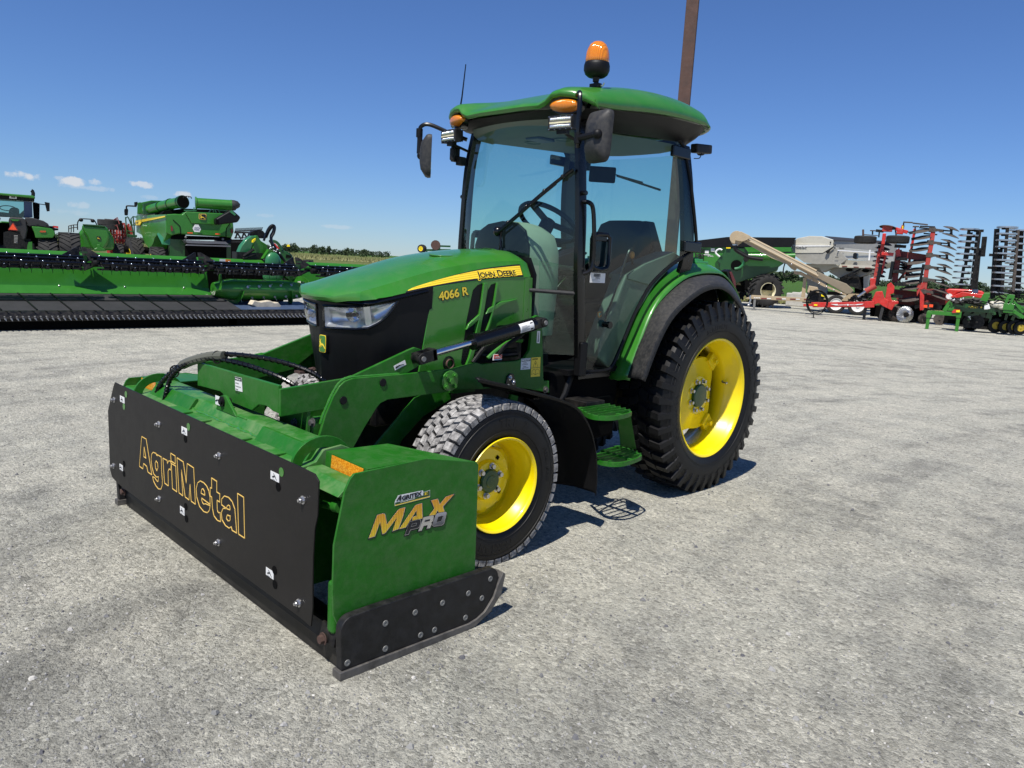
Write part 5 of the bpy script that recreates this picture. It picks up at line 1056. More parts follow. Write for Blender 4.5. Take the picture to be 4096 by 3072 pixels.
# ---------------------------------------------------------------- the blade box hung in front
def poly_off(pts, d):
    n = len(pts); ar = sum(pts[i][0]*pts[(i+1) % n][1]-pts[(i+1) % n][0]*pts[i][1] for i in range(n)); d = d if ar > 0 else -d; out = []
    for i in range(n):
        p0, p1, p2 = Vector(pts[i-1]), Vector(pts[i]), Vector(pts[(i+1) % n]); a = (p1-p0).normalized(); b = (p2-p1).normalized()
        na, nb = Vector((a.y, -a.x)), Vector((b.y, -b.x)); m_ = (na+nb); L = m_.length
        m_ = m_/L if L > 1e-3 else na; k = min(2.2, 1/max(.3, m_.dot(na))); out.append(tuple(p1+m_*d*k))
    return out
Bl = thing('snow_blade', 'green box blade with black front plate, gold outlined lettering and black skid shoes', 'snow blade', (0, -2.8, 0))
def blade():
    O = (0, 0, 0); OFF = Vector((0, 2.8, 0))
    def bd(b, name, m, par=Bl, **k):
        if par is Bl: b.v = [v+OFF for v in b.v]
        else: b.v = [v+OFF for v in b.v]
        return b.build(name, m, par, **k)
    # front plate with rounded corners and a slight dish
    b = MB(); pts = [(-1.010, .665), (-.985, .690)]+[(x*.1, .689) for x in range(-9, 10)]+[(.985, .687), (1.012, .668), (1.008, .55), (.992, .50), (.984, .40), (.982, .30), (.985, .22), (.975, .145)]+[(x*.1, .150+.0*x) for x in range(9, -10, -1)]+[(-1.00, .155), (-1.075, .165), (-1.105, .20), (-1.108, .52)]
    b.prism(pts, 'y', -3.070, -3.064); pl = bd(b, 'front_plate', 'plate_black', bevel=.0015)
    b = MB(); e2 = crop(400, 1400, 1.2288)
    disc = [((128, 218), 1), ((118, 278), 1), ((435, 378), 1), ((420, 437), 0), ((892, 600), 1), ((876, 673), 0), ((118, 560), 0), ((118, 608), 0), ((422, 770), 0), ((425, 830), 0), ((858, 1083), 0), ((860, 1153), 0)]
    for (q, g) in disc:
        p = P(*e2(*q), y=-3.0705); b = MB(); b.cyl(p, p+Vector((0, -.0012, 0)), .0165, 22); bd(b, 'grease_hole', 'green_paint' if g else 'black_deep', pl)
    for q in ((285, 365), (580, 520), (992, 738), (287, 732), (577, 947), (972, 1245), (65, 245), (62, 570)):
        p = P(*e2(*q), y=-3.075); p.y = -3.070; b = MB(); b.cyl(p, p+Vector((0, -.003, 0)), .015, 18); b.cyl(p, p+Vector((0, -.013, 0)), .010, 6); b.cyl(p, p+Vector((0, -.020, 0)), .0055, 10); bd(b, 'plate_bolt', 'zinc', pl)
    for i, (q, w, hh, tl) in enumerate((q, w*1.2, hh*.75, tl) for q, w, hh, tl in (((110, 243), .055, .042, 0), ((415, 398), .050, .042, 0), ((860, 622), .052, .040, 0), ((105, 577), .040, .040, 0), ((405, 790), .040, .044, 0), ((835, 1097), .048, .040, 0))):
        p = P(*e2(*q), y=-3.0705); b = MB(); b.box(p+Vector((0, -.0005, 0)), (w, .001, hh)); s_ = bd(b, 'grease_label', 'white_decal', pl)
        b = MB(); b.tube([p+Vector((-.014, -.0014, -.004)), p+Vector((.001, -.0014, .003)), p+Vector((.012, -.0014, -.008)), p+Vector((.016, -.0014, -.010))], [.003, .0025, .001, .001], 5); b.tube([p+Vector((-.008, -.0014, .010)), p+Vector((.0, -.0014, .002))], .0012, 5); b.tube([p+Vector((-.016, -.0012, -.013)), p+Vector((.002, -.0012, -.013))], .0006, 4); bd(b, 'grease_gun_mark', 'ink', s_)
    L_ = crop(480, 1700, 3.3185)
    G = [[(288, 153), (347, 187), (423, 662), (370, 625), (355, 550), (313, 510), (305, 583), (258, 548)], [(320, 295), (345, 442), (316, 420)],
         [(440, 362), (475, 376), (495, 412), (495, 395), (548, 425), (553, 620), (563, 740), (562, 800), (545, 850), (510, 848), (475, 805), (445, 745), (432, 685), (462, 700), (485, 738), (508, 755), (513, 688), (480, 690), (448, 650), (424, 560), (414, 460), (422, 385)], [(480, 475), (500, 510), (504, 570), (490, 612), (472, 570), (467, 510)],
         [(570, 440), (625, 470), (630, 512), (645, 477), (670, 478), (682, 520), (672, 600), (652, 582), (638, 615), (643, 810), (592, 772), (580, 600)], [(672, 374), (733, 412), (735, 518), (678, 478)], [(682, 512), (740, 545), (755, 888), (697, 845)],
         [(757, 435), (840, 490), (880, 770), (892, 512), (978, 570), (1002, 1053), (945, 1012), (930, 790), (917, 995), (865, 955), (815, 600), (835, 942), (783, 900)],
         [(1065, 742), (1110, 765), (1150, 810), (1180, 880), (1195, 960), (1197, 1055), (1083, 970), (1088, 1015), (1108, 1050), (1135, 1045), (1198, 1072), (1190, 1130), (1160, 1165), (1110, 1148), (1055, 1080), (1020, 960), (1012, 850), (1030, 770)], [(1100, 845), (1122, 885), (1128, 935), (1077, 905), (1085, 855)],
         [(1215, 703), (1285, 748), (1285, 890), (1325, 915), (1325, 1025), (1288, 1000), (1292, 1130), (1303, 1162), (1330, 1165), (1337, 1283), (1290, 1265), (1247, 1205), (1228, 1110), (1218, 960), (1197, 940), (1198, 830), (1218, 842)],
         [(1385, 942), (1440, 960), (1490, 1020), (1525, 1120), (1535, 1250), (1550, 1435), (1490, 1400), (1475, 1350), (1450, 1370), (1400, 1335), (1355, 1260), (1345, 1165), (1370, 1105), (1415, 1110), (1462, 1128), (1458, 1080), (1438, 1062), (1420, 1080), (1412, 1108), (1348, 1058), (1350, 985)], [(1425, 1195), (1465, 1210), (1462, 1265), (1435, 1275), (1412, 1240)],
         [(1560, 908), (1642, 960), (1655, 1503), (1575, 1450)]]
    b = MB()
    for g in G:
        w = [P(*L_(*q), y=-3.0708) for q in g]; n = len(w)
        for i in range(n):
            b.bar(w[i], w[(i+1) % n], .0038, .0012, (0, -1, 0)); b.cyl(w[i]+Vector((0, .0006, 0)), w[i]+Vector((0, -.0006, 0)), .0019, 8)
    bd(b, 'outline_lettering', 'gold_line', pl, smooth=False)
    b = MB(); b.prism([(-.99, .34), (-.95, .43), (-.9, .34), (-.9, .32)], 'y', -3.064, -3.062)
    # green body behind the plate: ledge, raised tube, back wall
    prof = [(-3.055, .640), (-3.050, .652), (-2.990, .660), (-2.955, .668), (-2.925, .708), (-2.850, .716), (-2.815, .700), (-2.800, .66), (-2.770, .45), (-2.80, .20), (-2.86, .17), (-2.82, .22), (-2.795, .45), (-2.83, .60), (-2.90, .635), (-3.04, .632)]
    b = MB(); b.prism(prof, 'x', -.80, .80); bd(b, 'moldboard', 'green_dusty', bevel=.003)
    # weld-on pads and stitch welds on the ledge
    for x0 in (-.30, -.10, .28, .55):
        b = MB(); b.box((x0, -3.005, .664), (.16, .05, .008)); bd(b, 'weld_pad', 'green_dusty', bevel=.002)
    b = MB(); pth = [Vector((-.5+i*.012, -2.958+.003*math.sin(i*.7)+rnd.uniform(-.002, .002), .668)) for i in range(95)]; b.tube(pth, [.005+rnd.uniform(-.002, .003) for _ in pth], 6); bd(b, 'weld_seam', 'green_paint')
    for x0, x1 in ((-.76, -.28), (.37, .76)):
        b = MB(); b.prism([(-2.985, .655), (-2.945, .712), (-2.930, .712), (-2.93, .66)], 'x', x0, x1); bd(b, 'angle_rail', 'green_plate', bevel=.004)
    # arched guards
    for sg in (1, -1):
        c = Vector((.785*sg, -2.925, .655)); b = MB(); rings = []
        for k in range(15):
            an = R_(176-k*10.6); ca, sa = math.cos(an), math.sin(an); o_, i_ = (.122, .094), (.080, .055)
            rings.append([(c.x-.006, c.y+o_[0]*ca, c.z+o_[1]*1.08*sa), (c.x+.006, c.y+o_[0]*ca, c.z+o_[1]*1.08*sa), (c.x+.006, c.y+i_[0]*ca, c.z+i_[1]*1.08*sa), (c.x-.006, c.y+i_[0]*ca, c.z+i_[1]*1.08*sa)])
        b.ring_loft(rings); bd(b, 'arched_guard', 'green_plate', bevel=.002)
        # end plates
        out = [(-3.012, .142), (-3.043, .216), (-3.049, .30), (-3.047, .462), (-3.010, .64), (-2.990, .680), (-2.975, .694), (-2.675, .702), (-2.435, .652), (-2.420, .640), (-2.414, .40), (-2.409, .14)]
        b = MB(); b.prism(out, 'x', 1.066*sg, 1.076*sg); ep = bd(b, 'end_plate', 'green_plate', bevel=.002)
        # end cap box with sloping top and reflectors
        b = MB(); b.ext([(.80*sg, -2.915, .702), (1.066*sg, -2.915, .698), (1.066*sg, -2.675, .700), (1.066*sg, -2.42, .648), (.86*sg, -2.50, .655), (.82*sg, -2.66, .700)], (0, 0, -.006))
        b.ext([(.80*sg, -2.915, .702), (.80*sg, -2.918, .645), (1.066*sg, -2.922, .645), (1.066*sg, -2.915, .698)], (0, .004, 0)); ec = bd(b, 'end_cap', 'green_plate')
        b = MB(); f0, f1, f2, f3 = (Vector(q) for q in ((.845*sg, -2.9175, .698), (.845*sg, -2.921, .652), (1.045*sg, -2.925, .650), (1.045*sg, -2.918, .695))); b.ext([f0, f1, f2, f3], (0, -.002, 0)); bd(b, 'amber_reflector', 'reflector', ec, smooth=False)
        b = MB(); b.prism([(-3.03, .62), (-2.99, .655), (-2.93, .655), (-2.93, .60)], 'x', .80*sg, 1.064*sg); bd(b, 'end_ledge', 'green_dusty', bevel=.002)
        # skid shoe
        sk = [(-3.035, .03), (-3.040, .165)]+arc((-2.995, .172), .045, 175, 95, 6)+[(-2.912, .219), (-2.444, .218), (-2.370, .218)]+arc((-2.362, .176), .042, 80, -10, 6)+[(-2.328, .13), (-2.350, .092), (-2.393, .045), (-2.430, .028), (-2.471, .022)]
        b = MB(); b.prism(sk, 'x', 1.082*sg, 1.117*sg); sh = bd(b, 'skid_shoe', 'skid_black', bevel=.004)
        so_ = [(-3.045, .0), (-3.045, .030), (-2.471, .024), (-2.430, .032), (-2.390, .050), (-2.347, .095), (-2.318, .16), (-2.300, .19), (-2.288, .18), (-2.305, .10), (-2.36, .04), (-2.44, .004), (-2.49, .0)]
        b = MB(); b.prism(so_, 'x', 1.076*sg, 1.125*sg); bd(b, 'wear_sole', 'worn_steel', sh, bevel=.002)
        for y, z in ((-2.862, .148), (-2.733, .149), (-2.606, .148), (-2.478, .149), (-2.364, .177), (-2.405, .108), (-2.487, .052), (-2.639, .051), (-2.704, .052), (-2.859, .052), (-3.013, .054)):
            b = MB(); b.lathe([(.0045, 0), (.005, .0025), (.0108, .0025), (.0118, .0)], (1.1165*sg, y, z), 'x', 16, sgn=sg); b.lathe([(.0001, .0008), (.0055, .0008)], (1.1168*sg, y, z), 'x', 8, sgn=sg); bd(b, 'skid_bolt', 'nickel_dull', sh)
        # springs and struts tucked in behind the plate end
        b = MB(); b.box((1.035*sg, -3.01, .225), (.045, .05, .19)); bd(b, 'trip_post', 'green_plate', bevel=.015)
        b = MB(); hx = [Vector((1.03*sg+.022*math.cos(i*.7), -2.98+.022*math.sin(i*.7), .36+i*.0016)) for i in range(50)]; b.tube(hx, .008, 6); b.cyl((1.03*sg, -2.98, .34), (1.03*sg, -2.98, .46), .014, 10); bd(b, 'trip_spring', 'green_plate')
        b = MB(); b.cyl((.93*sg, -3.0, .555), (1.02*sg, -3.0, .57), .014, 12); b.cyl((1.0*sg, -3.0, .567), (1.035*sg, -3.0, .573), .020, 12); bd(b, 'link_pin', 'green_plate')
        b = MB(); b.hexbolt((1.0*sg, -3.035, .10), (0, -1, 0), .015, .014); bd(b, 'corner_bolt', 'rust_steel')
        b = MB(); b.box((.80*sg, -2.93, .42), (.02, .20, .42)); bd(b, 'inner_rib', 'green_plate')
        b = MB(); b.box((.93*sg, -2.80, .40), (.27, .012, .52)); bd(b, 'end_back_plate', 'green_plate')
    # cutting edge assembly near the ground
    b = MB(); b.box((0, -2.965, .066), (2.12, .085, .125)); b.box((0, -3.02, .118), (2.12, .012, .060), (R_(-12), 0, 0)); b.box((0, -2.955, .05), (2.06, .016, .09), (R_(14), 0, 0)); bd(b, 'cutting_edge', 'black_metal', bevel=.002)
    for i in range(12):
        x = -.95+i*.172; b = MB(); b.cyl((x, -2.99, .115), (x, -3.02, .112), .014, 10); bd(b, 'edge_bolt', 'black_metal')
    b = MB(); b.box((-.25, -2.98, .06), (.18, .02, .09)); bd(b, 'edge_backing', 'black_metal'); b = MB(); b.box((.42, -2.98, .07), (.42, .02, .07)); bd(b, 'edge_backing', 'black_metal')
    # pinned bracket on the top
    tri = yz(A_, [(660, 245), (680, 235), (755, 325), (740, 332), (620, 275), (612, 265)], .0)
    b = MB(); b.prism([(-.085, .700), (-.055, .760), (-.005, .775), (.015, .772), (.115, .700)], 'y', -2.935, -2.922); lk = bd(b, 'lock_bracket', 'green_plate', bevel=.003)
    b = MB(); b.cyl((-.015, -2.95, .745), (-.015, -2.90, .745), .013, 18); b.cyl((-.015, -2.942, .745), (-.015, -2.936, .745), .023, 18); bd(b, 'lock_pin', 'black_plastic', lk)
    b = MB(); b.box((-.062, -2.937, .742), (.044, .001, .040)); gl = bd(b, 'grease_label', 'white_decal', lk)
    b = MB(); b.tube([(-.078, -2.9382, .738), (-.062, -2.9382, .745), (-.048, -2.9382, .742)], [.003, .0025, .001], 5); bd(b, 'grease_gun_mark', 'ink', gl)
    b = MB(); b.prism([(-.02, .700), (.20, .700), (.20, .706), (-.02, .706)], 'y', -2.93, -2.84); bd(b, 'top_pad', 'green_dusty')
    # spiral-wrapped hydraulic hoses arching back to the tractor
    pa = [(-.74, -2.96, .60), (-.69, -2.96, .70), (-.60, -2.93, .79), (-.46, -2.90, .865), (-.28, -2.86, .915), (-.05, -2.78, .930), (.12, -2.70, .915), (.24, -2.62, .87), (.28, -2.56, .78)]
    pb = [(-.58, -2.98, .60), (-.575, -2.97, .68), (-.555, -2.95, .77), (-.46, -2.92, .845), (-.30, -2.88, .895), (-.10, -2.82, .895), (.05, -2.76, .87), (.16, -2.70, .83), (.22, -2.65, .77)]
    for pth in (pa, pb):
        p = smooth_path(pth, 14); b = MB(); b.tube(p, .0105, 10)
        i = 0; hp = bd(b, 'hydraulic_hose', 'black_gloss')
        b = MB(); u0 = Vector((0, 0, 1)); co_ = []
        for i in range(len(p)*6-6):
            k, f = divmod(i, 6); q = p[k].lerp(p[min(k+1, len(p)-1)], f/6); t = (p[min(k+1, len(p)-1)]-p[k]).normalized(); a = t.cross(Vector((1, .3, .1))).normalized(); c = t.cross(a); an = i*.42; co_.append(q+a*(.0115*math.cos(an))+c*(.0115*math.sin(an)))
        b.tube(co_, .0022, 4); bd(b, 'spiral_guard', 'black_gloss', hp)
    b = MB(); sl_ = smooth_path([(-.50, -2.915, .838), (-.42, -2.90, .868), (-.30, -2.87, .902), (-.20, -2.845, .917)], 6); b.tube(sl_, .022, 10); mat('sleeve_grey', (.10, .10, .075), .5); bd(b, 'hose_sleeve', 'sleeve_grey')
    b = MB()
    for q in ((-.55, -2.935, .80), (-.24, -2.86, .905)): b.tube([Vector(q)+Vector((.028*math.cos(a)*.4, .028*math.cos(a)*.6, .028*math.sin(a))) for a in [2*math.pi*k/12 for k in range(13)]], .004, 5)
    bd(b, 'hose_tie', 'black_gloss')
    b = MB(); b.cyl((.16, -2.62, .89), (.20, -2.62, .90), .008, 8); b.box((.17, -2.66, .885), (.05, .05, .012)); bd(b, 'hose_clamp', 'rust_steel')
    # decals on the left end plate
    D = crop(1450, 1900, 4.9156); ep = [o for o in Bl.children if o.name.startswith('end_plate')][0]
    def lay(polys, x, m, name, off=0., par=ep):
        b = MB()
        for g in polys:
            w = [P(*D(*q), x=x) for q in (poly_off(g, off) if off else g)]; b.ext(w, (.0003, 0, 0))
        return bd(b, name, m, par, smooth=False)
    M_ = [(290, 790), (400, 757), (436, 765), (450, 800), (480, 975), (700, 690), (745, 660), (838, 637), (800, 800), (708, 1060), (592, 1102), (680, 830), (460, 1125), (430, 1150), (390, 1160), (347, 920), (242, 1205), (125, 1240)]
    A1 = [(725, 1060), (1040, 600), (1065, 585), (1168, 555), (1182, 850), (1070, 885), (1063, 690), (850, 1030)]; A2 = [(985, 830), (1062, 800), (1075, 885), (975, 905)]
    X_ = [(1350, 500), (1480, 470), (1520, 580), (1640, 430), (1800, 375), (1580, 620), (1612, 722), (1500, 740), (1470, 690), (1440, 780), (1310, 800), (1415, 660)]
    Pp = [(925, 920), (1110, 872), (1145, 885), (1140, 960), (1110, 1030), (1080, 1045), (940, 1080), (905, 1165), (835, 1180)]
    Rr = [(1200, 835), (1370, 797), (1398, 808), (1385, 900), (1345, 940), (1360, 960), (1325, 1040), (1265, 1050), (1285, 980), (1200, 1000), (1160, 1090), (1100, 1100)]
    Oo = [(1440, 790), (1470, 755), (1630, 727), (1652, 745), (1600, 955), (1560, 985), (1400, 1008), (1372, 990)]
    hP, hR, hO = [(975, 968), (1060, 948), (1048, 990), (958, 1012)], [(1235, 890), (1332, 868), (1320, 903), (1222, 925)], [(1490, 822), (1588, 797), (1548, 905), (1456, 930)]
    big = [M_, A1, A2, X_]; sm = [Pp, Rr, Oo]
    sh_ = [[(a-6, b_+14) for a, b_ in poly_off(g, 14)] for g in big+sm]
    lay(sh_, 1.0764, 'ink', 'letter_shadow'); lay(big, 1.0770, 'ink', 'letter_edge', 11); lay(big, 1.0776, 'zinc', 'letter_rim', 5); w_ = lay(big, 1.0782, 'decal_orange', 'big_lettering', -3)
    for i, g in enumerate(sm):
        lay([g], 1.0788+i*.0001, 'ink', 'letter_edge', 9); lay([g], 1.0794+i*.0001, 'zinc', 'letter_rim', 4); lay([g], 1.0800+i*.0001, ('ink', 'bright_steel', 'decal_silver')[i], 'small_lettering', -3)
    lay([hP, hR, hO], 1.0808, 'zinc', 'letter_rim', 5); lay([hP, hR, hO], 1.0812, 'ink', 'letter_hole')
    st = lay([[(633, 530), (700, 402), (738, 392), (1120, 315), (1190, 303), (1197, 338), (1326, 297), (1326, 436), (635, 611)]], 1.0765, 'white_decal', 'dealer_sticker')
    lay([[(642, 545), (1195, 400), (1195, 345), (1320, 305), (1320, 408), (642, 588)]], 1.0771, 'green_dark', 'sticker_green', 0, st)
    lay([[(642, 592), (1320, 412), (1320, 430), (642, 606)]], 1.0772, 'yellow_decal', 'sticker_yellow', 0, st)
    lay([[(660, 520), (700, 452), (740, 400), (765, 396), (762, 500), (725, 508), (725, 480), (700, 488), (690, 512)]], 1.0775, 'ink', 'sticker_initial', 0, st)
    q, q2 = P(*D(775, 497), x=1.0775), P(*D(1180, 392), x=1.0775)
    o = txt('GRITEX', 'sticker_word', 'ink', st, q+OFF, q2-q, (0, 0, 1), .0205, off=.0011, depth=.0002, wid=1.22)
    q, q2 = P(*D(745, 545), x=1.0778), P(*D(1095, 452), x=1.0778); txt('www.agritex.ca', 'sticker_web_address', 'white_decal', st, q+OFF, q2-q, (0, 0, 1), .0068, depth=.0002, wid=1.5)
    lay([[(1225, 350), (1280, 335), (1282, 385), (1225, 398)]], 1.0776, 'yellow_decal', 'logo_frame', 3, st); lay([[(1225, 350), (1280, 335), (1282, 385), (1225, 398)]], 1.0779, 'green_dark', 'logo_field', -1, st)
    b = MB(); deer(b, P(*D(1253, 368), x=1.0783), (0, 1, .2), (0, 0, 1), .0085); bd(b, 'leaping_deer', 'yellow_decal', st, smooth=False)
blade()
# ---------------------------------------------------------------- far setting: fields and woods
YAW = 0.7815
FWD = Vector((CF.x, CF.y, 0)).normalized(); RGT = Vector((CR.x, CR.y, 0)).normalized(); CAM0 = Vector((CAM.x, CAM.y, 0))
def fields():
    def fm(name, cols, sc, st):
        M = bpy.data.materials.new(name); M.use_nodes = True; t = M.node_tree; L = t.links.new; b = t.nodes['Principled BSDF']; tc = N(t, 'ShaderNodeTexCoord')
        mp = N(t, 'ShaderNodeMapping'); L(tc.outputs['Object'], mp.inputs['Vector']); mp.inputs['Rotation'].default_value = (0, 0, -YAW); mp.inputs['Scale'].default_value = (1, st, 1)
        n = N(t, 'ShaderNodeTexNoise', i_Scale=sc, i_Detail=8.0, i_Roughness=.7); L(mp.outputs[0], n.inputs['Vector']); r = ramp(t, cols, n.outputs['Fac']); L(r.outputs[0], b.inputs['Base Color']); b.inputs['Roughness'].default_value = .9; b.inputs['Specular IOR Level'].default_value = .1
        bp = N(t, 'ShaderNodeBump', i_Strength=1.0, i_Distance=.4); L(n.outputs['Fac'], bp.inputs['Height']); L(bp.outputs[0], b.inputs['Normal']); MATS[name] = M
    fm('crop_green', [(.3, (.035, .085, .018)), (.7, (.075, .15, .03))], .6, 3)
    fm('rough_grass', [(.3, (.07, .095, .030)), (.7, (.17, .18, .06))], .5, 3)
    fm('pale_grass', [(.3, (.14, .15, .055)), (.7, (.33, .32, .15))], .8, 3)
    def q(d, w): return CAM0+FWD*d+RGT*w
    def sheet(name, m, pts, z): b = MB(); b.add([Vector((p.x, p.y, z)) for p in pts], [tuple(range(len(pts)))]); tag(b.build(name, m, smooth=False), None, None, kind='structure')
    sheet('crop_field', 'crop_green', [q(41, 6), q(41, 60), q(2300, 1700), q(2300, -1700), q(60, -80), q(60, 6)], .03)
    sheet('meadow', 'rough_grass', [q(62, -70), q(62, 3), q(420, 25), q(420, -420)], .06)
    sheet('dry_grass_strip', 'pale_grass', [q(120, -110), q(120, 6), q(190, 14), q(190, -180)], .10)
    sheet('grass_verge', 'rough_grass', [q(40.6, 6), q(40.6, 60), q(45, 64), q(45, 6)], .06)
    # tufts along the verge
    b = MB(); r = random.Random(5)
    for i in range(2600):
        c = q(40.4+r.random()*1.6, 8+r.random()*26)
        h = r.uniform(.15, .55); a = r.random()*3.14; w = Vector((math.cos(a), math.sin(a), 0))*.05; b.add([c-w, c+w, c+w*.3+Vector((r.uniform(-.1, .1), r.uniform(-.1, .1), h))], [(0, 1, 2)])
    for i in range(5200):
        d = 118+r.random()*75; c = q(d, -d*.7+r.random()*(d*.75)); h = r.uniform(.25, .8); a = r.random()*3.14; w = Vector((math.cos(a), math.sin(a), 0))*.12; b.add([c-w, c+w, c+w*.3+Vector((r.uniform(-.2, .2), r.uniform(-.2, .2), h))], [(0, 1, 2)])
    tag(b.build('tall_grass', 'pale_grass', smooth=False, recalc=False), None, None, kind='stuff')
fields()
def leafmats():
    for nm, c in (('foliage', (.060, .088, .042)), ('foliage_dark', (.046, .068, .038))):  # leaf colours lightened a little to stand in for distance haze
        mat(nm, c, .85, var=.45, vscale=.4, spec=.15)
leafmats()
def crown(b, c, w, h, r, n, leaf):
    blobs = [(Vector((r.uniform(-.42, .42)*w, r.uniform(-.35, .35)*w, h*r.uniform(.25, .80))), r.uniform(.22, .36)*min(w, h)) for _ in range(9)]+[(Vector((r.uniform(-.12, .12)*w, 0, h*.80)), .19*h)]
    for i in range(n):
        bc, br = r.choice(blobs); v = Vector((r.gauss(0, 1), r.gauss(0, 1), r.gauss(0, 1))).normalized()*br*r.uniform(.55, 1.08); p = c+bc+v
        if p.z < .1: continue
        a = Vector((r.gauss(0, 1), r.gauss(0, 1), r.gauss(0, 1))).normalized()*leaf*r.uniform(.6, 1.3); e = a.cross(Vector((r.gauss(0, 1), r.gauss(0, 1), r.gauss(0, 1)))).normalized()*leaf*r.uniform(.4, .9)
        b.add([p-a, p+e, p+a, p-e], [(0, 1, 2, 3)])
def woods():
    r = random.Random(11)
    def at(u, d): rr = ray(u, 1000); k = Vector((rr.x, rr.y, 0)); k /= k.dot(FWD); return CAM0+k*d
    def topz(u, v, d): rr = ray(u, v); return CAM.z+d*rr.z/Vector((rr.x, rr.y, 0)).dot(FWD)
    hv = lambda u: 999.5+(u-1200)*.0585
    # continuous low woods, read as one mass
    spans = [('distant_woods', -60, 1560, 20, 360, 'foliage_dark'), ('distant_woods', 2800, 4200, 24, 330, 'foliage_dark')]
    for nm, u0, u1, hh, d, m in spans:
        b = MB(); u = u0
        while u < u1:
            hpx = hh*(.55+.5*mnoise.noise(Vector((u*.012, 3.1, 0)))+.25*r.random()); h = max(2, hpx/FL*d+1.2); w = r.uniform(18, 34)/FL*d*1.3
            crown(b, at(u, d+r.uniform(-15, 25)), w, h, r, 70, .42); u += r.uniform(7, 12)
        tag(b.build(nm, m, smooth=False, recalc=False), None, None, kind='stuff')
    # single trees one can tell apart
    T_ = [(1140, 980, 26, 300, 'tree standing left of the yellow beacon lamp behind the field'), (1178, 976, 34, 300, 'broad tree in the far row just right of the beacon lamp'), (1255, 982, 30, 300, 'rounded tree, third tall one along the far row'),
          (1292, 990, 30, 300, 'lower tree between two taller ones in the far row'), (1315, 988, 12, 300, 'slim pale tree rising above the far row'), (1392, 996, 34, 300, 'wide tree halfway along the far row over the hood'), (1455, 1000, 24, 300, 'last tall tree of the far row before the hood'),
          (3095, 1083, 34, 210, 'dark tree seen through the gap right behind the grain cart wheel'), (3128, 1090, 26, 210, 'round tree behind the black hose loop of the conveyor'), (3160, 1088, 24, 210, 'tree filling the gap left of the beige conveyor post'), (3185, 1090, 24, 210, 'tree just behind the beige conveyor leg'),
          (3335, 1105, 24, 230, 'tree seen under the white hopper trailer'), (3733, 1125, 32, 260, 'tree behind the red disc harrow and its lowest disc pair'), (3795, 1128, 15, 260, 'thin pale tree between the harrow and the first black roller wing'), (3862, 1130, 28, 260, 'tree half hidden by the first black roller wing'),
          (3942, 1132, 32, 260, 'bushy tree in the gap between the two black roller wings'), (4078, 1152, 40, 260, 'low tree at the right edge of the yard behind the second roller wing')]
    mat('bark', (.06, .045, .035), .9)
    for (u, vt, wpx, d, lab) in T_:
        base = at(u, d); h = max(2.4, topz(u, vt, d)+.4); w = wpx/FL*d*1.25
        t = thing('deciduous_tree', lab, 'tree', tuple(base), group='trees beyond the fields')
        b = MB(); b.tube([(0, 0, -.2), (.05*h, 0, h*.35), (0, .02*h, h*.7)], [.035*h, .025*h, .008*h], 7)
        for k in range(5): a = k*1.3; b.tube([(.03*h, 0, h*(.28+.06*k)), (w*.25*math.cos(a), w*.25*math.sin(a), h*(.5+.06*k))], [.014*h, .004*h], 5)
        b.build('trunk', 'bark', t)
        b = MB(); crown(b, Vector((0, 0, 0)), w, h, r, 620, .26); b.build('crown', 'foliage', t, smooth=False, recalc=False)
woods()
# ---------------------------------------------------------------- helpers for machines far off
class Bg:
    def __init__(s, name, label, cat, u, v=None, d=None, rz=0., group=None, z=0):
        if d is None: g = P(u, v, z=0)
        else: rr = ray(u, 1000); k = Vector((rr.x, rr.y, 0)); g = CAM0+k*(d/k.dot(FWD))
        g.z = z; s.loc = g; s.rz = YAW+math.atan((2048-u)/FL)+rz; s.t = thing(name, label, cat, tuple(g), s.rz, group); s.M = (Matrix.Translation(g) @ Matrix.Rotation(s.rz, 4, 'Z')).inverted(); s.R = s.M.to_3x3()
    def p(s, f, a, b, y=0.):
        u, v = f(a, b); o = s.M @ CAM; r = s.R @ ray(u, v); return o+r*((y-o.y)/r.y)
    def o(s, f, pts, y=0.): return [(lambda q: (q.x, q.z))(s.p(f, a, b, y)) for a, b in pts]
    def slab(s, name, m, f, pts, y0, y1, par=None, yp=None, **k):
        b = MB(); b.prism(s.o(f, pts, y0 if yp is None else yp), 'y', y0, y1); return b.build(name, m, par or s.t, **k)
    def mk(s, name, m, b, par=None, **k): return b.build(name, m, par or s.t, **k)
def part_empty(name, par, loc=(0, 0, 0)):
    e = bpy.data.objects.new(name, None); scn.collection.objects.link(e); e.parent = par; e.location = loc; return e
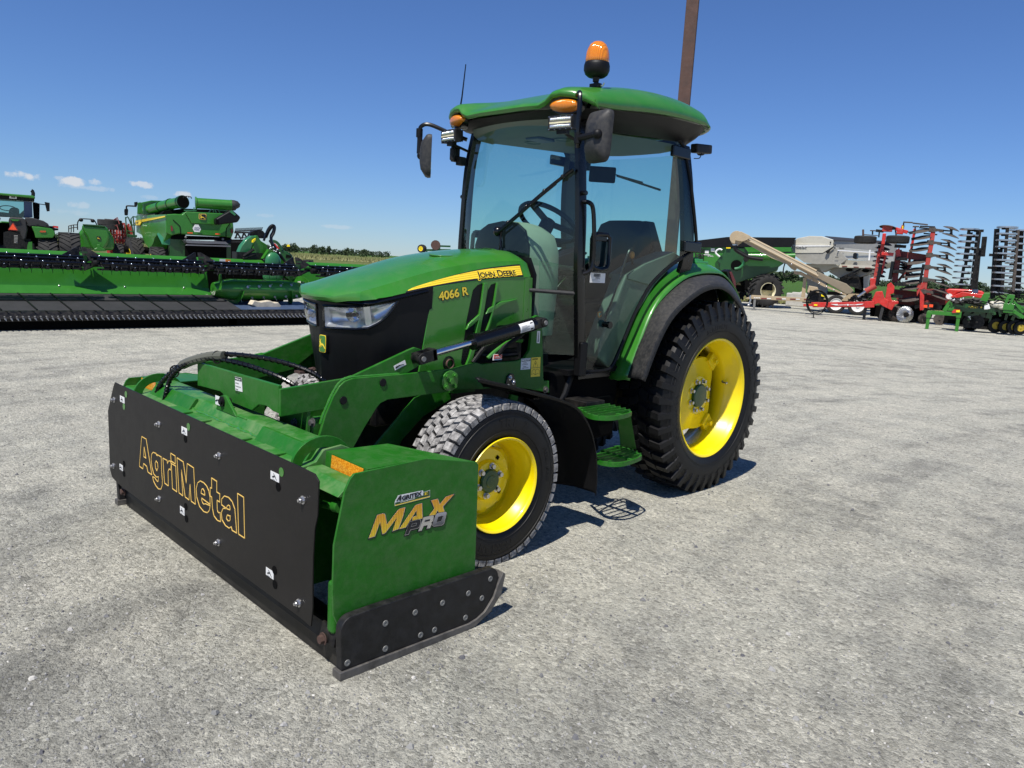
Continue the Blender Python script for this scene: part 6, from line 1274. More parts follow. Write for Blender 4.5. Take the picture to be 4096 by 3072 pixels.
def farwheel(par, c, R, w, rim, rimmat, rz=0., n=20, chev=.30, name='wheel', tm='rubber_far', lugh=.05, dish=.3):
    """wheel whose axle lies along local x turned by rz"""
    e = part_empty(name, par, c); M = Matrix.Rotation(rz, 4, 'Z'); rot = lambda b: setattr(b, 'v', [M @ v for v in b.v])
    b = MB(); Rb = R-lugh; pr = [(rim, .44), (rim+(Rb-rim)*.4, .5), (rim+(Rb-rim)*.8, .48), (Rb*.985, .44), (Rb, .3), (Rb+.005, 0)]; pr = [(r_, h*w) for r_, h in pr]; pr += [(r_, -h) for r_, h in pr[-2::-1]]; b.lathe(pr, (0, 0, 0), 'x', 40)
    for i in range(n):
        for sg in (1, -1):
            lug(b, (0, 0, 0), 2*math.pi*(i+(.5 if sg > 0 else 0))/n, 2*math.pi/n*.30, sg*.02*w, sg*.49*w, Rb-.01, Rb-.03, R, R-.01, skew=-chev)
    rot(b); b.build('tyre', tm, e)
    b = MB()
    for sg in (1, -1): b.lathe([(rim+.01, .44), (rim+.012, .47), (rim-.02, .46), (rim*.92, .30), (rim*.88, dish), (rim*.3, dish), (rim*.28, dish+.05), (.01, dish+.05)] if w > .5 else [(rim+.01, .44), (rim+.01, .47), (rim-.015, .45), (rim*.85, dish), (rim*.35, dish), (rim*.3, dish+.1), (.01, dish+.1)], (0, 0, 0), 'x', 32, sgn=sg)
    b.v = [Vector((v.x*w, v.y, v.z)) if False else v for v in b.v]
    b.v = [Vector((v.x*w, v.y, v.z)) for v in b.v]; rot(b); b.build('rim', rimmat, e)
    return e
cL = crop(0, 700, 4.366); cM = crop(480, 740, 4.2538); cH = crop(880, 850, 3.2529); cG = crop(2750, 880, 3.95); cS = crop(3150, 880, 3.77); cR_ = crop(3480, 860, 3.455); cW = crop(3700, 860, 3.457)
# ---------------------------------------------------------------- rusty post behind the tractor
def post():
    rr = ray(2750, 250); k = Vector((rr.x, rr.y, 0)); g = CAM0+k*(9.6/k.dot(FWD))
    t = thing('steel_post', 'tall brown square steel post rising behind the cab roof of the compact tractor', 'post', tuple(g), R_(30))
    b = MB(); b.box((0, 0, 4.2), (.145, .145, 8.4)); b.build('shaft', 'rust_steel', t, bevel=.008)
    b = MB(); b.box((0, 0, .012), (.34, .34, .024)); b.build('base_plate', 'rust_steel', t, bevel=.004)
    for sx in (-.13, .13):
        for sy in (-.13, .13): b = MB(); b.hexbolt((sx, sy, .024), (0, 0, 1), .014, .02); b.build('anchor_bolt', 'worn_steel', t)
post()
# ---------------------------------------------------------------- draper header, lying parallel to the compact tractor
def header():
    HX = thing('draper_header', 'long low green harvesting header with black reel bars and black belts', 'harvester header', (-10.8, 1, 0)); O = Vector((-10.8, 1, 0))
    def bd(b, name, m, par=HX, **k): b.v = [v-O for v in b.v]; return b.build(name, m, par, **k)
    Y0, YA, YB, Y1 = -5.2, 1.69, 3.55, 8.6
    mat('green_top', (.03, .17, .06), .35, coat=.3, var=.05)
    for a, c in ((Y0, 3.0), (3.75, Y1)):
        b = MB(); pr = [(-11.52, 1.00), (-11.50, 1.165), (-11.30, 1.17), (-11.24, 1.13), (-11.20, 1.06), (-11.22, 1.00), (-11.4, .98)]; b.prism([(x, z) for x, z in pr], 'y', a, c); bd(b, 'top_beam', 'green_far', bevel=.01)
        b = MB(); b.box((-11.205, (a+c)/2, 1.035), (.02, c-a, .012)); bd(b, 'beam_seam', 'green_dark')
    for a, c in ((Y0, YA), (YB+.1, Y1)):
        b = MB(); b.prism([(-11.22, 1.02), (-11.20, 1.03), (-11.09, .60), (-11.11, .58)], 'y', a, c); bd(b, 'back_sheet', 'green_far')
        b = MB(); b.prism([(-11.11, .60), (-11.085, .605), (-10.98, .48), (-11.0, .46)], 'y', a, c+(.0 if a < 0 else 0)); st = bd(b, 'lower_flashing', 'green_far', bevel=.004)
        k = a+.3; b = MB()
        while k < c: b.ball((-11.075, k, .60), .016, 6); k += 1.02
        bd(b, 'rivets', 'zinc', st)
        b = MB(); b.prism([(-11.02, .462), (-10.99, .475), (-10.00, .275), (-9.98, .24), (-10.02, .22), (-11.0, .42)], 'y', a, c+(.15 if a < 0 else 0)); dk = bd(b, 'draper_belt', 'canvas_mat')
        b = MB(); y = a+.1
        while y < c+.1: b.bar((-11.0, y-.01, .486), (-10.04, y+.04, .290), .022, .014); y += .46
        b.bar((-10.55, a, .398), (-10.55, c+.1, .398), .02, .012); bd(b, 'belt_slats', 'black_plastic', dk)
        # dark opening slot under the beam
        b = MB(); b.box((-11.188, a+(.9 if a > 0 else 3.8), 1.0), (.012, 1.6, .045)); bd(b, 'sheet_slot', 'black_deep')
        b = MB(); b.box((-10.45, (a+c)/2, .10), (1.1, c-a, .18)); b.box((-10.98, (a+c)/2, .24), (.1, c-a, .40)); bd(b, 'under_frame_shade', 'black_deep')  # frame boxes in deep black also fill in the shadow under the header
    b = MB(); b.box((-10.45, (YA+YB)/2, .10), (1.1, YB-YA+.3, .18)); bd(b, 'centre_frame_shade', 'black_deep')  # same filled-in shadow carried on under the middle
    b = MB(); b.box((-11.75, 2.6, .62), (.02, 1.95, .95)); bd(b, 'opening_dark_panel', 'black_deep')  # added black panel standing in for the darkness of the feeder opening
    b = MB(); b.prism([(-11.05, .36), (-10.0, .25), (-10.0, .22), (-11.05, .33)], 'y', YA, YB); bd(b, 'centre_floor', 'slate_blue')
    b = MB(); b.prism([(-10.02, .285), (-9.88, .262), (-9.79, .185), (-9.80, .140), (-10.05, .15)], 'y', Y0, Y1); cb = bd(b, 'cutter_bar', 'black_metal')
    b = MB(); y = Y0; 
    while y < Y1: b.box((-9.93, y, .280), (.16, .010, .012)); y += .17
    bd(b, 'bar_ribs', 'black_plastic', cb)
    b = MB(); y = Y0
    while y < Y1:
        b.tube([(-9.82, y, .190), (-9.75, y, .176), (-9.70, y, .160)], [.014, .012, .004], 5); b.box((-9.825, y, .208), (.022, .020, .022)); y += .0762
    gd_ = bd(b, 'knife_guards', 'bright_steel', cb); gd_['kind'] = 'stuff'
    # reel: tubes with clamps and hanging tines, in three sections
    secs = [(Y0, -.53), (-.42, 1.42), (1.52, 3.30), (3.62, Y1)]
    for (a, c) in secs:
        rl = part_empty('reel', HX, (0, 0, 0))
        for k, (x, z) in enumerate(((-10.76, 1.10), (-10.60, 1.06), (-10.53, 1.0), (-10.57, .94))):
            b = MB(); b.cyl((x, a+.05*k, z), (x, c-.04*k, z), .022, 8); b.box((x-.02, (a+c)/2, z-.03), (.012, c-a-.1, .03)); y = a+.12+.07*k
            while y < c-.05: b.box((x, y, z-.028), (.05, .05, .05)); y += .29
            bd(b, 'reel_tube', 'black_gloss', rl)
            b = MB(); y = a+.12+.07*k
            while y < c-.05: b.ball((x+.03, y, z+.018), .014, 6); y += .29
            bd(b, 'clamp_bolts', 'chrome', rl)
            b = MB(); y = a+.1
            while y < c-.05: b.tube([(x, y, z-.02), (x+.03, y+.008, z-.07), (x+.02, y+.012, z-.115)], [.007, .005, .003], 4); y += .145
            bd(b, 'tines', 'black_plastic', rl)
        b = MB(); b.cyl((-10.68, a, 1.0), (-10.68, c, 1.0), .055, 12); bd(b, 'reel_core', 'black_metal', rl)
    for y in (-.48, 1.47, 3.46):
        for s_ in (-1, 1):
            b = MB(); b.ext([(-11.0, y+.02*s_, .86), (-11.02, y+.30*s_, .99), (-11.06, y+.26*s_, 1.01), (-10.95, y+.02*s_, 1.0), (-10.98, y+.26*s_, 1.10), (-11.0, y+.30*s_, 1.12), (-11.06, y+.06*s_, 1.26), (-11.1, y+.02*s_, 1.26)], (.02, 0, 0)); bd(b, 'reel_bracket', 'black_metal')
        b = MB(); b.box((-11.0, y, 1.06), (.12, .12, .12)); b.box((-10.9, y, 1.17), (.03, .10, .03)); bd(b, 'reel_pivot', 'green_dark')
    # centre auger with flighting and fingers
    b = MB(); c = Vector((-10.85, 0, .60)); b.tube([(c.x, YA-.02, c.z), (c.x, YA+.14, c.z), (c.x, YA+.30, c.z), (c.x, YB-.4, c.z), (c.x, YB-.15, c.z), (c.x, YB+.05, c.z)], [.12, .17, .20, .20, .17, .12], 28); au = bd(b, 'centre_auger', 'green_far', ang=50)
    b = MB()
    for y0, sg in ((YA+.0, 1), (YB-.42, -1)):
        rings = []
        for k in range(25): an = k*.26*sg; y = y0+k*.019; ca, sa = math.cos(an), math.sin(an); rings.append([(c.x+.19*ca, y, c.z+.19*sa), (c.x+.29*ca, y, c.z+.29*sa), (c.x+.29*ca, y+.008, c.z+.29*sa), (c.x+.19*ca, y+.008, c.z+.19*sa)])
        b.ring_loft(rings)
    bd(b, 'auger_flighting', 'green_far', au)
    r = random.Random(2)
    for k in range(12):
        y = YA+.45+.115*k; an = R_(-50+(k*67) % 130); d = Vector((math.cos(an), 0, math.sin(an))); b = MB(); b.cyl(c+Vector((0, y, 0))+d*.19, c+Vector((0, y, 0))+d*.215, .026, 10); b.cyl(c+Vector((0, y, 0))+d*.2, c+Vector((0, y, 0))+d*.30, .008, 6); bd(b, 'auger_finger', 'zinc', au)
    # feed-house side plates, shield, hoses
    def Y(f, pts, X): return [(lambda q: (q.y, q.z))(P(*f(*p), x=X)) for p in pts]
    b = MB(); b.prism(Y(cH, [(225, 560), (225, 500), (255, 430), (320, 350), (385, 305), (465, 300), (470, 320), (400, 420), (375, 480), (300, 545), (240, 565)], -11.5), 'x', -11.55, -11.40); bd(b, 'curved_shield', 'green_top', bevel=.04)
    b = MB(); b.prism(Y(cH, [(430, 640), (435, 480), (470, 300), (495, 298), (540, 370), (620, 420), (640, 560), (560, 570), (505, 600), (470, 640)], -11.35), 'x', -11.45, -11.37); sp = bd(b, 'side_shield', 'green_far', bevel=.01)
    b = MB(); b.prism(Y(cH, [(425, 390), (430, 360), (465, 335), (465, 360), (440, 390)], -11.33), 'x', -11.38, -11.33); bd(b, 'yellow_guard', 'yellow_paint', sp)
    b = MB(); b.prism(Y(cH, [(560, 600), (640, 480), (690, 500), (830, 640), (850, 690), (780, 680), (700, 620), (620, 590)], -11.2), 'x', -11.3, -11.2); b.prism(Y(cH, [(640, 560), (760, 660), (975, 830), (975, 905), (920, 905), (800, 800), (700, 700)], -11.1), 'x', -11.2, -11.05); bd(b, 'lift_link', 'green_far')
    b = MB(); b.prism(Y(cH, [(385, 300), (400, 260), (440, 235), (500, 225), (560, 240), (590, 275), (600, 300), (540, 310)], -11.7), 'x', -11.8, -11.7); b.tube([P(*cH(*p), x=-11.25) for p in ((650, 360), (720, 470), (840, 640))], .035, 8); b.tube([P(*cH(*p), x=-11.3) for p in ((300, 570), (440, 480))], .03, 6); b.tube([P(*cH(*p), x=-11.3) for p in ((290, 600), (450, 545))], .025, 6)
    b.box(P(*cH(360, 600), x=-11.4), (.2, .55, .25)); bd(b, 'feed_mechanism', 'black_metal')
    for pts in (((570, 370), (610, 250), (650, 185), (690, 165), (715, 195), (700, 270), (670, 330), (680, 420)), ((600, 330), (640, 240), (680, 190), (700, 200), (685, 260), (660, 310), (670, 400), (720, 500))):
        b = MB(); b.tube(smooth_path([P(*cH(*p), x=-11.3+.02*i) for i, p in enumerate(pts)], 4), .024, 7); bd(b, 'hydraulic_hose', 'black_gloss')
    b = MB(); b.ball(P(*cH(690, 650), x=-11.1), .17, 12, (.5, 1, 1.2)); b.ball(P(*cH(690, 830), x=-11.1), .2, 12, (.4, 1.1, .8)); bd(b, 'gear_housing', 'green_top')
    for k in range(14):
        p = P(*cH(640+rnd.random()*200, 420+rnd.random()*260), x=-11.12); b = MB(); b.ball(p, .018, 6); bd(b, 'fitting', 'zinc')
    b = MB(); b.box(P(*cH(45, 633), x=-11.185), (.004, .15, .075)); lb = bd(b, 'warning_label', 'white_decal'); b = MB(); b.box(P(*cH(105, 633), x=-11.180), (.004, .10, .07)); bd(b, 'orange_patch', 'orange_knob', lb)
    # crumpled paper on the centre floor
    b = MB(); pts = Y(cH, [(390, 1200), (430, 1140), (520, 1160), (640, 1145), (700, 1170), (745, 1165), (790, 1225), (740, 1245), (600, 1235), (480, 1250), (430, 1215)], -10.5); b.prism(pts, 'x', -10.62, -10.45); b.v = [v-Vector((-10.5, 3, 0)) for v in b.v]
    o = b.build('paper_sack', 'paper_beige', None, bevel=.02); o.location = (-10.5, 3, 0); tag(o, 'crumpled beige paper sack lying in the open middle of the long header', 'sack')
    for y in (-3.2, .9, 5.5):
        b = MB(); b.box((-10.7, y, .06), (.5, .10, .12)); bd(b, 'ground_skid', 'black_metal')
header()
# ---------------------------------------------------------------- large tractor seen from behind
def big_tractor():
    B = Bg('large_tractor', 'big green tractor seen from behind with dual chevron tyres and an orange warning triangle', 'tractor', 60, d=33); t = B.t
    B.slab('cab_roof', 'green_far', cL, [(-560, 270), (0, 312), (240, 332), (560, 355), (605, 372), (620, 412), (560, 405), (0, 350), (-560, 310)], -.3, 2.0, bevel=.04)
    B.slab('roof_underside', 'black_plastic', cL, [(-540, 315), (0, 352), (600, 410), (600, 455), (0, 420), (-540, 385)], -.1, 1.9)
    B.slab('licence_plate', 'white_decal', cL, [(163, 360), (292, 372), (292, 416), (163, 408)], -.16, -.12)
    B.slab('plate_marks', 'ink', cL, [(195, 376), (265, 382), (265, 398), (195, 392)], -.18, -.165)
    for a, c in ((415, 560), (-300, -190)): B.slab('cab_pillar', 'slate_blue', cL, [(a, 452), (c, 470), (c+10, 735), (a+5, 745)], 0, .6 if a > 0 else .2)
    B.slab('rear_window', 'far_glass', cL, [(-190, 415), (415, 455), (420, 745), (-190, 700)], .0, .02, smooth=False)
    B.slab('seat', 'seat_fabric', cL, [(165, 600), (200, 565), (300, 570), (335, 600), (345, 740), (130, 735)], .5, .75, bevel=.05); 
    b = MB(); q = B.p(cL, 135, 580, 1.0); b.tube([q+Vector((.30*math.cos(a), .1*math.sin(a), .11*math.sin(a))) for a in [k*.4 for k in range(17)]], .02, 6); B.mk('steering_wheel', 'black_plastic', b)
    B.slab('dashboard', 'black_plastic', cL, [(-190, 640), (60, 650), (330, 690), (420, 610), (420, 745), (-190, 720)], 1.2, 1.5)
    b = MB(); q = [B.p(cL, *k, -.05) for k in ((575, 365), (565, 310), (550, 275), (540, 265))]; b.tube([B.p(cL, 578, 370, .4), B.p(cL, 580, 315, .4), B.p(cL, 565, 280, .4), B.p(cL, 545, 268, .4)], .075, 10); B.mk('exhaust_pipe', 'black_metal', b, ang=60)
    B.slab('air_stack', 'black_deep', cL, [(570, 470), (695, 500), (690, 780), (590, 770)], .3, .7, bevel=.05)
    b = MB(); b.tube([B.p(cL, 600, 480, .1), B.p(cL, 700, 508, .1), B.p(cL, 790, 520, .1)], .02, 6); ma = B.mk('mirror_arm', 'black_plastic', b)
    B.slab('mirror', 'black_plastic', cL, [(778, 470), (868, 485), (868, 632), (818, 636)], .1, .2, ma, bevel=.01)
    for sx in (0, 1):
        f = cL if sx == 0 else (lambda a, b_: cL(2*222-a, b_-2*(a-222)*.0))
        B.slab('fender', 'green_far', f, [(550, 895), (700, 905), (900, 935), (960, 990), (965, 1050), (920, 1100), (620, 1100), (600, 1010)], -.55, .3, bevel=.04)
        B.slab('fender_top', 'grey_plastic', f, [(430, 740), (560, 745), (760, 800), (840, 850), (885, 935), (700, 905), (550, 895), (500, 900)], -.35, .5, bevel=.05)
        B.slab('tail_lamp', 'dark_amber', f, [(690, 985), (710, 970), (790, 972), (808, 988), (790, 1003), (710, 1001)], -.58, -.55)
        b = MB()
        for q in ((665, 890), (830, 900)): b.box(B.p(f, *q, -.45), (.09, .05, .12))
        B.mk('work_lamp', 'black_metal', b)
    B.slab('tail_housing', 'grey_plastic', cL, [(165, 730), (400, 745), (470, 800), (490, 960), (460, 1120), (400, 1150), (340, 1000), (180, 960), (150, 800)], -.30, .3, bevel=.08)
    B.slab('rear_deck', 'green_far', cL, [(175, 770), (350, 780), (310, 805), (220, 802)], -.36, -.28)
    B.slab('drawbar_linkage', 'black_metal', cL, [(130, 980), (420, 1000), (430, 1160), (600, 1200), (600, 1330), (60, 1330), (60, 1000)], -.25, .2)
    sm = B.slab('warning_triangle', 'red_dark', cL, [(222, 832), (240, 835), (318, 960), (305, 975), (150, 965), (140, 950)], -.62, -.58); mat('signal_orange', (.95, .09, .02), .5)
    B.slab('triangle_face', 'signal_orange', cL, [(225, 848), (296, 962), (155, 952)], -.64, -.621, sm)
    b = MB()
    for k in range(6): b.cyl(B.p(cL, 245, 1060+24*k, -.4), B.p(cL, 310, 1066+24*k, -.4), .025, 8)
    B.mk('hydraulic_couplers', 'nickel_dull', b)
    B.slab('lift_arm', 'green_far', cL, [(500, 1170), (560, 1165), (565, 1310), (470, 1310), (480, 1230)], -.6, -.45)
    b = MB(); b.box((B.p(cL, 222, 1100, 0).x, .9, 1.2), (3.2, .5, 1.3)); B.mk('gap_dark_box', 'black_deep', b)  # black box added behind the fenders to darken a bright gap
    for a, c in ((650, 1015), (1010, 1405)):
        x0, x1 = B.p(cL, a, 1150, 0).x, B.p(cL, c, 1150, 0).x; R = .84
        ztop = B.p(cL, (a+c)/2, 1085 if a < 1000 else 1000, -.1).z
        farwheel(t, ((x0+x1)/2, 0, ztop-R), R, (x1-x0)*.95, .36, 'green_dark', 0, 22, .32)
        farwheel(t, (2*B.p(cL, 222, 1100, 0).x-(x0+x1)/2, 0, ztop-R), R, (x1-x0)*.95, .36, 'green_dark', 0, 22, .32)
    b = MB(); zc = B.p(cL, 1200, 1000, -.1).z-.84; b.cyl((-2.0, 0, zc), (2.9, 0, zc), .16, 12); b.box((.2, 2.2, zc+.1), (.8, 4.4, .7)); B.mk('axle_and_frame', 'black_metal', b)
    b = MB(); b.box((B.p(cL, 222, 1100, 0).x, 3.6, 1.5), (1.0, 2.6, .9)); B.mk('hood', 'green_far', b, bevel=.1)
    B.slab('marker_lamp', 'red_lens', cL, [(925, 885), (1018, 895), (1018, 930), (930, 915)], -.2, -.1); B.slab('marker_bracket', 'black_metal', cL, [(900, 920), (1020, 935), (1020, 965), (960, 970)], -.1, 0)
big_tractor()
def seed_cart():
    B = Bg('seed_tank_cart', 'bright green rounded seed tank on a cart with a black handrail hoop', 'tank cart', 390, d=36); t = B.t
    b = MB(); f = cL
    out0 = B.o(f, [(1430, 865), (1840, 900), (1880, 930), (1915, 1060), (1890, 1180), (1840, 1260), (1800, 1310), (1620, 1310), (1570, 1230), (1500, 1060), (1430, 950)], 0)
    b.prism(out0, 'y', 0, .4); B.mk('tank_front', 'green_far', b, bevel=.10, seg=3)
    b = MB(); o1 = B.o(f, [(1350, 1030), (1420, 950), (1460, 860), (1840, 895), (1920, 990), (1985, 1110), (1995, 1230), (1990, 1320), (1400, 1310), (1390, 1130)], .5); b.prism(o1, 'y', .35, 3.2); mat('tank_green', (.02, .22, .05), .4, coat=.3); B.mk('tank', 'green_far', b, bevel=.18, seg=3)
    B.slab('tank_lid', 'green_dark', f, [(1440, 855), (1700, 870), (1830, 892), (1840, 910), (1450, 878)], -.05, 1.2, bevel=.02)
    b = MB(); b.tube(smooth_path([B.p(f, *q, .5) for q in ((1355, 960), (1355, 840), (1385, 780), (1410, 765), (1520, 768), (1630, 780), (1665, 820), (1690, 870))], 3), .028, 6); B.mk('handrail_hoop', 'black_metal', b)
    for q in ((1415, 785), (1618, 800)): b = MB(); b.ball(B.p(f, *q, .45), .09, 8); B.mk('work_lamp', 'black_metal', b)
    b = MB()
    for l in ([(1200, 1000), (1200, 888)], [(1243, 1000), (1243, 880)], [(1285, 1000), (1285, 872)], [(1200, 888), (1290, 870), (1360, 872)], [(1200, 940), (1290, 915), (1360, 915)]): b.tube([B.p(f, *q, .8) for q in l], .022, 5)
    B.mk('railing', 'black_metal', b)
    bd_ = B.slab('emblem', 'ink', f, [(1690, 1070), (1750, 1075), (1760, 1090), (1755, 1135), (1700, 1132), (1688, 1110)], -.03, -.001); b = MB(); deer(b, B.p(f, 1725, 1103, -.035), (1, 0, 0), (0, 0, 1), .115); B.mk('leaping_deer', 'yellow_decal', b, bd_)
    B.slab('hitch_frame', 'green_far', f, [(1640, 1290), (1690, 1270), (1700, 1210), (1750, 1210), (1755, 1260), (1830, 1290), (1850, 1330), (1640, 1330)], -.4, -.1, bevel=.03)
    for x in (-.7, .9): farwheel(t, (x, 1.6, .62), .62, .5, .3, 'yellow_paint', 0, 18, .3)
seed_cart()
def folded_tool(name, label, u0, d, f, x0, x1, z0, z1, colr, seed, par_y=0):
    r = random.Random(seed); B = Bg(name, label, 'cultivator', u0, d=d); t = B.t
    a = B.p(f, x0, z1, 0); c = B.p(f, x1, z0, 0); X0, X1, Z0, Z1 = a.x, c.x, .25, c.z
    for k in range(7):
        x = X0+(X1-X0)*k/6; b = MB(); b.box((x, r.uniform(0, 1.5), (Z0+Z1)/2), (.13, .13, (Z1-Z0)*r.uniform(.8, 1))); B.mk('upright', colr, b, bevel=.01)
    for k in range(7):
        z = Z0+(Z1-Z0)*(k+.5)/7; y = r.uniform(0, 1.5); b = MB(); b.box(((X0+X1)/2, y, z), ((X1-X0), .11, .11)); B.mk('cross_tube', colr, b, bevel=.01)
    for k in range(16):
        x, z, y = r.uniform(X0, X1), r.uniform(Z0, Z1), r.uniform(-.3, 1); b = MB(); b.tube([(x, y, z), (x+.2, y-.2, z+.15), (x+.3, y-.3, z-.2)], .03, 5); B.mk('spring_tine', 'red_dark' if r.random() < .6 else 'black_metal', b)
    return B, X0, X1, Z1
def far_cultivator():
    B, X0, X1, Z1 = folded_tool('folded_cultivator', 'dark red folded cultivator standing between the seed tank cart and the combine', 490, 43, cL, 1890, 2183, 800, 1330, 'red_dusty', 4)
    for q in ((1915, 830), (1930, 905)):
        p = B.p(cL, *q, .2); b = MB(); b.cyl(p-Vector((0, 0, .15)), p+Vector((0, 0, .15)), .62, 20); B.mk('folded_wheel', 'rubber_far', b, bevel=.04)
    b = MB(); b.bar(B.p(cL, 1825, 772, 0), B.p(cL, 2010, 788, 0), .06, .06)
    for x in (1718, 1745, 1775, 1812): b.bar(B.p(cL, x, 880, 0), B.p(cL, x, 835, 0), .07, .07)
    B.mk('boom', 'rust_steel', b)
    for k in range(5): b = MB(); q = B.p(cL, 2200+k*24, 1000, .4); b.box((q.x, q.y, 1.2), (.12, .12, 2.0+.15*(k % 3))); B.mk('upright', 'red_dusty', b)
far_cultivator()
# ---------------------------------------------------------------- combine harvester, seen from its rear left
def combine():
    B = Bg('combine_harvester', 'large green combine harvester seen from behind with folded unloading tube and black spout', 'combine', 800, d=40, rz=R_(10)); t = B.t; f = cM; p = B.p
    rear = [(1110, 455), (1780, 485), (1900, 560), (1930, 660), (1938, 800), (1900, 900), (1780, 880), (1090, 840), (1000, 830), (870, 860), (780, 820), (780, 500), (940, 490), (1060, 500)]
    ro = B.o(f, rear, 0)
    b = MB(); b.prism(ro, 'y', 0, 1.6); B.mk('rear_hood', 'green_far', b, bevel=.06)
    ld = B.slab('engine_hatch', 'green_far', f, [(1105, 470), (1130, 452), (1760, 485), (1700, 560), (1650, 675), (1215, 655), (1200, 620)], -.10, .05, bevel=.04)
    B.slab('tail_panel', 'green_dark', f, [(940, 500), (1100, 480), (1230, 650), (1180, 800), (1080, 790)], -.01, .04, smooth=False) if False else None
    # flank running forward from the rear left corner
    def P2(q, y): return p(f, *q, y)
    top = [P2((780, 500), 0), P2((275, 520), 6.0)]; b = MB()
    sec0 = [P2(q, .05) for q in ((800, 495), (805, 860), (740, 1000), (700, 940), (690, 830))]
    fl = [P2((785, 500), .0), P2((805, 800), .0), P2((740, 985), .3), P2((700, 880), .8), (P2((640, 830), 1.6)), P2((590, 900), 2.2), P2((560, 1000), 2.6), P2((500, 1080), 3.2), P2((440, 1010), 4.0), P2((370, 850), 5.0), P2((280, 800), 6.0), P2((275, 520), 6.0)]
    b.ext(fl, (1.0, .6, 0)); B.mk('side_body', 'green_far', b)
    st = [P2((775, 525), -.03), P2((275, 605), 5.9), P2((275, 690), 5.9), P2((350, 688), 5.0), P2((378, 632), 4.7), P2((775, 548), -.03)]
    b = MB(); b.ext([q-Vector((.05, 0, 0)) for q in st], (.03, 0, 0)); ys = B.mk('yellow_stripe', 'yellow_decal', b, smooth=False)
    a, c = P2((285, 668), 5.7)-Vector((.12, .02, 0)), P2((352, 655), 5.0)-Vector((.12, .02, 0)); txt('JOHN DEERE', 'brand_lettering', 'ink', ys, a, c-a, (0, 0, 1), .13, off=.004)
    b = MB(); b.ext([q-Vector((.06, 0, 0)) for q in (P2((640, 830), 1.5), P2((670, 812), 1.3), P2((760, 900), .3), P2((735, 1020), .25), P2((700, 935), .6), P2((655, 860), 1.3))], (.4, 0, 0)); B.mk('wheel_arch', 'green_top', b, bevel=.03)
    # grain tank and folding extensions
    b = MB(); b.ext([P2(q, 4.4) for q in ((290, 490), (300, 300), (345, 290), (355, 480))], (.2, .8, 0)); b.ext([P2(q, 4.4) for q in ((345, 300), (530, 262), (860, 270), (820, 330), (600, 340), (400, 380), (385, 480), (350, 490))], (.1, .5, 0)); B.mk('tank_extension', 'green_far', b, bevel=.02)
    b = MB(); b.ext([P2(q, 3.6) for q in ((400, 500), (400, 320), (540, 280), (830, 300), (900, 480))], (0, 3.0, 0)); B.mk('grain_tank', 'green_dark', b)
    b = MB(); b.ext([P2(q, 1.5) for q in ((700, 500), (760, 440), (1080, 400), (1900, 430), (1850, 520))], (0, 3.0, 0)); B.mk('engine_deck', 'black_deep', b)
    # unloading tube
    b = MB(); q0, q1, q2 = P2((440, 430), 4.0), P2((800, 340), 2.2), P2((1060, 290), .6); b.tube([q0, q1, q2], [.22, .27, .29], 22); ut = B.mk('unloading_tube', 'green_far', b, ang=50)
    b = MB(); d = (q2-q1).normalized()
    for k in (.05, .35, .62, .95): c = (q0.lerp(q1, k*2) if k < .5 else q1.lerp(q2, k*2-1)); b.cyl(c-d*.04, c+d*.04, .27+.06*k, 22)
    B.mk('tube_collar', 'green_dark', b, ut)
    b = MB(); b.cyl(q2-d*.02, q2+d*.08, .345, 26); B.mk('tube_mouth', 'green_dark', b, ut); b = MB(); b.cyl(q2+d*.08, q2+d*.10, .31, 26); B.mk('tube_opening', 'black_deep', b, ut)
    b = MB(); b.tube(smooth_path([P2((1080, 225), .3), P2((1080, 200), .3), P2((1145, 190), .3), P2((1210, 205), .3), P2((1215, 235), .3)], 3), .02, 5)
    for x in (1110, 1135, 1165, 1190): b.bar(P2((x, 222), .3), P2((x, 195), .3), .025, .025)
    B.mk('tube_guard', 'black_metal', b, ut)
    q3, q4 = P2((1280, 308), .4), P2((1900, 345), .2); b = MB(); b.cyl(q3, q4, .275, 24); b.cyl(q3, q3.lerp(q4, .04), .33, 24); b.cyl(q3.lerp(q4, .97), q4, .29, 24); t2 = B.mk('folded_tube', 'green_far', b, ang=50)
    b = MB(); dd = (q4-q3).normalized(); b.tube([q4, q4+dd*.12, q4+dd*.25+Vector((0, 0, -.01)), q4+dd*.33+Vector((0, 0, -.05)), q4+dd*.37+Vector((0, 0, -.10))], [.28, .28, .25, .18, .06], 20); B.mk('tube_cap', 'grey_plastic', b, t2)
    b = MB()
    for q in ((1260, 380, 1260, 450), (1510, 470, 1560, 400), (1590, 470, 1585, 400), (1640, 475, 1610, 410), (1700, 480, 1680, 430), (1090, 430, 1300, 438), (1670, 425, 1815, 440)): b.bar(P2(q[:2], .3), P2(q[2:], .3), .05, .05)
    B.mk('tube_cradle', 'green_top', b)
    # spout leaning out on the right
    sp = B.slab('black_spout', 'black_plastic', f, [(1632, 575), (1880, 435), (1925, 430), (2060, 550), (2005, 635), (1690, 675), (1640, 670)], -.9, -.2, bevel=.08)
    B.slab('spout_trim', 'green_top', f, [(1865, 455), (1905, 428), (1975, 505), (1950, 520)], -.93, -.88, sp)
    B.slab('spout_mouth', 'black_deep', f, [(1632, 580), (1675, 590), (1685, 672), (1635, 665)], -.93, -.89, sp)
    # emblem, slow-vehicle hexagon, red reflectors, lamps
    e = B.slab('emblem', 'gold_line', f, [(1345, 490), (1455, 490), (1470, 510), (1465, 580), (1450, 595), (1360, 588), (1342, 565)], -.13, -.10); B.slab('emblem_field', 'ink', f, [(1352, 498), (1448, 498), (1460, 512), (1455, 575), (1443, 585), (1365, 580), (1351, 560)], -.15, -.131, e)
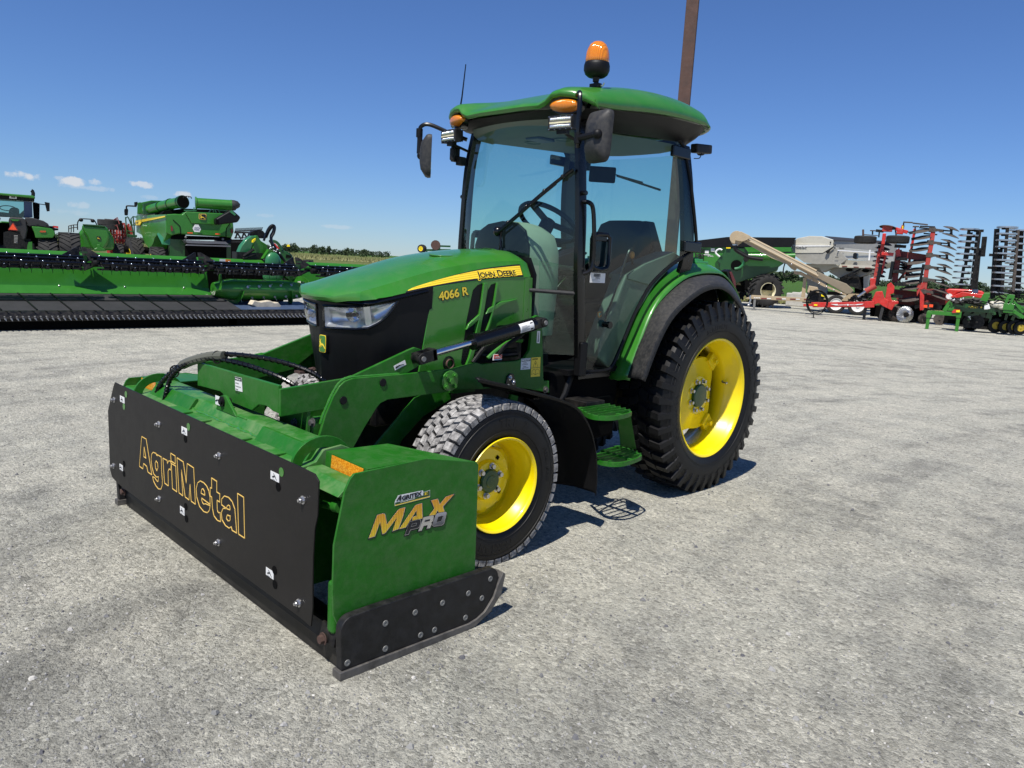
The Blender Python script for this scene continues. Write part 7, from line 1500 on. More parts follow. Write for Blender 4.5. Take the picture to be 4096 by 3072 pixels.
    b = MB(); deer(b, p(f, 1405, 540, -.155), (1, 0, 0), (0, 0, 1), .25); B.mk('leaping_deer', 'yellow_decal', b, e)
    hx = B.slab('white_hexagon', 'white_decal', f, [(1235, 740), (1275, 672), (1335, 675), (1378, 750), (1355, 802), (1265, 798)], -.16, -.12); q = p(f, 1268, 732, -.165); txt('AgriMax', 'hexagon_lettering', 'slate_blue', hx, q, (1, 0, -.03), (0, 0, 1), .085); txt('9595', 'hexagon_number', 'slate_blue', hx, p(f, 1262, 770, -.165), (1, 0, -.03), (0, 0, 1), .13)
    for xx in ((1150, 805, 1237, 825), (1625, 822, 1705, 845)): B.slab('red_reflector', 'signal_orange', f, [(xx[0], xx[1]), (xx[2], xx[1]+3), (xx[2], xx[3]), (xx[0], xx[3]-3)], -.12, -.06)
    for pts in ([(865, 690), (890, 695), (905, 780), (870, 785)], [(1890, 745), (1920, 755), (1920, 820), (1895, 815)]): B.slab('tail_lamp', 'red_dark', f, pts, -.08, .0)
    for x in ((900, 590, 1020, 700), (1020, 700, 1030, 850), (1870, 655, 1810, 740), (1810, 740, 1805, 890)):
        b = MB(); b.bar(P2(x[:2], -.02), P2(x[2:], -.02), .03, .03); B.mk('panel_gap', 'black_deep', b)
    # straw spreader
    b = MB(); b.ext([P2(q, .2) for q in ((880, 850), (1900, 890), (1870, 940), (1100, 930), (870, 920))], (0, 1, 0)); B.mk('rear_opening', 'black_deep', b)
    mat('spreader_grey', (.16, .16, .17), .5, metal=.3)
    B.slab('spreader_shelf', 'spreader_grey', f, [(1110, 935), (1800, 965), (1850, 1010), (1150, 990)], -.9, .2); B.slab('spreader_lip', 'spreader_grey', f, [(1150, 1010), (1870, 1030), (1895, 1055), (1130, 1030)], -1.0, -.6)
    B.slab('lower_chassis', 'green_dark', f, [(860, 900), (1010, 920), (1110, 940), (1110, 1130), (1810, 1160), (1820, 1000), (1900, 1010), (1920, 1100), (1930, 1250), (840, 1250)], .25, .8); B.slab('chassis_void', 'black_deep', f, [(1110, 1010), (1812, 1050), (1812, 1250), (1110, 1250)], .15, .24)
    for q in ((1120, 890), (1750, 920)): b = MB(); b.ball(P2(q, -.2), .06, 8); B.mk('spreader_motor', 'nickel_dull', b)
    # wheels: two driven ones forward, steering wheel near the rear
    xw0, xw1 = P2((120, 1000), 5.2).x, P2((345, 1000), 5.2).x; zt = P2((220, 890), 5.0).z
    farwheel(t, ((xw0+xw1)/2, 5.2, zt-1.05), 1.05, (xw1-xw0)*.95, .42, 'yellow_paint', R_(10), 22, .32)
    xw0, xw1 = P2((510, 1000), .6).x, P2((765, 1000), .6).x; zt = P2((640, 1050), .6).z
    farwheel(t, ((xw0+xw1)/2, .8, zt-.75), .75, (xw1-xw0)*.95, .35, 'yellow_paint', 0, 20, .32)
    farwheel(t, (2.6, .8, zt-.75), .75, .8, .35, 'yellow_paint', 0, 20, .32); farwheel(t, (2.2, 5.2, .9), 1.0, .9, .42, 'yellow_paint', 0, 22, .32)
    b = MB(); b.cyl((-3.4, 5.2, .9), (2.4, 5.2, .9), .2, 10); b.box((0, 3.2, 1.1), (2.2, 5.5, .9)); B.mk('undercarriage', 'black_deep', b)
    # cab side mirror, ladder and rails
    b = MB(); b.tube(smooth_path([P2(q, 5.5) for q in ((110, 410), (110, 370), (130, 355), (270, 362))], 3), .045, 6); ma = B.mk('mirror_arm', 'black_metal', b); B.slab('mirror', 'black_plastic', f, [(80, 405), (135, 400), (142, 430), (135, 518), (82, 515), (75, 440)], 5.4, 5.6, ma, bevel=.03)
    B.slab('roof_lamp', 'black_metal', f, [(250, 290), (300, 285), (300, 330), (280, 375), (252, 360)], 5.4, 5.7)
    b = MB()
    for l in ([(95, 545), (105, 700), (130, 880)], [(110, 560), (125, 538), (145, 560), (215, 740)], [(185, 580), (220, 530), (240, 700), (245, 880)], [(220, 540), (285, 545)], [(210, 680), (275, 680)], [(110, 780), (250, 800)], [(120, 840), (250, 860)], [(185, 580), (200, 680), (235, 870)]): b.tube([P2(q, 5.3) for q in l], .035, 5)
    B.mk('ladder_rails', 'green_dark', b); B.slab('platform', 'green_dark', f, [(130, 850), (290, 850), (290, 890), (150, 890)], 5.2, 6.2)
combine()
def second_header():
    B = Bg('reel_header', 'second header with a raised comb of reel tines showing behind the combine', 'harvester header', 1000, d=37); f = cH; p = B.p
    for l, r_ in (([(185, 262), (540, 262)], .05), ([(185, 330), (540, 330)], .03), ([(150, 380), (420, 380)], .06), ([(190, 245), (545, 225)], .03)):
        b = MB(); b.bar(p(f, *l[0]), p(f, *l[1]), r_*1.5, r_*1.5); B.mk('reel_bar', 'black_metal', b)
    b = MB()
    for k in range(36): x = 192+k*10; b.bar(p(f, x, 255-k*.4), p(f, x+14, 205-k*.4), .022, .022)
    B.mk('tines', 'black_plastic', b)
    for x in (225, 310, 380): b = MB(); b.bar(p(f, x, 265), p(f, x-25, 340), .08, .08); b.bar(p(f, x, 265), p(f, x+50, 345), .08, .08); B.mk('reel_arm', 'black_metal', b)
    B.slab('end_shield', 'black_plastic', f, [(385, 330), (395, 270), (430, 240), (500, 225), (560, 240), (600, 290), (600, 340)], .1, .5, bevel=.03)
    B.slab('table', 'black_deep', f, [(140, 350), (430, 350), (430, 800), (140, 800)], .4, 1.2)
    b = MB(); b.box((0, .6, .15), (4, .8, .3)); B.mk('ground_frame', 'black_metal', b)
second_header()
def hood_tractor():
    B = Bg('green_tractor', 'dark green tractor hood with a yellow beacon half hidden behind the long header', 'tractor', 1090, d=26); f = cH; p = B.p
    B.slab('hood', 'green_dark', f, [(690, 470), (800, 480), (905, 525), (945, 560), (948, 640), (690, 640)], 0, 1.4, bevel=.05); B.slab('grille', 'black_deep', f, [(860, 545), (925, 560), (928, 592), (855, 588)], -.02, 0)
    b = MB(); b.tube(smooth_path([p(f, *q) for q in ((680, 370), (730, 385), (770, 425), (805, 490))], 4), .05, 8); B.mk('roll_bar', 'green_dark', b)
    B.slab('red_seat', 'red_paint', f, [(690, 395), (720, 405), (775, 470), (750, 475)], .3, .6)
    b = MB(); b.tube([p(f, 872, 500), p(f, 870, 470), p(f, 885, 450)], .02, 6); B.mk('beacon_arm', 'black_metal', b)
    B.slab('beacon', 'yellow_paint', f, [(872, 420), (888, 413), (905, 420), (912, 445), (870, 445)], -.1, .1); B.slab('beacon_base', 'black_plastic', f, [(880, 445), (915, 445), (910, 465), (882, 465)], -.1, .1)
    for x in (-.4, 1.2): farwheel(B.t, (x, .3, .55), .55, .35, .3, 'yellow_paint', 0, 18)
    b = MB(); b.box((.4, .5, .55), (1.4, .9, .4)); B.mk('chassis', 'black_metal', b)
hood_tractor()
def small_implement():
    f = c2; B = Bg('green_implement', 'green implement frame with one small yellow-hubbed wheel just above the hood', 'farm implement', 1720, d=22); p = B.p
    q = p(f, 900, 175); farwheel(B.t, tuple(q), .125, .16, .06, 'yellow_paint', R_(60), 12, .1, lugh=.01, dish=.4)
    b = MB(); b.bar(p(f, 890, 185), p(f, 1110, 185), .05, .06); b.bar(p(f, 1020, 155), p(f, 1110, 158), .05, .05); b.bar(p(f, 940, 180), p(f, 930, 210), .04, .04); b.box(p(f, 1020, 165), (.12, .1, .12)); B.mk('frame_tube', 'green_dark', b)
    b = MB(); q = p(f, 1000, 148); b.cyl(q-Vector((0, .06, 0)), q+Vector((0, .06, 0)), .14, 14); B.mk('disc_hub', 'rust_steel', b)
    b = MB(); b.box((.2, .2, .75), (.14, .14, 1.5)); b.box((.3, .2, .05), (1.6, .6, .1)); B.mk('stand', 'green_dark', b)
small_implement()
# ---------------------------------------------------------------- right side of the yard
def grain_cart():
    B = Bg('grain_cart', 'dark green grain cart with a black tarp and one big cream-rimmed lugged wheel', 'grain cart', 3050, d=34.6); f = cG; p = B.p
    B.slab('tub', 'green_far', f, [(60, 430), (610, 432), (560, 530), (470, 640), (560, 900), (60, 800)], .1, 2.6)
    b = MB(); pts = [p(f, 610, 432, 0), p(f, 1650, 432, 0), p(f, 1690, 560, 0), p(f, 1440, 740, .5), p(f, 1420, 800, .6), p(f, 760, 1000, .6), p(f, 560, 900, .4), p(f, 470, 640, .1), p(f, 560, 530, 0)]; b.ext([Vector((q.x, 0, q.z)) for q in pts], (0, 2.6, 0)); B.mk('sloped_hopper', 'green_dark', b, bevel=.03)
    B.slab('tarp', 'black_plastic', f, [(100, 330), (625, 268), (1720, 278), (1690, 320), (1650, 405), (1640, 428), (620, 425), (100, 430)], -.05, 2.6)
    B.slab('side_rail', 'green_far', f, [(900, 430), (1640, 430), (1640, 500), (960, 510)], -.12, -.01)
    b = MB(); b.cyl(p(f, 960, 575, -.4), p(f, 1310, 575, -.4), .15, 20); b.cyl(p(f, 1310, 580, -.4), p(f, 1700, 565, -.3), .12, 20); B.mk('unload_auger', 'green_far', b, ang=60)
    b = MB(); b.cyl(p(f, 770, 715, -.25), p(f, 770, 715, .3), .24, 22); B.mk('auger_port', 'black_deep', b)
    b = MB(); b.tube(smooth_path([p(f, *q, -.35) for q in ((745, 770), (820, 755), (880, 700), (900, 640), (950, 590))], 4), .06, 8); B.mk('auger_elbow', 'green_top', b)
    b = MB(); b.cyl(p(f, 925, 620, -.5), p(f, 925, 620, -.2), .12, 18); B.mk('auger_hinge', 'black_metal', b)
    b = MB(); b.tube(smooth_path([p(f, *q, -.2) for q in ((510, 580), (450, 525), (465, 480), (510, 460), (548, 475))], 4), .045, 6); B.mk('white_c_mark', 'white_decal', b)
    B.slab('white_label', 'white_decal', f, [(275, 478), (335, 480), (335, 528), (275, 526)], .05, .1); B.slab('warning_label', 'white_decal', f, [(370, 445), (430, 448), (430, 500), (370, 496)], .05, .1); B.slab('amber_marker', 'yellow_paint', f, [(610, 432), (680, 432), (680, 450), (612, 450)], -.1, -.02)
    txt('876XL', 'model_number', 'white_decal', B.t, p(f, 318, 578, .08), (1, 0, 0), (0, 0, 1), .10); B.slab('pinstripe', 'white_decal', f, [(140, 542), (340, 545), (380, 556), (140, 552)], .07, .1)
    b = MB()
    for x in (120, 175, 200, 240): b.bar(p(f, x, 640, -.1), p(f, x+15, 450, -.1), .04, .04)
    for k in range(5): b.bar(p(f, 120, 470+38*k, -.1), p(f, 245, 470+38*k, -.1), .03, .03)
    B.mk('ladder', 'black_metal', b)
    q0 = p(f, 1215, 1120, -.3); zt = p(f, 1225, 840, -.3).z; farwheel(B.t, (p(f, 1215, 1110, -.3).x, .15, zt*.5), zt*.5, .75, zt*.5*.46, 'cream_rim', R_(-62), 18, .30, lugh=.08, dish=.1)
    farwheel(B.t, (p(f, 1215, 1110, -.3).x-1.6, 2.6, zt*.5), zt*.5, .75, zt*.5*.46, 'cream_rim', R_(-62), 18, .30, lugh=.08)
    b = MB(); b.box((0, 1.2, 1.0), (1.2, 2.6, .4)); b.box((-3, .8, .8), (6, .3, .3)); B.mk('axle_frame', 'black_deep', b)
grain_cart()
def seed_tender():
    B = Bg('hopper_trailer', 'white and grey seed hopper on a trailer under the dark tyre of the red harrow', 'hopper trailer', 3400, d=33, rz=R_(-16)); f = cS; p = B.p
    L = [(85, 372), (80, 330), (150, 270), (330, 240), (520, 245), (690, 300), (715, 400), (700, 405), (690, 400), (530, 497), (50, 500), (65, 345)]
    B.slab('front_lid', 'cream_paint', f, [(80, 372), (85, 320), (150, 275), (330, 240), (520, 245), (690, 300), (700, 372)], 0, .12, bevel=.02)
    B.slab('front_panel', 'cream_paint', f, [(65, 350), (690, 372), (690, 400), (530, 497), (50, 500)], -.03, .1, bevel=.01); B.slab('name_band', 'white_decal', f, [(82, 378), (640, 385), (640, 397), (290, 400), (270, 425), (150, 425), (110, 398), (82, 396)], -.05, -.031)
    txt('Unverferth', 'maker_lettering', 'ink', B.t, p(f, 130, 417, -.07), (1, 0, 0), (0, 0, 1), .105, off=.003)
    mat('tender_grey', (.30, .29, .25), .5, var=.1)
    b = MB(); y1 = .9
    b.ext([p(f, *q, 0) for q in ((60, 500), (530, 497), (715, 405), (900, 590), (800, 665), (430, 665), (250, 640))], (0, .15, 0)); B.mk('hopper_front_slope', 'tender_grey', b)
    b = MB(); side = [p(f, 700, 300, 0), p(f, 1600, 345, 6.5), p(f, 1600, 640, 6.5), p(f, 890, 590, 1.2), p(f, 700, 405, 0)]; b.ext(side, (.05, .4, 0)); B.mk('side_panel', 'tender_grey', b)
    b = MB(); sd = [p(f, 720, 405, -.03), p(f, 1600, 490, 6.3), p(f, 1600, 640, 6.3), p(f, 890, 590, 1.0)]; b.ext([q-Vector((0, .06, 0)) for q in sd], (0, .05, 0)); B.mk('side_band', 'cream_paint', b)
    b = MB(); b.ext([q-Vector((0, .1, 0)) for q in (p(f, 760, 452, -.03), p(f, 1600, 505, 6.2), p(f, 1600, 518, 6.2), p(f, 770, 466, -.03))], (0, .05, 0)); b.bar(p(f, 1245, 450, 2.5), p(f, 1232, 610, 2.5), .06, .06); B.mk('side_trim', 'white_decal', b)
    txt('Unverferth', 'maker_lettering', 'ink', B.t, p(f, 775, 436, .1), p(f, 950, 448, 1.3)-p(f, 775, 436, .1), (0, 0, 1), .12, off=.003)
    txt('4452', 'model_number', 'ink', B.t, p(f, 715, 570, -.08), (1, 0, 0), (0, 0, 1), .075, off=.002)
    b = MB(); b.ext([p(f, 690, 295, 0), p(f, 560, 250, 1.2), p(f, 900, 285, 4), p(f, 1600, 335, 6.5), p(f, 1600, 350, 6.5), p(f, 720, 312, 0)], (0, .1, .03)); B.mk('tarp', 'grey_plastic', b)
    B.slab('sight_glass', 'black_gloss', f, [(990, 510), (1010, 495), (1035, 497), (1050, 515), (1045, 575), (1020, 592), (985, 575)], .6, .8)
    b = MB(); b.ext([p(f, *q, 1.0) for q in ((860, 600), (1330, 620), (1560, 640), (1300, 720), (800, 680))], (0, 2, 0)); B.mk('hopper_side_slope', 'tender_grey', b)
    b = MB(); b.ext([p(f, *q, .8) for q in ((620, 780), (700, 720), (1290, 720), (1260, 790), (1130, 850), (1020, 880), (800, 890))], (0, 1.6, 0)); B.mk('lower_hopper', 'tender_grey', b, bevel=.02)
    b = MB(); b.ext([p(f, *q, .5) for q in ((280, 655), (810, 670), (1330, 690), (1330, 725), (690, 715), (520, 785), (480, 720), (300, 700))], (0, .5, 0)); B.mk('frame_beam', 'cream_paint', b)
    for x in ((820, 690, 895, 705), (995, 703, 1070, 716), (1168, 716, 1250, 728)): B.slab('reflective_tape', 'red_dark', f, [(x[0], x[1]), (x[2], x[1]+2), (x[2], x[3]), (x[0], x[3]-2)], .45, .49)
    for q in ((925, 750), (1175, 765), (1245, 768)): b = MB(); c = p(f, *q, .7); b.cyl(c, c+Vector((0, .1, 0)), .145 if q[0] < 1200 else .06, 14); b.v = [Vector((v.x, v.y, c.z+(v.z-c.z)*.5)) for v in b.v]; B.mk('inspection_port', 'black_deep', b)
    b = MB()
    for l in ((790, 880, 1010, 780), (930, 830, 1100, 740), (860, 860, 1080, 860), (900, 900, 1050, 800)): b.bar(p(f, *l[:2], .6), p(f, *l[2:], .6), .06, .06)
    b.ext([p(f, *q, .7) for q in ((790, 870), (900, 840), (1080, 860), (1100, 1050), (800, 960))], (0, .6, 0)); B.mk('gate_mechanism', 'black_metal', b)
    for pts in ([(1145, 850), (1230, 830), (1200, 1060), (1145, 1060)], [(290, 680), (480, 700), (540, 830), (600, 1120), (300, 1120)]): B.slab('leg_panel', 'cream_paint' if pts[0][0] > 1000 else 'tender_grey', f, pts, .9, 1.1)
    B.slab('dark_bay', 'black_deep', f, [(1010, 870), (1150, 850), (1150, 1120), (1010, 1110)], .95, 1.2); B.slab('lower_bay', 'black_deep', f, [(600, 1075), (1010, 1090), (1200, 1100), (1200, 1180), (600, 1140)], .5, 1.2)
    B.slab('trailer_sill', 'cream_paint', f, [(590, 1130), (920, 1140), (900, 1195), (580, 1175)], -.1, .3); B.slab('trailer_frame', 'tan_paint', f, [(480, 1180), (1200, 1200), (1200, 1250), (480, 1235)], .2, .5)
    B.slab('trailer_fender', 'tan_paint', f, [(805, 1215), (930, 1110), (1080, 1120), (1080, 1135), (1000, 1130), (900, 1222)], -.5, .2)
    b = MB(); b.bar(p(f, 700, 400, -.08), p(f, 590, 490, -.08), .04, .04); b.bar(p(f, 630, 455, -.1), p(f, 590, 492, -.1), .10, .10); B.mk('gas_strut', 'black_metal', b)
    for q in ((90, 350), (648, 336), (705, 313), (718, 378)): b = MB(); b.ball(p(f, *q, -.05), .035, 8); B.mk('latch', 'black_metal', b)
    for (q, rz) in (((710, 1330), R_(-70)), ((1040, 1350), R_(-70))):
        c = p(f, *q, -.4); g = .40; farwheel(B.t, (c.x, -.3, g), g, .28, g*.62, 'white_decal', rz, 26, .05, lugh=.012, dish=.35)
    b = MB(); b.box((-.4, .6, .45), (2.6, 1.6, .2)); B.mk('axle_beam', 'black_deep', b)
seed_tender()
def conveyor():
    B = Bg('seed_conveyor', 'beige belt conveyor rising to a round head above the grain cart', 'conveyor', 3150, d=31); f = cG; p = B.p; g = cS
    h = p(f, 780, 280, 0); b = MB(); b.cyl(h+Vector((0, -.25, 0)), h+Vector((0, .3, 0)), .26*1.0*3.9/3.4*.9, 28); B.mk('head_drum', 'tan_paint', b, bevel=.01)
    B.slab('head_plate', 'tan_paint', f, [(770, 250), (800, 190), (850, 182), (990, 250), (1000, 280), (930, 320), (860, 340), (750, 320), (760, 280)], -.35, -.25, bevel=.01); B.slab('spout', 'tan_paint', f, [(690, 320), (830, 345), (795, 392), (715, 390), (690, 360)], -.2, .25)
    e0, e1 = p(f, 975, 285, 0), p(g, 450, 790, 0)
    b = MB(); c0, c1 = p(f, 990, 280, .1), p(g, 435, 770, .1); b.tube([c0, c1], .05, 8); b.tube([p(f, 945, 315, -.25), p(g, 460, 845, -.25)], .045, 8); B.mk('side_rails', 'tan_paint', b)
    b = MB(); mat('belt_trough', (.26, .22, .15), .6); b.ext([p(f, 985, 290, 0), p(g, 440, 790, 0), p(g, 460, 860, -.1), p(f, 940, 330, -.1)], (0, .05, 0)); B.mk('belt_trough', 'belt_trough', b)
    b = MB(); a, c = p(f, 890, 345, -.15), p(g, 460, 880, -.15); b.ext([p(f, 860, 335, -.2), p(f, 950, 330, -.2), p(g, 470, 870, -.2), p(g, 445, 890, -.2), p(g, 130, 725, -.2), p(f, 1330, 600, -.2)], (0, .12, 0)); B.mk('tube_underside', 'tan_paint', b)
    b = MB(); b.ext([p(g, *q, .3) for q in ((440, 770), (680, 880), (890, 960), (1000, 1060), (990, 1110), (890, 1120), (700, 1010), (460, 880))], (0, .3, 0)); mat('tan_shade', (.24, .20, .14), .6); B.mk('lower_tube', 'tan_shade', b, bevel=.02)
    b = MB(); b.ext([p(g, *q, .0) for q in ((160, 775), (200, 775), (420, 890), (600, 990), (890, 1120), (880, 1140), (560, 1010), (400, 930), (155, 815))], (0, .12, 0)); b.ext([p(f, *q, -.05) for q in ((1550, 680), (1590, 675), (1730, 770), (1700, 805), (1640, 770))], (0, .1, 0)); b.ext([p(f, *q, .0) for q in ((1680, 805), (1755, 810), (1740, 865), (1680, 850))], (0, .15, 0)); B.mk('support_truss', 'tan_paint', b)
    b = MB(); q = p(g, 245, 1000, .1); b.ext([p(g, *k, .1) for k in ((240, 870), (290, 880), (265, 1170), (205, 1165))], (0, .15, 0)); B.mk('support_post', 'tan_paint', b)
    b = MB(); z = p(f, 1400, 1225, 0).z; a, c = p(f, 1010, 1215, 0), p(g, 480, 1215, 0); b.bar(a, c, .12, .16); b.ext([p(f, *k, -.05) for k in ((905, 1240), (950, 1222), (1020, 1205), (1020, 1250), (950, 1245))], (0, .1, 0)); dr = B.mk('tow_bar', 'tan_paint', b, bevel=.006)
    for x0 in (1163, 1400, 1620, 1840): B.slab('red_tape', 'red_dark', f, [(x0, 1230+.022*(x0-1163)), (x0+90, 1233+.022*(x0-1163)), (x0+90, 1250+.022*(x0-1163)), (x0, 1247+.022*(x0-1163))], -.075, -.062, dr); B.slab('white_tape', 'white_decal', f, [(x0+92, 1234+.022*(x0-1163)), (x0+155, 1236+.022*(x0-1163)), (x0+155, 1250+.022*(x0-1163)), (x0+92, 1248+.022*(x0-1163))], -.075, -.062, dr)
    for x0 in (1050, 1085, 1120): B.slab('white_tape', 'white_decal', f, [(x0, 1222), (x0+24, 1224), (x0+24, 1238), (x0, 1236)], -.075, -.062, dr)
    b = MB(); b.tube([p(f, *k, -.15) for k in ((1000, 1190), (985, 1230), (998, 1260), (985, 1300), (975, 1345))], .035, 6); b.ball(p(f, 965, 1345, -.15), .05, 6); B.mk('safety_chain', 'zinc', b)
    b = MB(); q = p(f, 1045, 1440, .0); b.box((q.x, 0, .28), (.09, .09, .56)); b.box((q.x, 0, .02), (.2, .2, .04)); B.mk('jack_stand', 'nickel_dull', b)
    b = MB(); b.tube(smooth_path([p(f, *k, -.3) for k in ((750, 400), (765, 470), (850, 525), (980, 590), (1195, 620))], 4), .085, 10); B.mk('drop_hose', 'black_plastic', b)
    b = MB(); b.lathe([(.11, 0), (.11, .04)], p(f, 750, 402, -.2), 'z', 18); B.mk('hose_band', 'bright_steel', b)
    b = MB(); b.tube(smooth_path([p(f, *k, -.2) for k in ((1540, 680), (1515, 780), (1520, 860), (1560, 890), (1620, 870), (1680, 830))], 4), .025, 7); B.mk('control_hose', 'black_plastic', b)
    B.slab('engine_box', 'tan_paint', g, [(325, 990), (455, 1015), (480, 1085), (470, 1100), (340, 1060), (330, 1100), (295, 1085)], -.5, .1, bevel=.02); B.slab('engine_block', 'black_metal', g, [(330, 1060), (470, 1100), (560, 1120), (540, 1230), (330, 1240)], -.3, .2); B.slab('yellow_handle', 'yellow_paint', g, [(505, 1120), (555, 1135), (560, 1160), (510, 1150)], -.35, -.28)
    for k in range(6): q = p(g, 60+k*62, 665+k*52, -.3) if k < 1 else p(g, 260+k*110, 855+k*50, -.05); b = MB(); b.ball(q, .035, 6); B.mk('pivot_bolt', 'zinc', b)
conveyor()
def hoses_coil():
    B = Bg('hose_coil', 'hanging coil of black hydraulic hoses in front of the beige conveyor engine', 'hose', 3268, d=28); p = B.p; g = cS
    c = p(g, 440, 1225, 0)
    for k, (rx, rz) in enumerate(((.36, .42), (.34, .39), (.37, .44), (.32, .36))):
        b = MB(); b.tube([c+Vector((rx*math.cos(a)+.01*k, .03*k, rz*math.sin(a)-.02*k)) for a in [2*math.pi*j/28 for j in range(29)]], .018, 6, cap=False); B.mk('hose', 'black_plastic', b)
    q = p(g, 388, 1470, 0); b = MB(); b.tube([p(g, 392, 1395, 0), p(g, 390, 1440, 0), p(g, 388, 1478, 0)], .022, 6); b.box(p(g, 388, 1475, 0), (.12, .06, .03)); B.mk('coupler', 'black_metal', b)
hoses_coil()
def concrete_blocks():
    for i, (x0, x1, z0, z1, lab) in enumerate(((1550, 1900, 1170, 1330, 'long low concrete slab lying on the grass edge behind the beige tow bar'), (1735, 1800, 1150, 1185, 'small pale block on top of the concrete slab behind the tow bar'))):
        B = Bg('concrete_block', lab, 'concrete block', crop(2750, 880, 3.95)((x0+x1)/2, 0)[0], d=39); a, c = B.p(cG, x0, z1, 0), B.p(cG, x1, z0, 0)
        b = MB(); zb = 0 if i == 0 else a.z-.02; b.box(((a.x+c.x)/2, 0, (zb+c.z)/2), (c.x-a.x, .8, c.z-zb)); b.box(((a.x+c.x)/2+.1, -.1, c.z+.02), ((c.x-a.x)*.7, .5, .08)); B.mk('block', 'concrete', b, bevel=.04)
concrete_blocks()
def disc_harrow():
    B = Bg('disc_harrow', 'tall folded red disc harrow with rows of dirty concave discs and a red tow bar', 'disc harrow', 3600, d=28.5); f = cR_; g = cS; p = B.p; t = B.t
    def bar(name, m, pts, w, h=None, y=0, par=None): b = MB(); b.bar(p(f, *pts[0], y), p(f, *pts[1], y), w, h or w); return B.mk(name, m, b, par, bevel=.008)
    def disc(b, c, r, tilt, ax):   # shallow cone disc with normal nearly vertical
        M = Matrix.Translation(c) @ Matrix.Rotation(tilt, 4, 'Y') @ Matrix.Rotation(ax, 4, 'X'); rings = []
        for rr, h in ((.03, .06), (.5, .035), (.85, .008), (1., -.02), (1., -.028), (.84, 0), (.03, .045)): rings.append([M @ Vector((r*rr*math.cos(a)*(1+.02*(rr > .9)*math.cos(a*12)), r*rr*math.sin(a)*(1+.02*(rr > .9)*math.cos(a*12)), h)) for a in [2*math.pi*k/28 for k in range(28)]])
        b.ring_loft(rings)
    # right-hand gang: red mast with six arms each carrying two discs
    bar('gang_mast', 'red_dusty', ((880, 175), (845, 420)), .15, .15, 0); bar('gang_mast', 'red_dusty', ((845, 410), (790, 700)), .17, .15, 0); bar('gang_mast', 'red_dusty', ((790, 700), (745, 1060)), .16, .15, 0); B.slab('mast_foot', 'red_dusty', f, [(660, 960), (720, 930), (760, 1000), (690, 1050), (650, 1120), (640, 1000)], -.1, .1)
    B.slab('red_foot_plate', 'red_paint', f, [(690, 1035), (750, 1110), (740, 1310), (690, 1315)], -.15, -.05)
    rows = [(840, 205, 1150, 175, 1130, 270), (812, 380, 1115, 355, 1100, 435), (800, 555, 1090, 525, 1070, 605), (770, 720, 1060, 695, 1040, 775), (735, 890, 1035, 865, 1015, 945), (710, 1055, 1010, 1040, 985, 1125)]
    for (ax, ay, x1, y1, x2, y2) in rows:
        ar = part_empty('disc_arm', t)
        b = MB(); b.bar(p(f, ax, ay), p(f, ax+90, ay+5), .10, .10); b.bar(p(f, ax+60, ay), p(f, ax+180, ay+15), .06, .09); b.bar(p(f, ax+170, ay+8), p(f, (x1+x2)/2-10, (y1+y2)/2+0), .03, .05); b.box(p(f, ax+20, ay), (.22, .2, .16)); b.box(p(f, ax+150, ay+20), (.14, .1, .08)); B.mk('arm_bracket', 'dirty_steel', b, ar)
        b = MB(); disc(b, p(f, x1-25, y1+10), .275, R_(17), R_(3)); disc(b, p(f, x2-15, y2+12), .29, R_(17), R_(3)); b.tube([p(f, x1-25, y1+12), p(f, x1-22, (y1+y2)/2), p(f, x2-15, y2+10)], [.07, .03, .07], 10); B.mk('disc_pair', 'dirty_steel', b, ar)
    # centre gang
    bar('centre_mast', 'red_paint', ((460, 140), (440, 200)), .08, .1, .3); bar('centre_mast', 'red_dark', ((400, 480), (340, 930)), .22, .2, .2); bar('centre_brace', 'red_dark', ((400, 540), (800, 600)), .12, .25, .3); bar('centre_brace', 'red_dark', ((790, 560), (850, 420)), .08, .08, .1); bar('centre_brace', 'red_dark', ((640, 600), (390, 910)), .09, .09, .5); bar('centre_brace', 'red_paint', ((620, 190), (500, 900)), .09, .09, .7)
    B.slab('red_gusset', 'red_paint', f, [(345, 500), (405, 450), (430, 570), (370, 580)], 0, .1)
    bar('cross_tube', 'red_paint', ((160, 530), (325, 545)), .12, .12, -.1); bar('top_tube', 'red_paint', ((350, 190), (520, 240)), .14, .12, 0)
    for k, (x, y) in enumerate(((700, 220), (730, 305), (715, 390), (700, 470), (640, 650), (620, 750), (605, 830), (590, 920), (570, 1000), (560, 1160))):
        b = MB(); disc(b, p(f, x, y, .1), .33, R_(-12), R_(12)); b.bar(p(f, x-160, y+30, .15), p(f, x-30, y+6, .15), .09, .10); B.mk('disc', 'dirty_steel', b)
    for k, (x, y) in enumerate(((420, 430), (440, 605), (400, 780), (420, 955), (370, 1120))):
        b = MB(); b.box(p(f, x-40, y, -.05), (.2, .2, .12)); b.bar(p(f, x-40, y, -.05), p(f, x+80, y+8, -.05), .10, .11); B.mk('spring_bracket', 'black_metal', b)
    for k in range(5): b = MB(); disc(b, p(f, 470+8*k, 660+k*38, .8), .26, R_(12), R_(6)); B.mk('disc', 'dirty_steel', b)
    # left gang
    bar('left_mast', 'red_paint', ((200, 290), (150, 560)), .10, .12, .2); bar('left_mast', 'red_dusty', ((140, 460), (70, 880)), .09, .12, .3); bar('left_mast', 'red_paint', ((215, 560), (160, 820)), .06, .08, .3)
    b = MB(); q = p(f, 165, 530, .1); b.lathe([(.14, 0), (.14, .06), (.07, .06), (.07, 0)], q, 'y', 18); B.mk('ring_plate', 'red_paint', b)
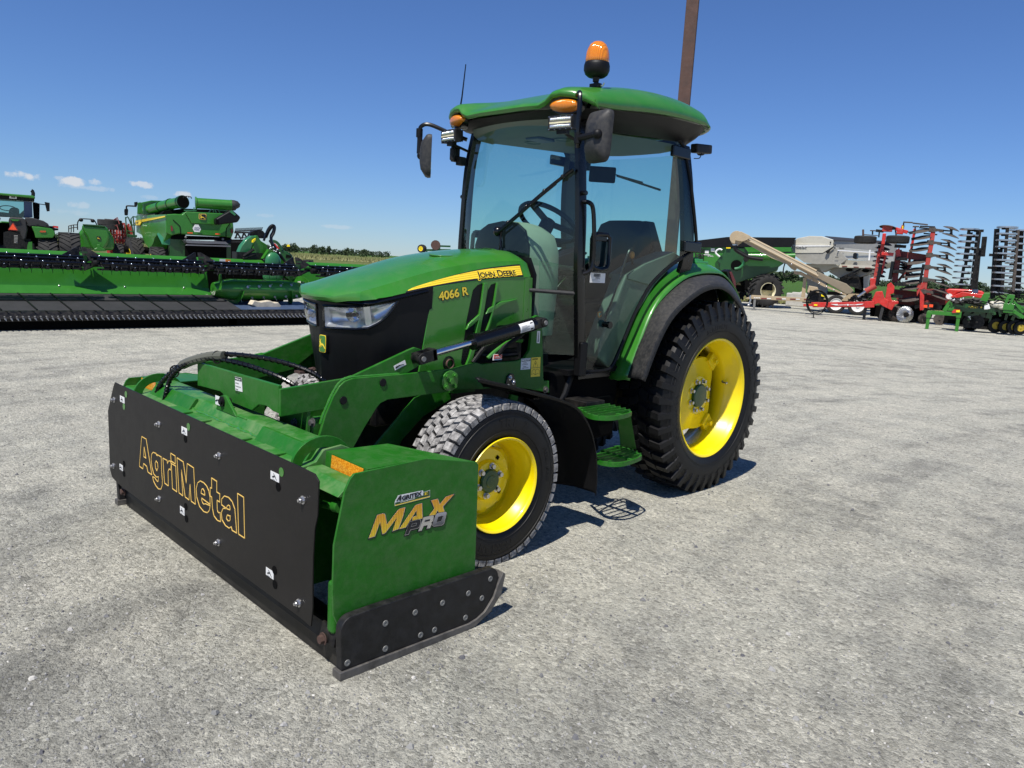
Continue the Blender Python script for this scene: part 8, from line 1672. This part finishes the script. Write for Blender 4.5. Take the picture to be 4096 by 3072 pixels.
    for k in range(8):
        b = MB(); disc(b, p(f, 185-11*k if k else 200, 395+62*k, .5), .27, R_(8), R_(10)); B.mk('disc', 'dirty_steel', b)
        b = MB(); b.box(p(f, 130-8*k, 430+58*k, .35), (.10, .10, .08)); B.mk('bolt_block', 'zinc' if k % 2 else 'black_metal', b)
    for pts, w in ((((150, 680), (95, 970)), .16), (((320, 640), (275, 890)), .16), (((740, 680), (690, 940)), .11)): b = MB(); b.tube([p(f, *pts[0], -.1), p(f, *pts[1], -.1)], w*.42, 10); B.mk('lift_ram', 'black_gloss', b)
    # folded wheels and top gear
    for (x, y, r) in ((385, 340, .50),):
        pass
    for f2, x, y, wpx in ((cR_, 383, 340, 290), (g, 1172, 298, 295)):
        c = p(f2, x, y, -.1); r = wpx/3.55/FL*28.5*.5*(1 if f2 is cR_ else .97); e = part_empty('folded_wheel', t, tuple(c)); b = MB(); b.lathe([(.2*r, .10), (.8*r, .14), (.95*r, .13), (r, .10), (r, -.10), (.95*r, -.13), (.8*r, -.14), (.2*r, -.10)], (0, 0, 0), 'z', 36)
        for k in range(44):
            for zz in (-.07, -.02, .03, .08): a = 2*math.pi*(k+(.5 if zz in (-.02, .08) else 0))/44; b.box((r*math.cos(a), r*math.sin(a), zz), (.02, r*.095, .032), Matrix.Rotation(a, 3, 'Z'))
        b.build('tyre', 'rubber_far', e)
    b = MB(); disc(b, p(f, 250, 165, 0), .30, R_(6), R_(-10)); B.mk('disc', 'dirty_steel', b)
    bar('wheel_fork', 'black_metal', ((80, 215), (190, 225)), .07, .10, -.1); bar('wheel_fork', 'rust_steel', ((0, 215), (80, 218)), .04, .04, -.1); bar('wheel_fork', 'rust_steel', ((-95, 200), (-95, 285)), .07, .07, -.1); bar('wheel_fork', 'rust_steel', ((-110, 268), (110, 285)), .03, .03, -.1); bar('wheel_fork', 'black_metal', ((35, 215), (35, 270)), .09, .05, -.1)
    b = MB(); b.box(p(f, 240, 190, -.1), (.34, .2, .22)); B.mk('hub_bracket', 'red_dusty', b, bevel=.02); b = MB(); b.box(p(f, 415, 230, -.1), (.22, .2, .2)); b.box(p(f, 190, 330, -.1), (.12, .2, .4)); B.mk('pivot_block', 'red_paint', b, bevel=.02)
    for pts in (((465, 105), (460, 190)), ((460, 98), (590, 105)), ((590, 112), (800, 135)), ((625, 165), (620, 270)), ((590, 160), (680, 160)), ((470, 225), (600, 250)), ((680, 175), (830, 190)), ((690, 155), (900, 165)), ((740, 255), (930, 272)), ((130, 230), (120, 310)), ((350, 200), (360, 280))): bar('link_rod', 'black_metal' if pts[0][1] % 2 else 'dirty_steel', pts, .06 if pts[0][0] < 600 else .045, .05, 0)
    B.slab('yellow_tag', 'yellow_paint', f, [(445, 150), (462, 148), (460, 190), (445, 190)], -.08, -.05)
    # base: red frame, tow bar, rams, coulter wheels
    B.slab('hitch_tower', 'red_paint', f, [(0, 870), (80, 875), (80, 980), (30, 1000), (0, 1000)], -.1, .3, bevel=.02)
    B.slab('frame_plate', 'red_paint', f, [(30, 1170), (80, 1060), (170, 1050), (200, 1150), (260, 1180), (240, 1290), (180, 1260), (120, 1220), (60, 1240), (20, 1210)], -.4, -.2, bevel=.02)
    B.slab('frame_plate', 'red_paint', f, [(290, 930), (340, 990), (330, 1080), (280, 1100), (300, 1180), (395, 1190), (395, 1225), (345, 1240), (300, 1320), (240, 1290), (210, 1150), (240, 960)], -.35, -.15, bevel=.02)
    B.slab('centre_frame', 'red_dark', f, [(300, 1020), (660, 1060), (1040, 1020), (1040, 1240), (640, 1260), (400, 1230)], .6, 1.2); B.slab('under_shadow_slab', 'black_deep', f, [(0, 1250), (760, 1280), (740, 1400), (600, 1440), (0, 1400)], .5, 1.0)  # the low black slab stands in for shade beneath the harrow
    b = MB(); a, c = p(g, 380, 1280, -.5), p(g, 1310, 1268, -.5); b.bar(a, c, .16, .19); b.bar(p(g, 1160, 1275, -.5), p(g, 1310, 1268, -.5), .20, .24); tb = B.mk('tow_bar', 'red_paint', b, bevel=.01)
    b = MB(); b.bar(p(g, 240, 1283, -.5), p(g, 390, 1283, -.5), .07, .09); b.bar(p(g, 360, 1250, -.5), p(g, 520, 1250, -.5), .08, .05); B.mk('tow_eye', 'red_paint', b, tb)
    a, c = p(g, 765, 1288, -.6), p(g, 1030, 1285, -.6); txt('LINSDORNE', 'maker_lettering', 'white_decal', tb, a, c-a, (0, 0, 1), .055, off=.001, wid=1.15); txt('HERRON', 'maker_lettering', 'white_decal', tb, a.lerp(c, .62), c-a, (0, 0, 1), .055, off=.001, wid=1.15); q = a.lerp(c, .55)+Vector((0, 0, .018)); b = MB(); b.cyl(q, q-Vector((0, .006, 0)), .032, 14); B.mk('round_logo', 'white_decal', b, tb)
    B.slab('white_arrow', 'white_decal', g, [(650, 1268), (760, 1266), (760, 1288), (720, 1286)], -.60, -.595, tb); B.slab('white_arrow', 'white_decal', g, [(1040, 1268), (1150, 1262), (1120, 1276), (1040, 1284)], -.60, -.595, tb)
    B.slab('yellow_label', 'yellow_paint', g, [(400, 1268), (450, 1270), (450, 1296), (400, 1294)], -.60, -.595, tb); B.slab('yellow_label', 'yellow_paint', g, [(1300, 1018), (1340, 1020), (1340, 1045), (1300, 1043)], -.3, -.28)
    b = MB(); b.tube([p(g, 1060, 1160, -.4), p(g, 1190, 1070, -.4)], .05, 10); B.mk('chrome_ram', 'bright_steel', b); b = MB(); b.tube([p(g, 1180, 1075, -.4), p(g, 1330, 990, -.4)], .10, 12); B.mk('red_ram', 'red_dusty', b)
    b = MB(); r = random.Random(8)
    for k in range(26): q = p(g, 980+r.random()*280, 1160+r.random()*75, -.45+r.random()*.3); b.tube([q, q+Vector((r.uniform(-.15, .15), 0, r.uniform(-.1, .1))), q+Vector((r.uniform(-.3, .3), .1, r.uniform(-.12, .12)))], .022, 5)
    B.mk('hose_bundle', 'black_plastic', b)
    for x, y in ((165, 1460), (-85, 1420)):
        q = p(f, 130 if x > 0 else -85, y, -.3); b = MB(); b.bar((q.x, -.3, .0), (q.x+(.08 if x > 0 else .03), -.3, .75), .10, .10, (0, 1, 0)); B.mk('support_leg', 'grey_plastic', b)
    for (x, y, r_, m) in ((485, 1395, .31, 'bright_steel'), (360, 1400, .30, 'dirty_steel'), (290, 1390, .30, 'black_metal'), (745, 1440, .20, 'dirty_steel')):
        c = p(f, x, y, -.3 if m == 'bright_steel' else 0); c.z = max(c.z, r_+.0); M = Matrix.Translation(c) @ Matrix.Rotation(R_(25), 4, 'Z'); b = MB(); n = 30; rings = []
        for rr, yy in ((.30, -.05), (.55, -.06), (.8, -.03), (1., .02), (1., .04), (.3, .0)): rings.append([M @ Vector((r_*rr*math.cos(a), yy+(.018*math.cos(a*26) if .5 < rr else 0), r_*rr*math.sin(a))) for a in [2*math.pi*k/104 for k in range(104)]])
        b.ring_loft(rings); w_ = B.mk('coulter_disc', m, b, ang=20); b = MB(); b.cyl(M @ Vector((0, -.09, 0)), M @ Vector((0, .02, 0)), r_*.30, 14); B.mk('coulter_hub', 'black_metal', b, w_)
    b = MB()
    for k in range(18): q = p(f, 620+r.random()*340, 1200+r.random()*100, .2); b.box(q, (r.uniform(.08, .3), .1, r.uniform(.06, .16)), (0, r.uniform(-.6, .6), 0))
    B.mk('mud_caked_linkage', 'dirty_steel', b)
    for q in ((845, 1255), (765, 1262)): b = MB(); b.box(p(f, *q, -.1), (.12, .04, .10)); B.mk('orange_reflector', 'signal_orange', b)
    for (x, y) in ((720, 1400), (600, 1395), (200, 1390), (420, 1360)):
        b = MB(); b.cyl((p(f, x, y, .6).x, .55, .33), (p(f, x, y, .6).x, .75, .33), .33, 20); B.mk('packer_wheel', 'black_metal', b)
disc_harrow()
def red_mower():
    B = Bg('red_mower', 'glossy red rounded mower body behind the green implement with two small round badges', 'mower', 3830, d=32); f = cW; p = B.p
    B.slab('body_shell', 'red_paint', f, [(275, 1240), (285, 1110), (290, 1030), (340, 1018), (480, 1022), (700, 1035), (790, 1050), (820, 1075), (830, 1110), (740, 1120), (560, 1070), (440, 1095), (350, 1160)], 0, 1.6, bevel=.08); B.slab('inner_panel', 'red_dark', f, [(0, 1020), (290, 1020), (285, 1240), (0, 1240)], .3, 1.2)
    B.slab('frame_arm', 'red_paint', f, [(350, 1130), (520, 1060), (700, 1085), (850, 1095), (850, 1180), (800, 1160), (600, 1120), (400, 1160)], -.2, .1, bevel=.03)
    for (x, y), m in (((335, 1125), 'white_decal'), ((692, 1052), 'slate_blue')): b = MB(); q = p(f, x, y, -.03 if x < 500 else -.03); b.cyl(q, q+Vector((0, -.03, 0)), .12, 18); B.mk('round_badge', m, b)
    for x in (400, 1000): farwheel(B.t, (p(f, x, 1300, .8).x, .8, .5), .5, .3, .25, 'red_paint', 0, 18)
    b = MB(); b.box((0, .8, .55), (4, .6, .3)); B.mk('chassis', 'black_deep', b)
red_mower()
def roller_wing(label, disc_px, r_px, mast, shafts, d, side):
    B = Bg('roller_wing', label, 'roller', cW(mast[0][0], 0)[0], d=d, group='folded black roller wings'); f = cW; p = B.p
    for (x0, y0, x1, y1, w) in [(m[0], m[1], m[2], m[3], m[4]) for m in mast]:
        b = MB(); b.bar(p(f, x0, y0, .3), p(f, x1, y1, .3), w, .16); B.mk('wing_beam', 'black_metal', b, bevel=.01)
    for (x0, y0, x1, y1) in shafts: b = MB(); b.tube([p(f, x0, y0), p(f, x1, y1)], .055, 10); B.mk('roller_shaft', 'dirty_steel' if side else 'black_metal', b)
    for (x, y) in disc_px:
        c = p(f, x, y); r = r_px/3.457/FL*d*.5; b = MB(); b.lathe([(r*.86, -.012), (r, -.026), (r*1.0, .026), (r*.86, .012)], c, 'z', 32); b.lathe([(r*.86, -.012), (r*.2, -.008), (r*.2, .008), (r*.86, .012)], c, 'z', 24); b.v = [Vector((v.x, v.y, v.z)) for v in b.v]; B.mk('roller_disc', 'bright_steel', b)
        b = MB(); b.bar(p(f, x, y+18), p(f, x+95 if not side else x-70, y+20, .3), .05, .05); B.mk('scraper', 'black_metal', b)
        if y % 3 == 0: b = MB(); b.box(p(f, mast[0][0]+(y-200)*-.12, y+20, .18), (.3, .1, .09)); B.mk('clamp', 'black_metal', b)
    b = MB(); b.box((0, .3, .5), (.8, .5, 1.0)); B.mk('wing_foot', 'black_metal', b)
    return B
roller_wing('left folded black roller wing with bright steel discs, behind the red mower', [(615, 198), (602, 283), (590, 368), (577, 453), (562, 538), (550, 622), (538, 706), (526, 790), (512, 874), (500, 958)], 235,
            [(745, 205, 650, 1030, .42), (825, 300, 795, 575, .14), (745, 460, 690, 1030, .16)], [(612, 190, 545, 640), (540, 690, 490, 1020), (640, 240, 560, 700)], 27.5, False)
roller_wing('right folded black roller wing with bright steel discs, left of the disc column', [(1140, 172), (1132, 262), (1124, 352), (1116, 443), (1108, 534), (1100, 625), (1083, 711), (1075, 800), (1068, 892), (1060, 982), (1050, 1070)], 250,
            [(995, 195, 935, 1150, .40), (1040, 470, 1000, 1110, .16)], [(1142, 160, 1100, 640), (1090, 700, 1060, 1110), (1285, 210, 1215, 1100)], 26.5, True)
roller_wing('second column of steel roller discs at the right photo edge, beside the right wing', [(1285, 215), (1285, 305), (1275, 398), (1270, 488), (1255, 578), (1245, 668), (1245, 758), (1240, 848), (1230, 938), (1225, 1028)], 240, [(1330, 230, 1280, 1150, .14)], [(1290, 210, 1215, 1090)], 27.2, True)
def strip_till():
    B = Bg('strip_till_implement', 'low green toolbar implement on two square front legs with white cloth draped on it', 'farm implement', 3830, d=24.6); f = cW; p = B.p
    def bar(name, pts, w, h=None, y=0, m='green_far'): b = MB(); b.bar(p(f, *pts[0], y), p(f, *pts[1], y), w, h or w); return B.mk(name, m, b, bevel=.006)
    bar('front_bar', ((35, 1345), (500, 1375)), .13, .13)
    for x, yb in ((50, 1575), (465, 1620)): q = p(f, x, 1400); b = MB(); b.box((q.x, 0, (q.z+.1)/2), (.10, .10, q.z+.1)); b.box((q.x, 0, q.z+.05), (.14, .14, .2)); B.mk('front_leg', 'green_far', b, bevel=.008)
    bar('drawbar', ((265, 1330), (345, 1205)), .14, .12); bar('drawbar', ((345, 1205), (395, 1320)), .08, .08); bar('drawbar', ((260, 1300), (395, 1305)), .10, .10); bar('main_beam', ((360, 1265), (960, 1290)), .26, .30, .4, 'green_dark'); bar('rear_beam', ((960, 1290), (1400, 1300)), .20, .2, .6, 'green_dark')
    B.slab('yellow_decal', 'yellow_decal', f, [(605, 1257), (745, 1262), (725, 1290), (605, 1284)], .23, .25); B.slab('yellow_decal', 'yellow_decal', f, [(765, 1265), (800, 1267), (798, 1287), (765, 1285)], .23, .25); txt('JOHN DEERE', 'brand_lettering', 'ink', B.t, p(f, 612, 1278, .22), (1, 0, -.05), (0, 0, 1), .12, off=.003)
    for pts in ([(760, 1180), (800, 1100), (820, 1078), (900, 1080), (895, 1120), (860, 1200), (840, 1240), (780, 1240)], [(1085, 1250), (1140, 1110), (1165, 1095), (1245, 1105), (1235, 1150), (1190, 1270), (1140, 1270), (1200, 1150), (1160, 1160), (1130, 1250)]): B.slab('parallel_link', 'green_far', f, pts, .1, .3, bevel=.01)
    B.slab('red_coupler', 'red_paint', f, [(370, 1340), (400, 1305), (485, 1310), (485, 1350), (380, 1355)], -.1, .1); B.slab('coupler_label', 'yellow_paint', f, [(430, 1315), (482, 1315), (482, 1345), (430, 1345)], -.12, -.1)
    bar('side_frame', ((1080, 1265), (1230, 1275)), .16, .2, 0); bar('side_frame', ((1080, 1325), (1260, 1335)), .10, .1, 0); bar('side_frame', ((1230, 1200), (1360, 1350)), .07, .07, 0); bar('side_frame', ((1240, 1340), (1369, 1420)), .1, .1, -.2); bar('side_frame', ((1250, 1230), (1369, 1290)), .06, .06, .1)
    b = MB(); r = random.Random(6)
    for k in range(40): q = p(f, 340+r.random()*420, 1150+r.random()*70, -.1+r.random()*.4); b.tube([q, q+Vector((r.uniform(.05, .3), 0, r.uniform(-.03, .05))), q+Vector((r.uniform(.2, .55), .1, r.uniform(-.08, .04)))], .020, 5)
    for k in range(22): q = p(f, 900+r.random()*460, 1100+r.random()*120, .2+r.random()*.3); b.tube([q, q+Vector((r.uniform(-.2, .2), 0, .1)), q+Vector((r.uniform(.1, .4), .1, r.uniform(-.1, .1)))], .018, 5)
    B.mk('hose_bundle', 'black_plastic', b)
    for k in range(7): q = p(f, 350+r.random()*380, 1130+r.random()*60, -.15); b = MB(); b.ball(q, .03, 6); B.mk('hose_fitting', 'zinc', b)
    for (x, y, r_) in ((610, 1480, .19), (715, 1480, .22), (205, 1440, .20)):
        c = p(f, x, y, .6 if x > 300 else 1.4); c.z = max(r_, c.z); b = MB(); b.cyl(c-Vector((0, .02, 0)), c+Vector((0, .02, 0)), r_, 26); w_ = B.mk('opener_disc', 'black_metal' if x > 300 else 'dirty_steel', b); b = MB(); b.cyl(c-Vector((0, .05, 0)), c, r_*.16, 12); B.mk('disc_hub', 'dirty_steel', b, w_)
    for (x, y, r_) in ((975, 1510, .24), (1115, 1505, .22), (1240, 1515, .24), (1320, 1525, .22)):
        c = p(f, x, y, .8); c.z = r_+.02; farwheel(B.t, tuple(c), r_+.0, .12, r_*.46, 'yellow_dull', R_(-68), 20, .0, lugh=.004, dish=.42, name='gauge_wheel', tm='black_plastic')
    farwheel(B.t, (p(f, 640, 1400, 1.4).x, 1.5, .42), .42, .3, .2, 'yellow_paint', R_(20), 20, .3, lugh=.03)
    b = MB()
    for k in range(26): q = p(f, 540+r.random()*800, 1330+r.random()*120, .3+r.random()*.6); b.box(q, (r.uniform(.04, .2), .08, r.uniform(.08, .3)), (0, r.uniform(-.5, .5), 0))
    B.mk('row_unit_frames', 'green_dark', b); b = MB(); b.box((p(f, 900, 1400, 1).x, 1.0, .45), (2.6, .3, .5)); B.mk('row_unit_shanks', 'black_deep', b)
    for q in ((610, 1410, 640, 1440),): b = MB(); b.bar(p(f, 595, 1408, .3), p(f, 630, 1405, .3), .03, .03); b.bar(p(f, 612, 1408, .3), p(f, 630, 1445, .3), .02, .02); B.mk('tee_handle', 'white_decal', b)
    # cloths on it
    c = Bg('white_sheet', 'pointed white plastic sheet hanging on the green toolbar', 'sheet', cW(855, 0)[0], d=24.3); b = MB(); o = [c.p(f, *q) for q in ((815, 1310), (820, 1230), (852, 1185), (885, 1230), (905, 1300), (860, 1308))]; b.ext(o, (0, .10, 0)); c.mk('sheet', 'shirt_white', b, bevel=.02)
    c = Bg('crumpled_cloth', 'crumpled cream canvas cloth lying on the green toolbar beside the white sheet', 'cloth', cW(1000, 0)[0], d=24.3)
    b = MB(); r = random.Random(9)
    for k in range(11): q = c.p(f, 930+k*14+r.uniform(-10, 10), 1215+25*math.sin(k*.8)+(k*4), r.uniform(0, .15)); b.ball(q, r.uniform(.07, .13), 7, (1.3, .8, .8))
    c.mk('cloth', 'cream_paint', b)
strip_till()
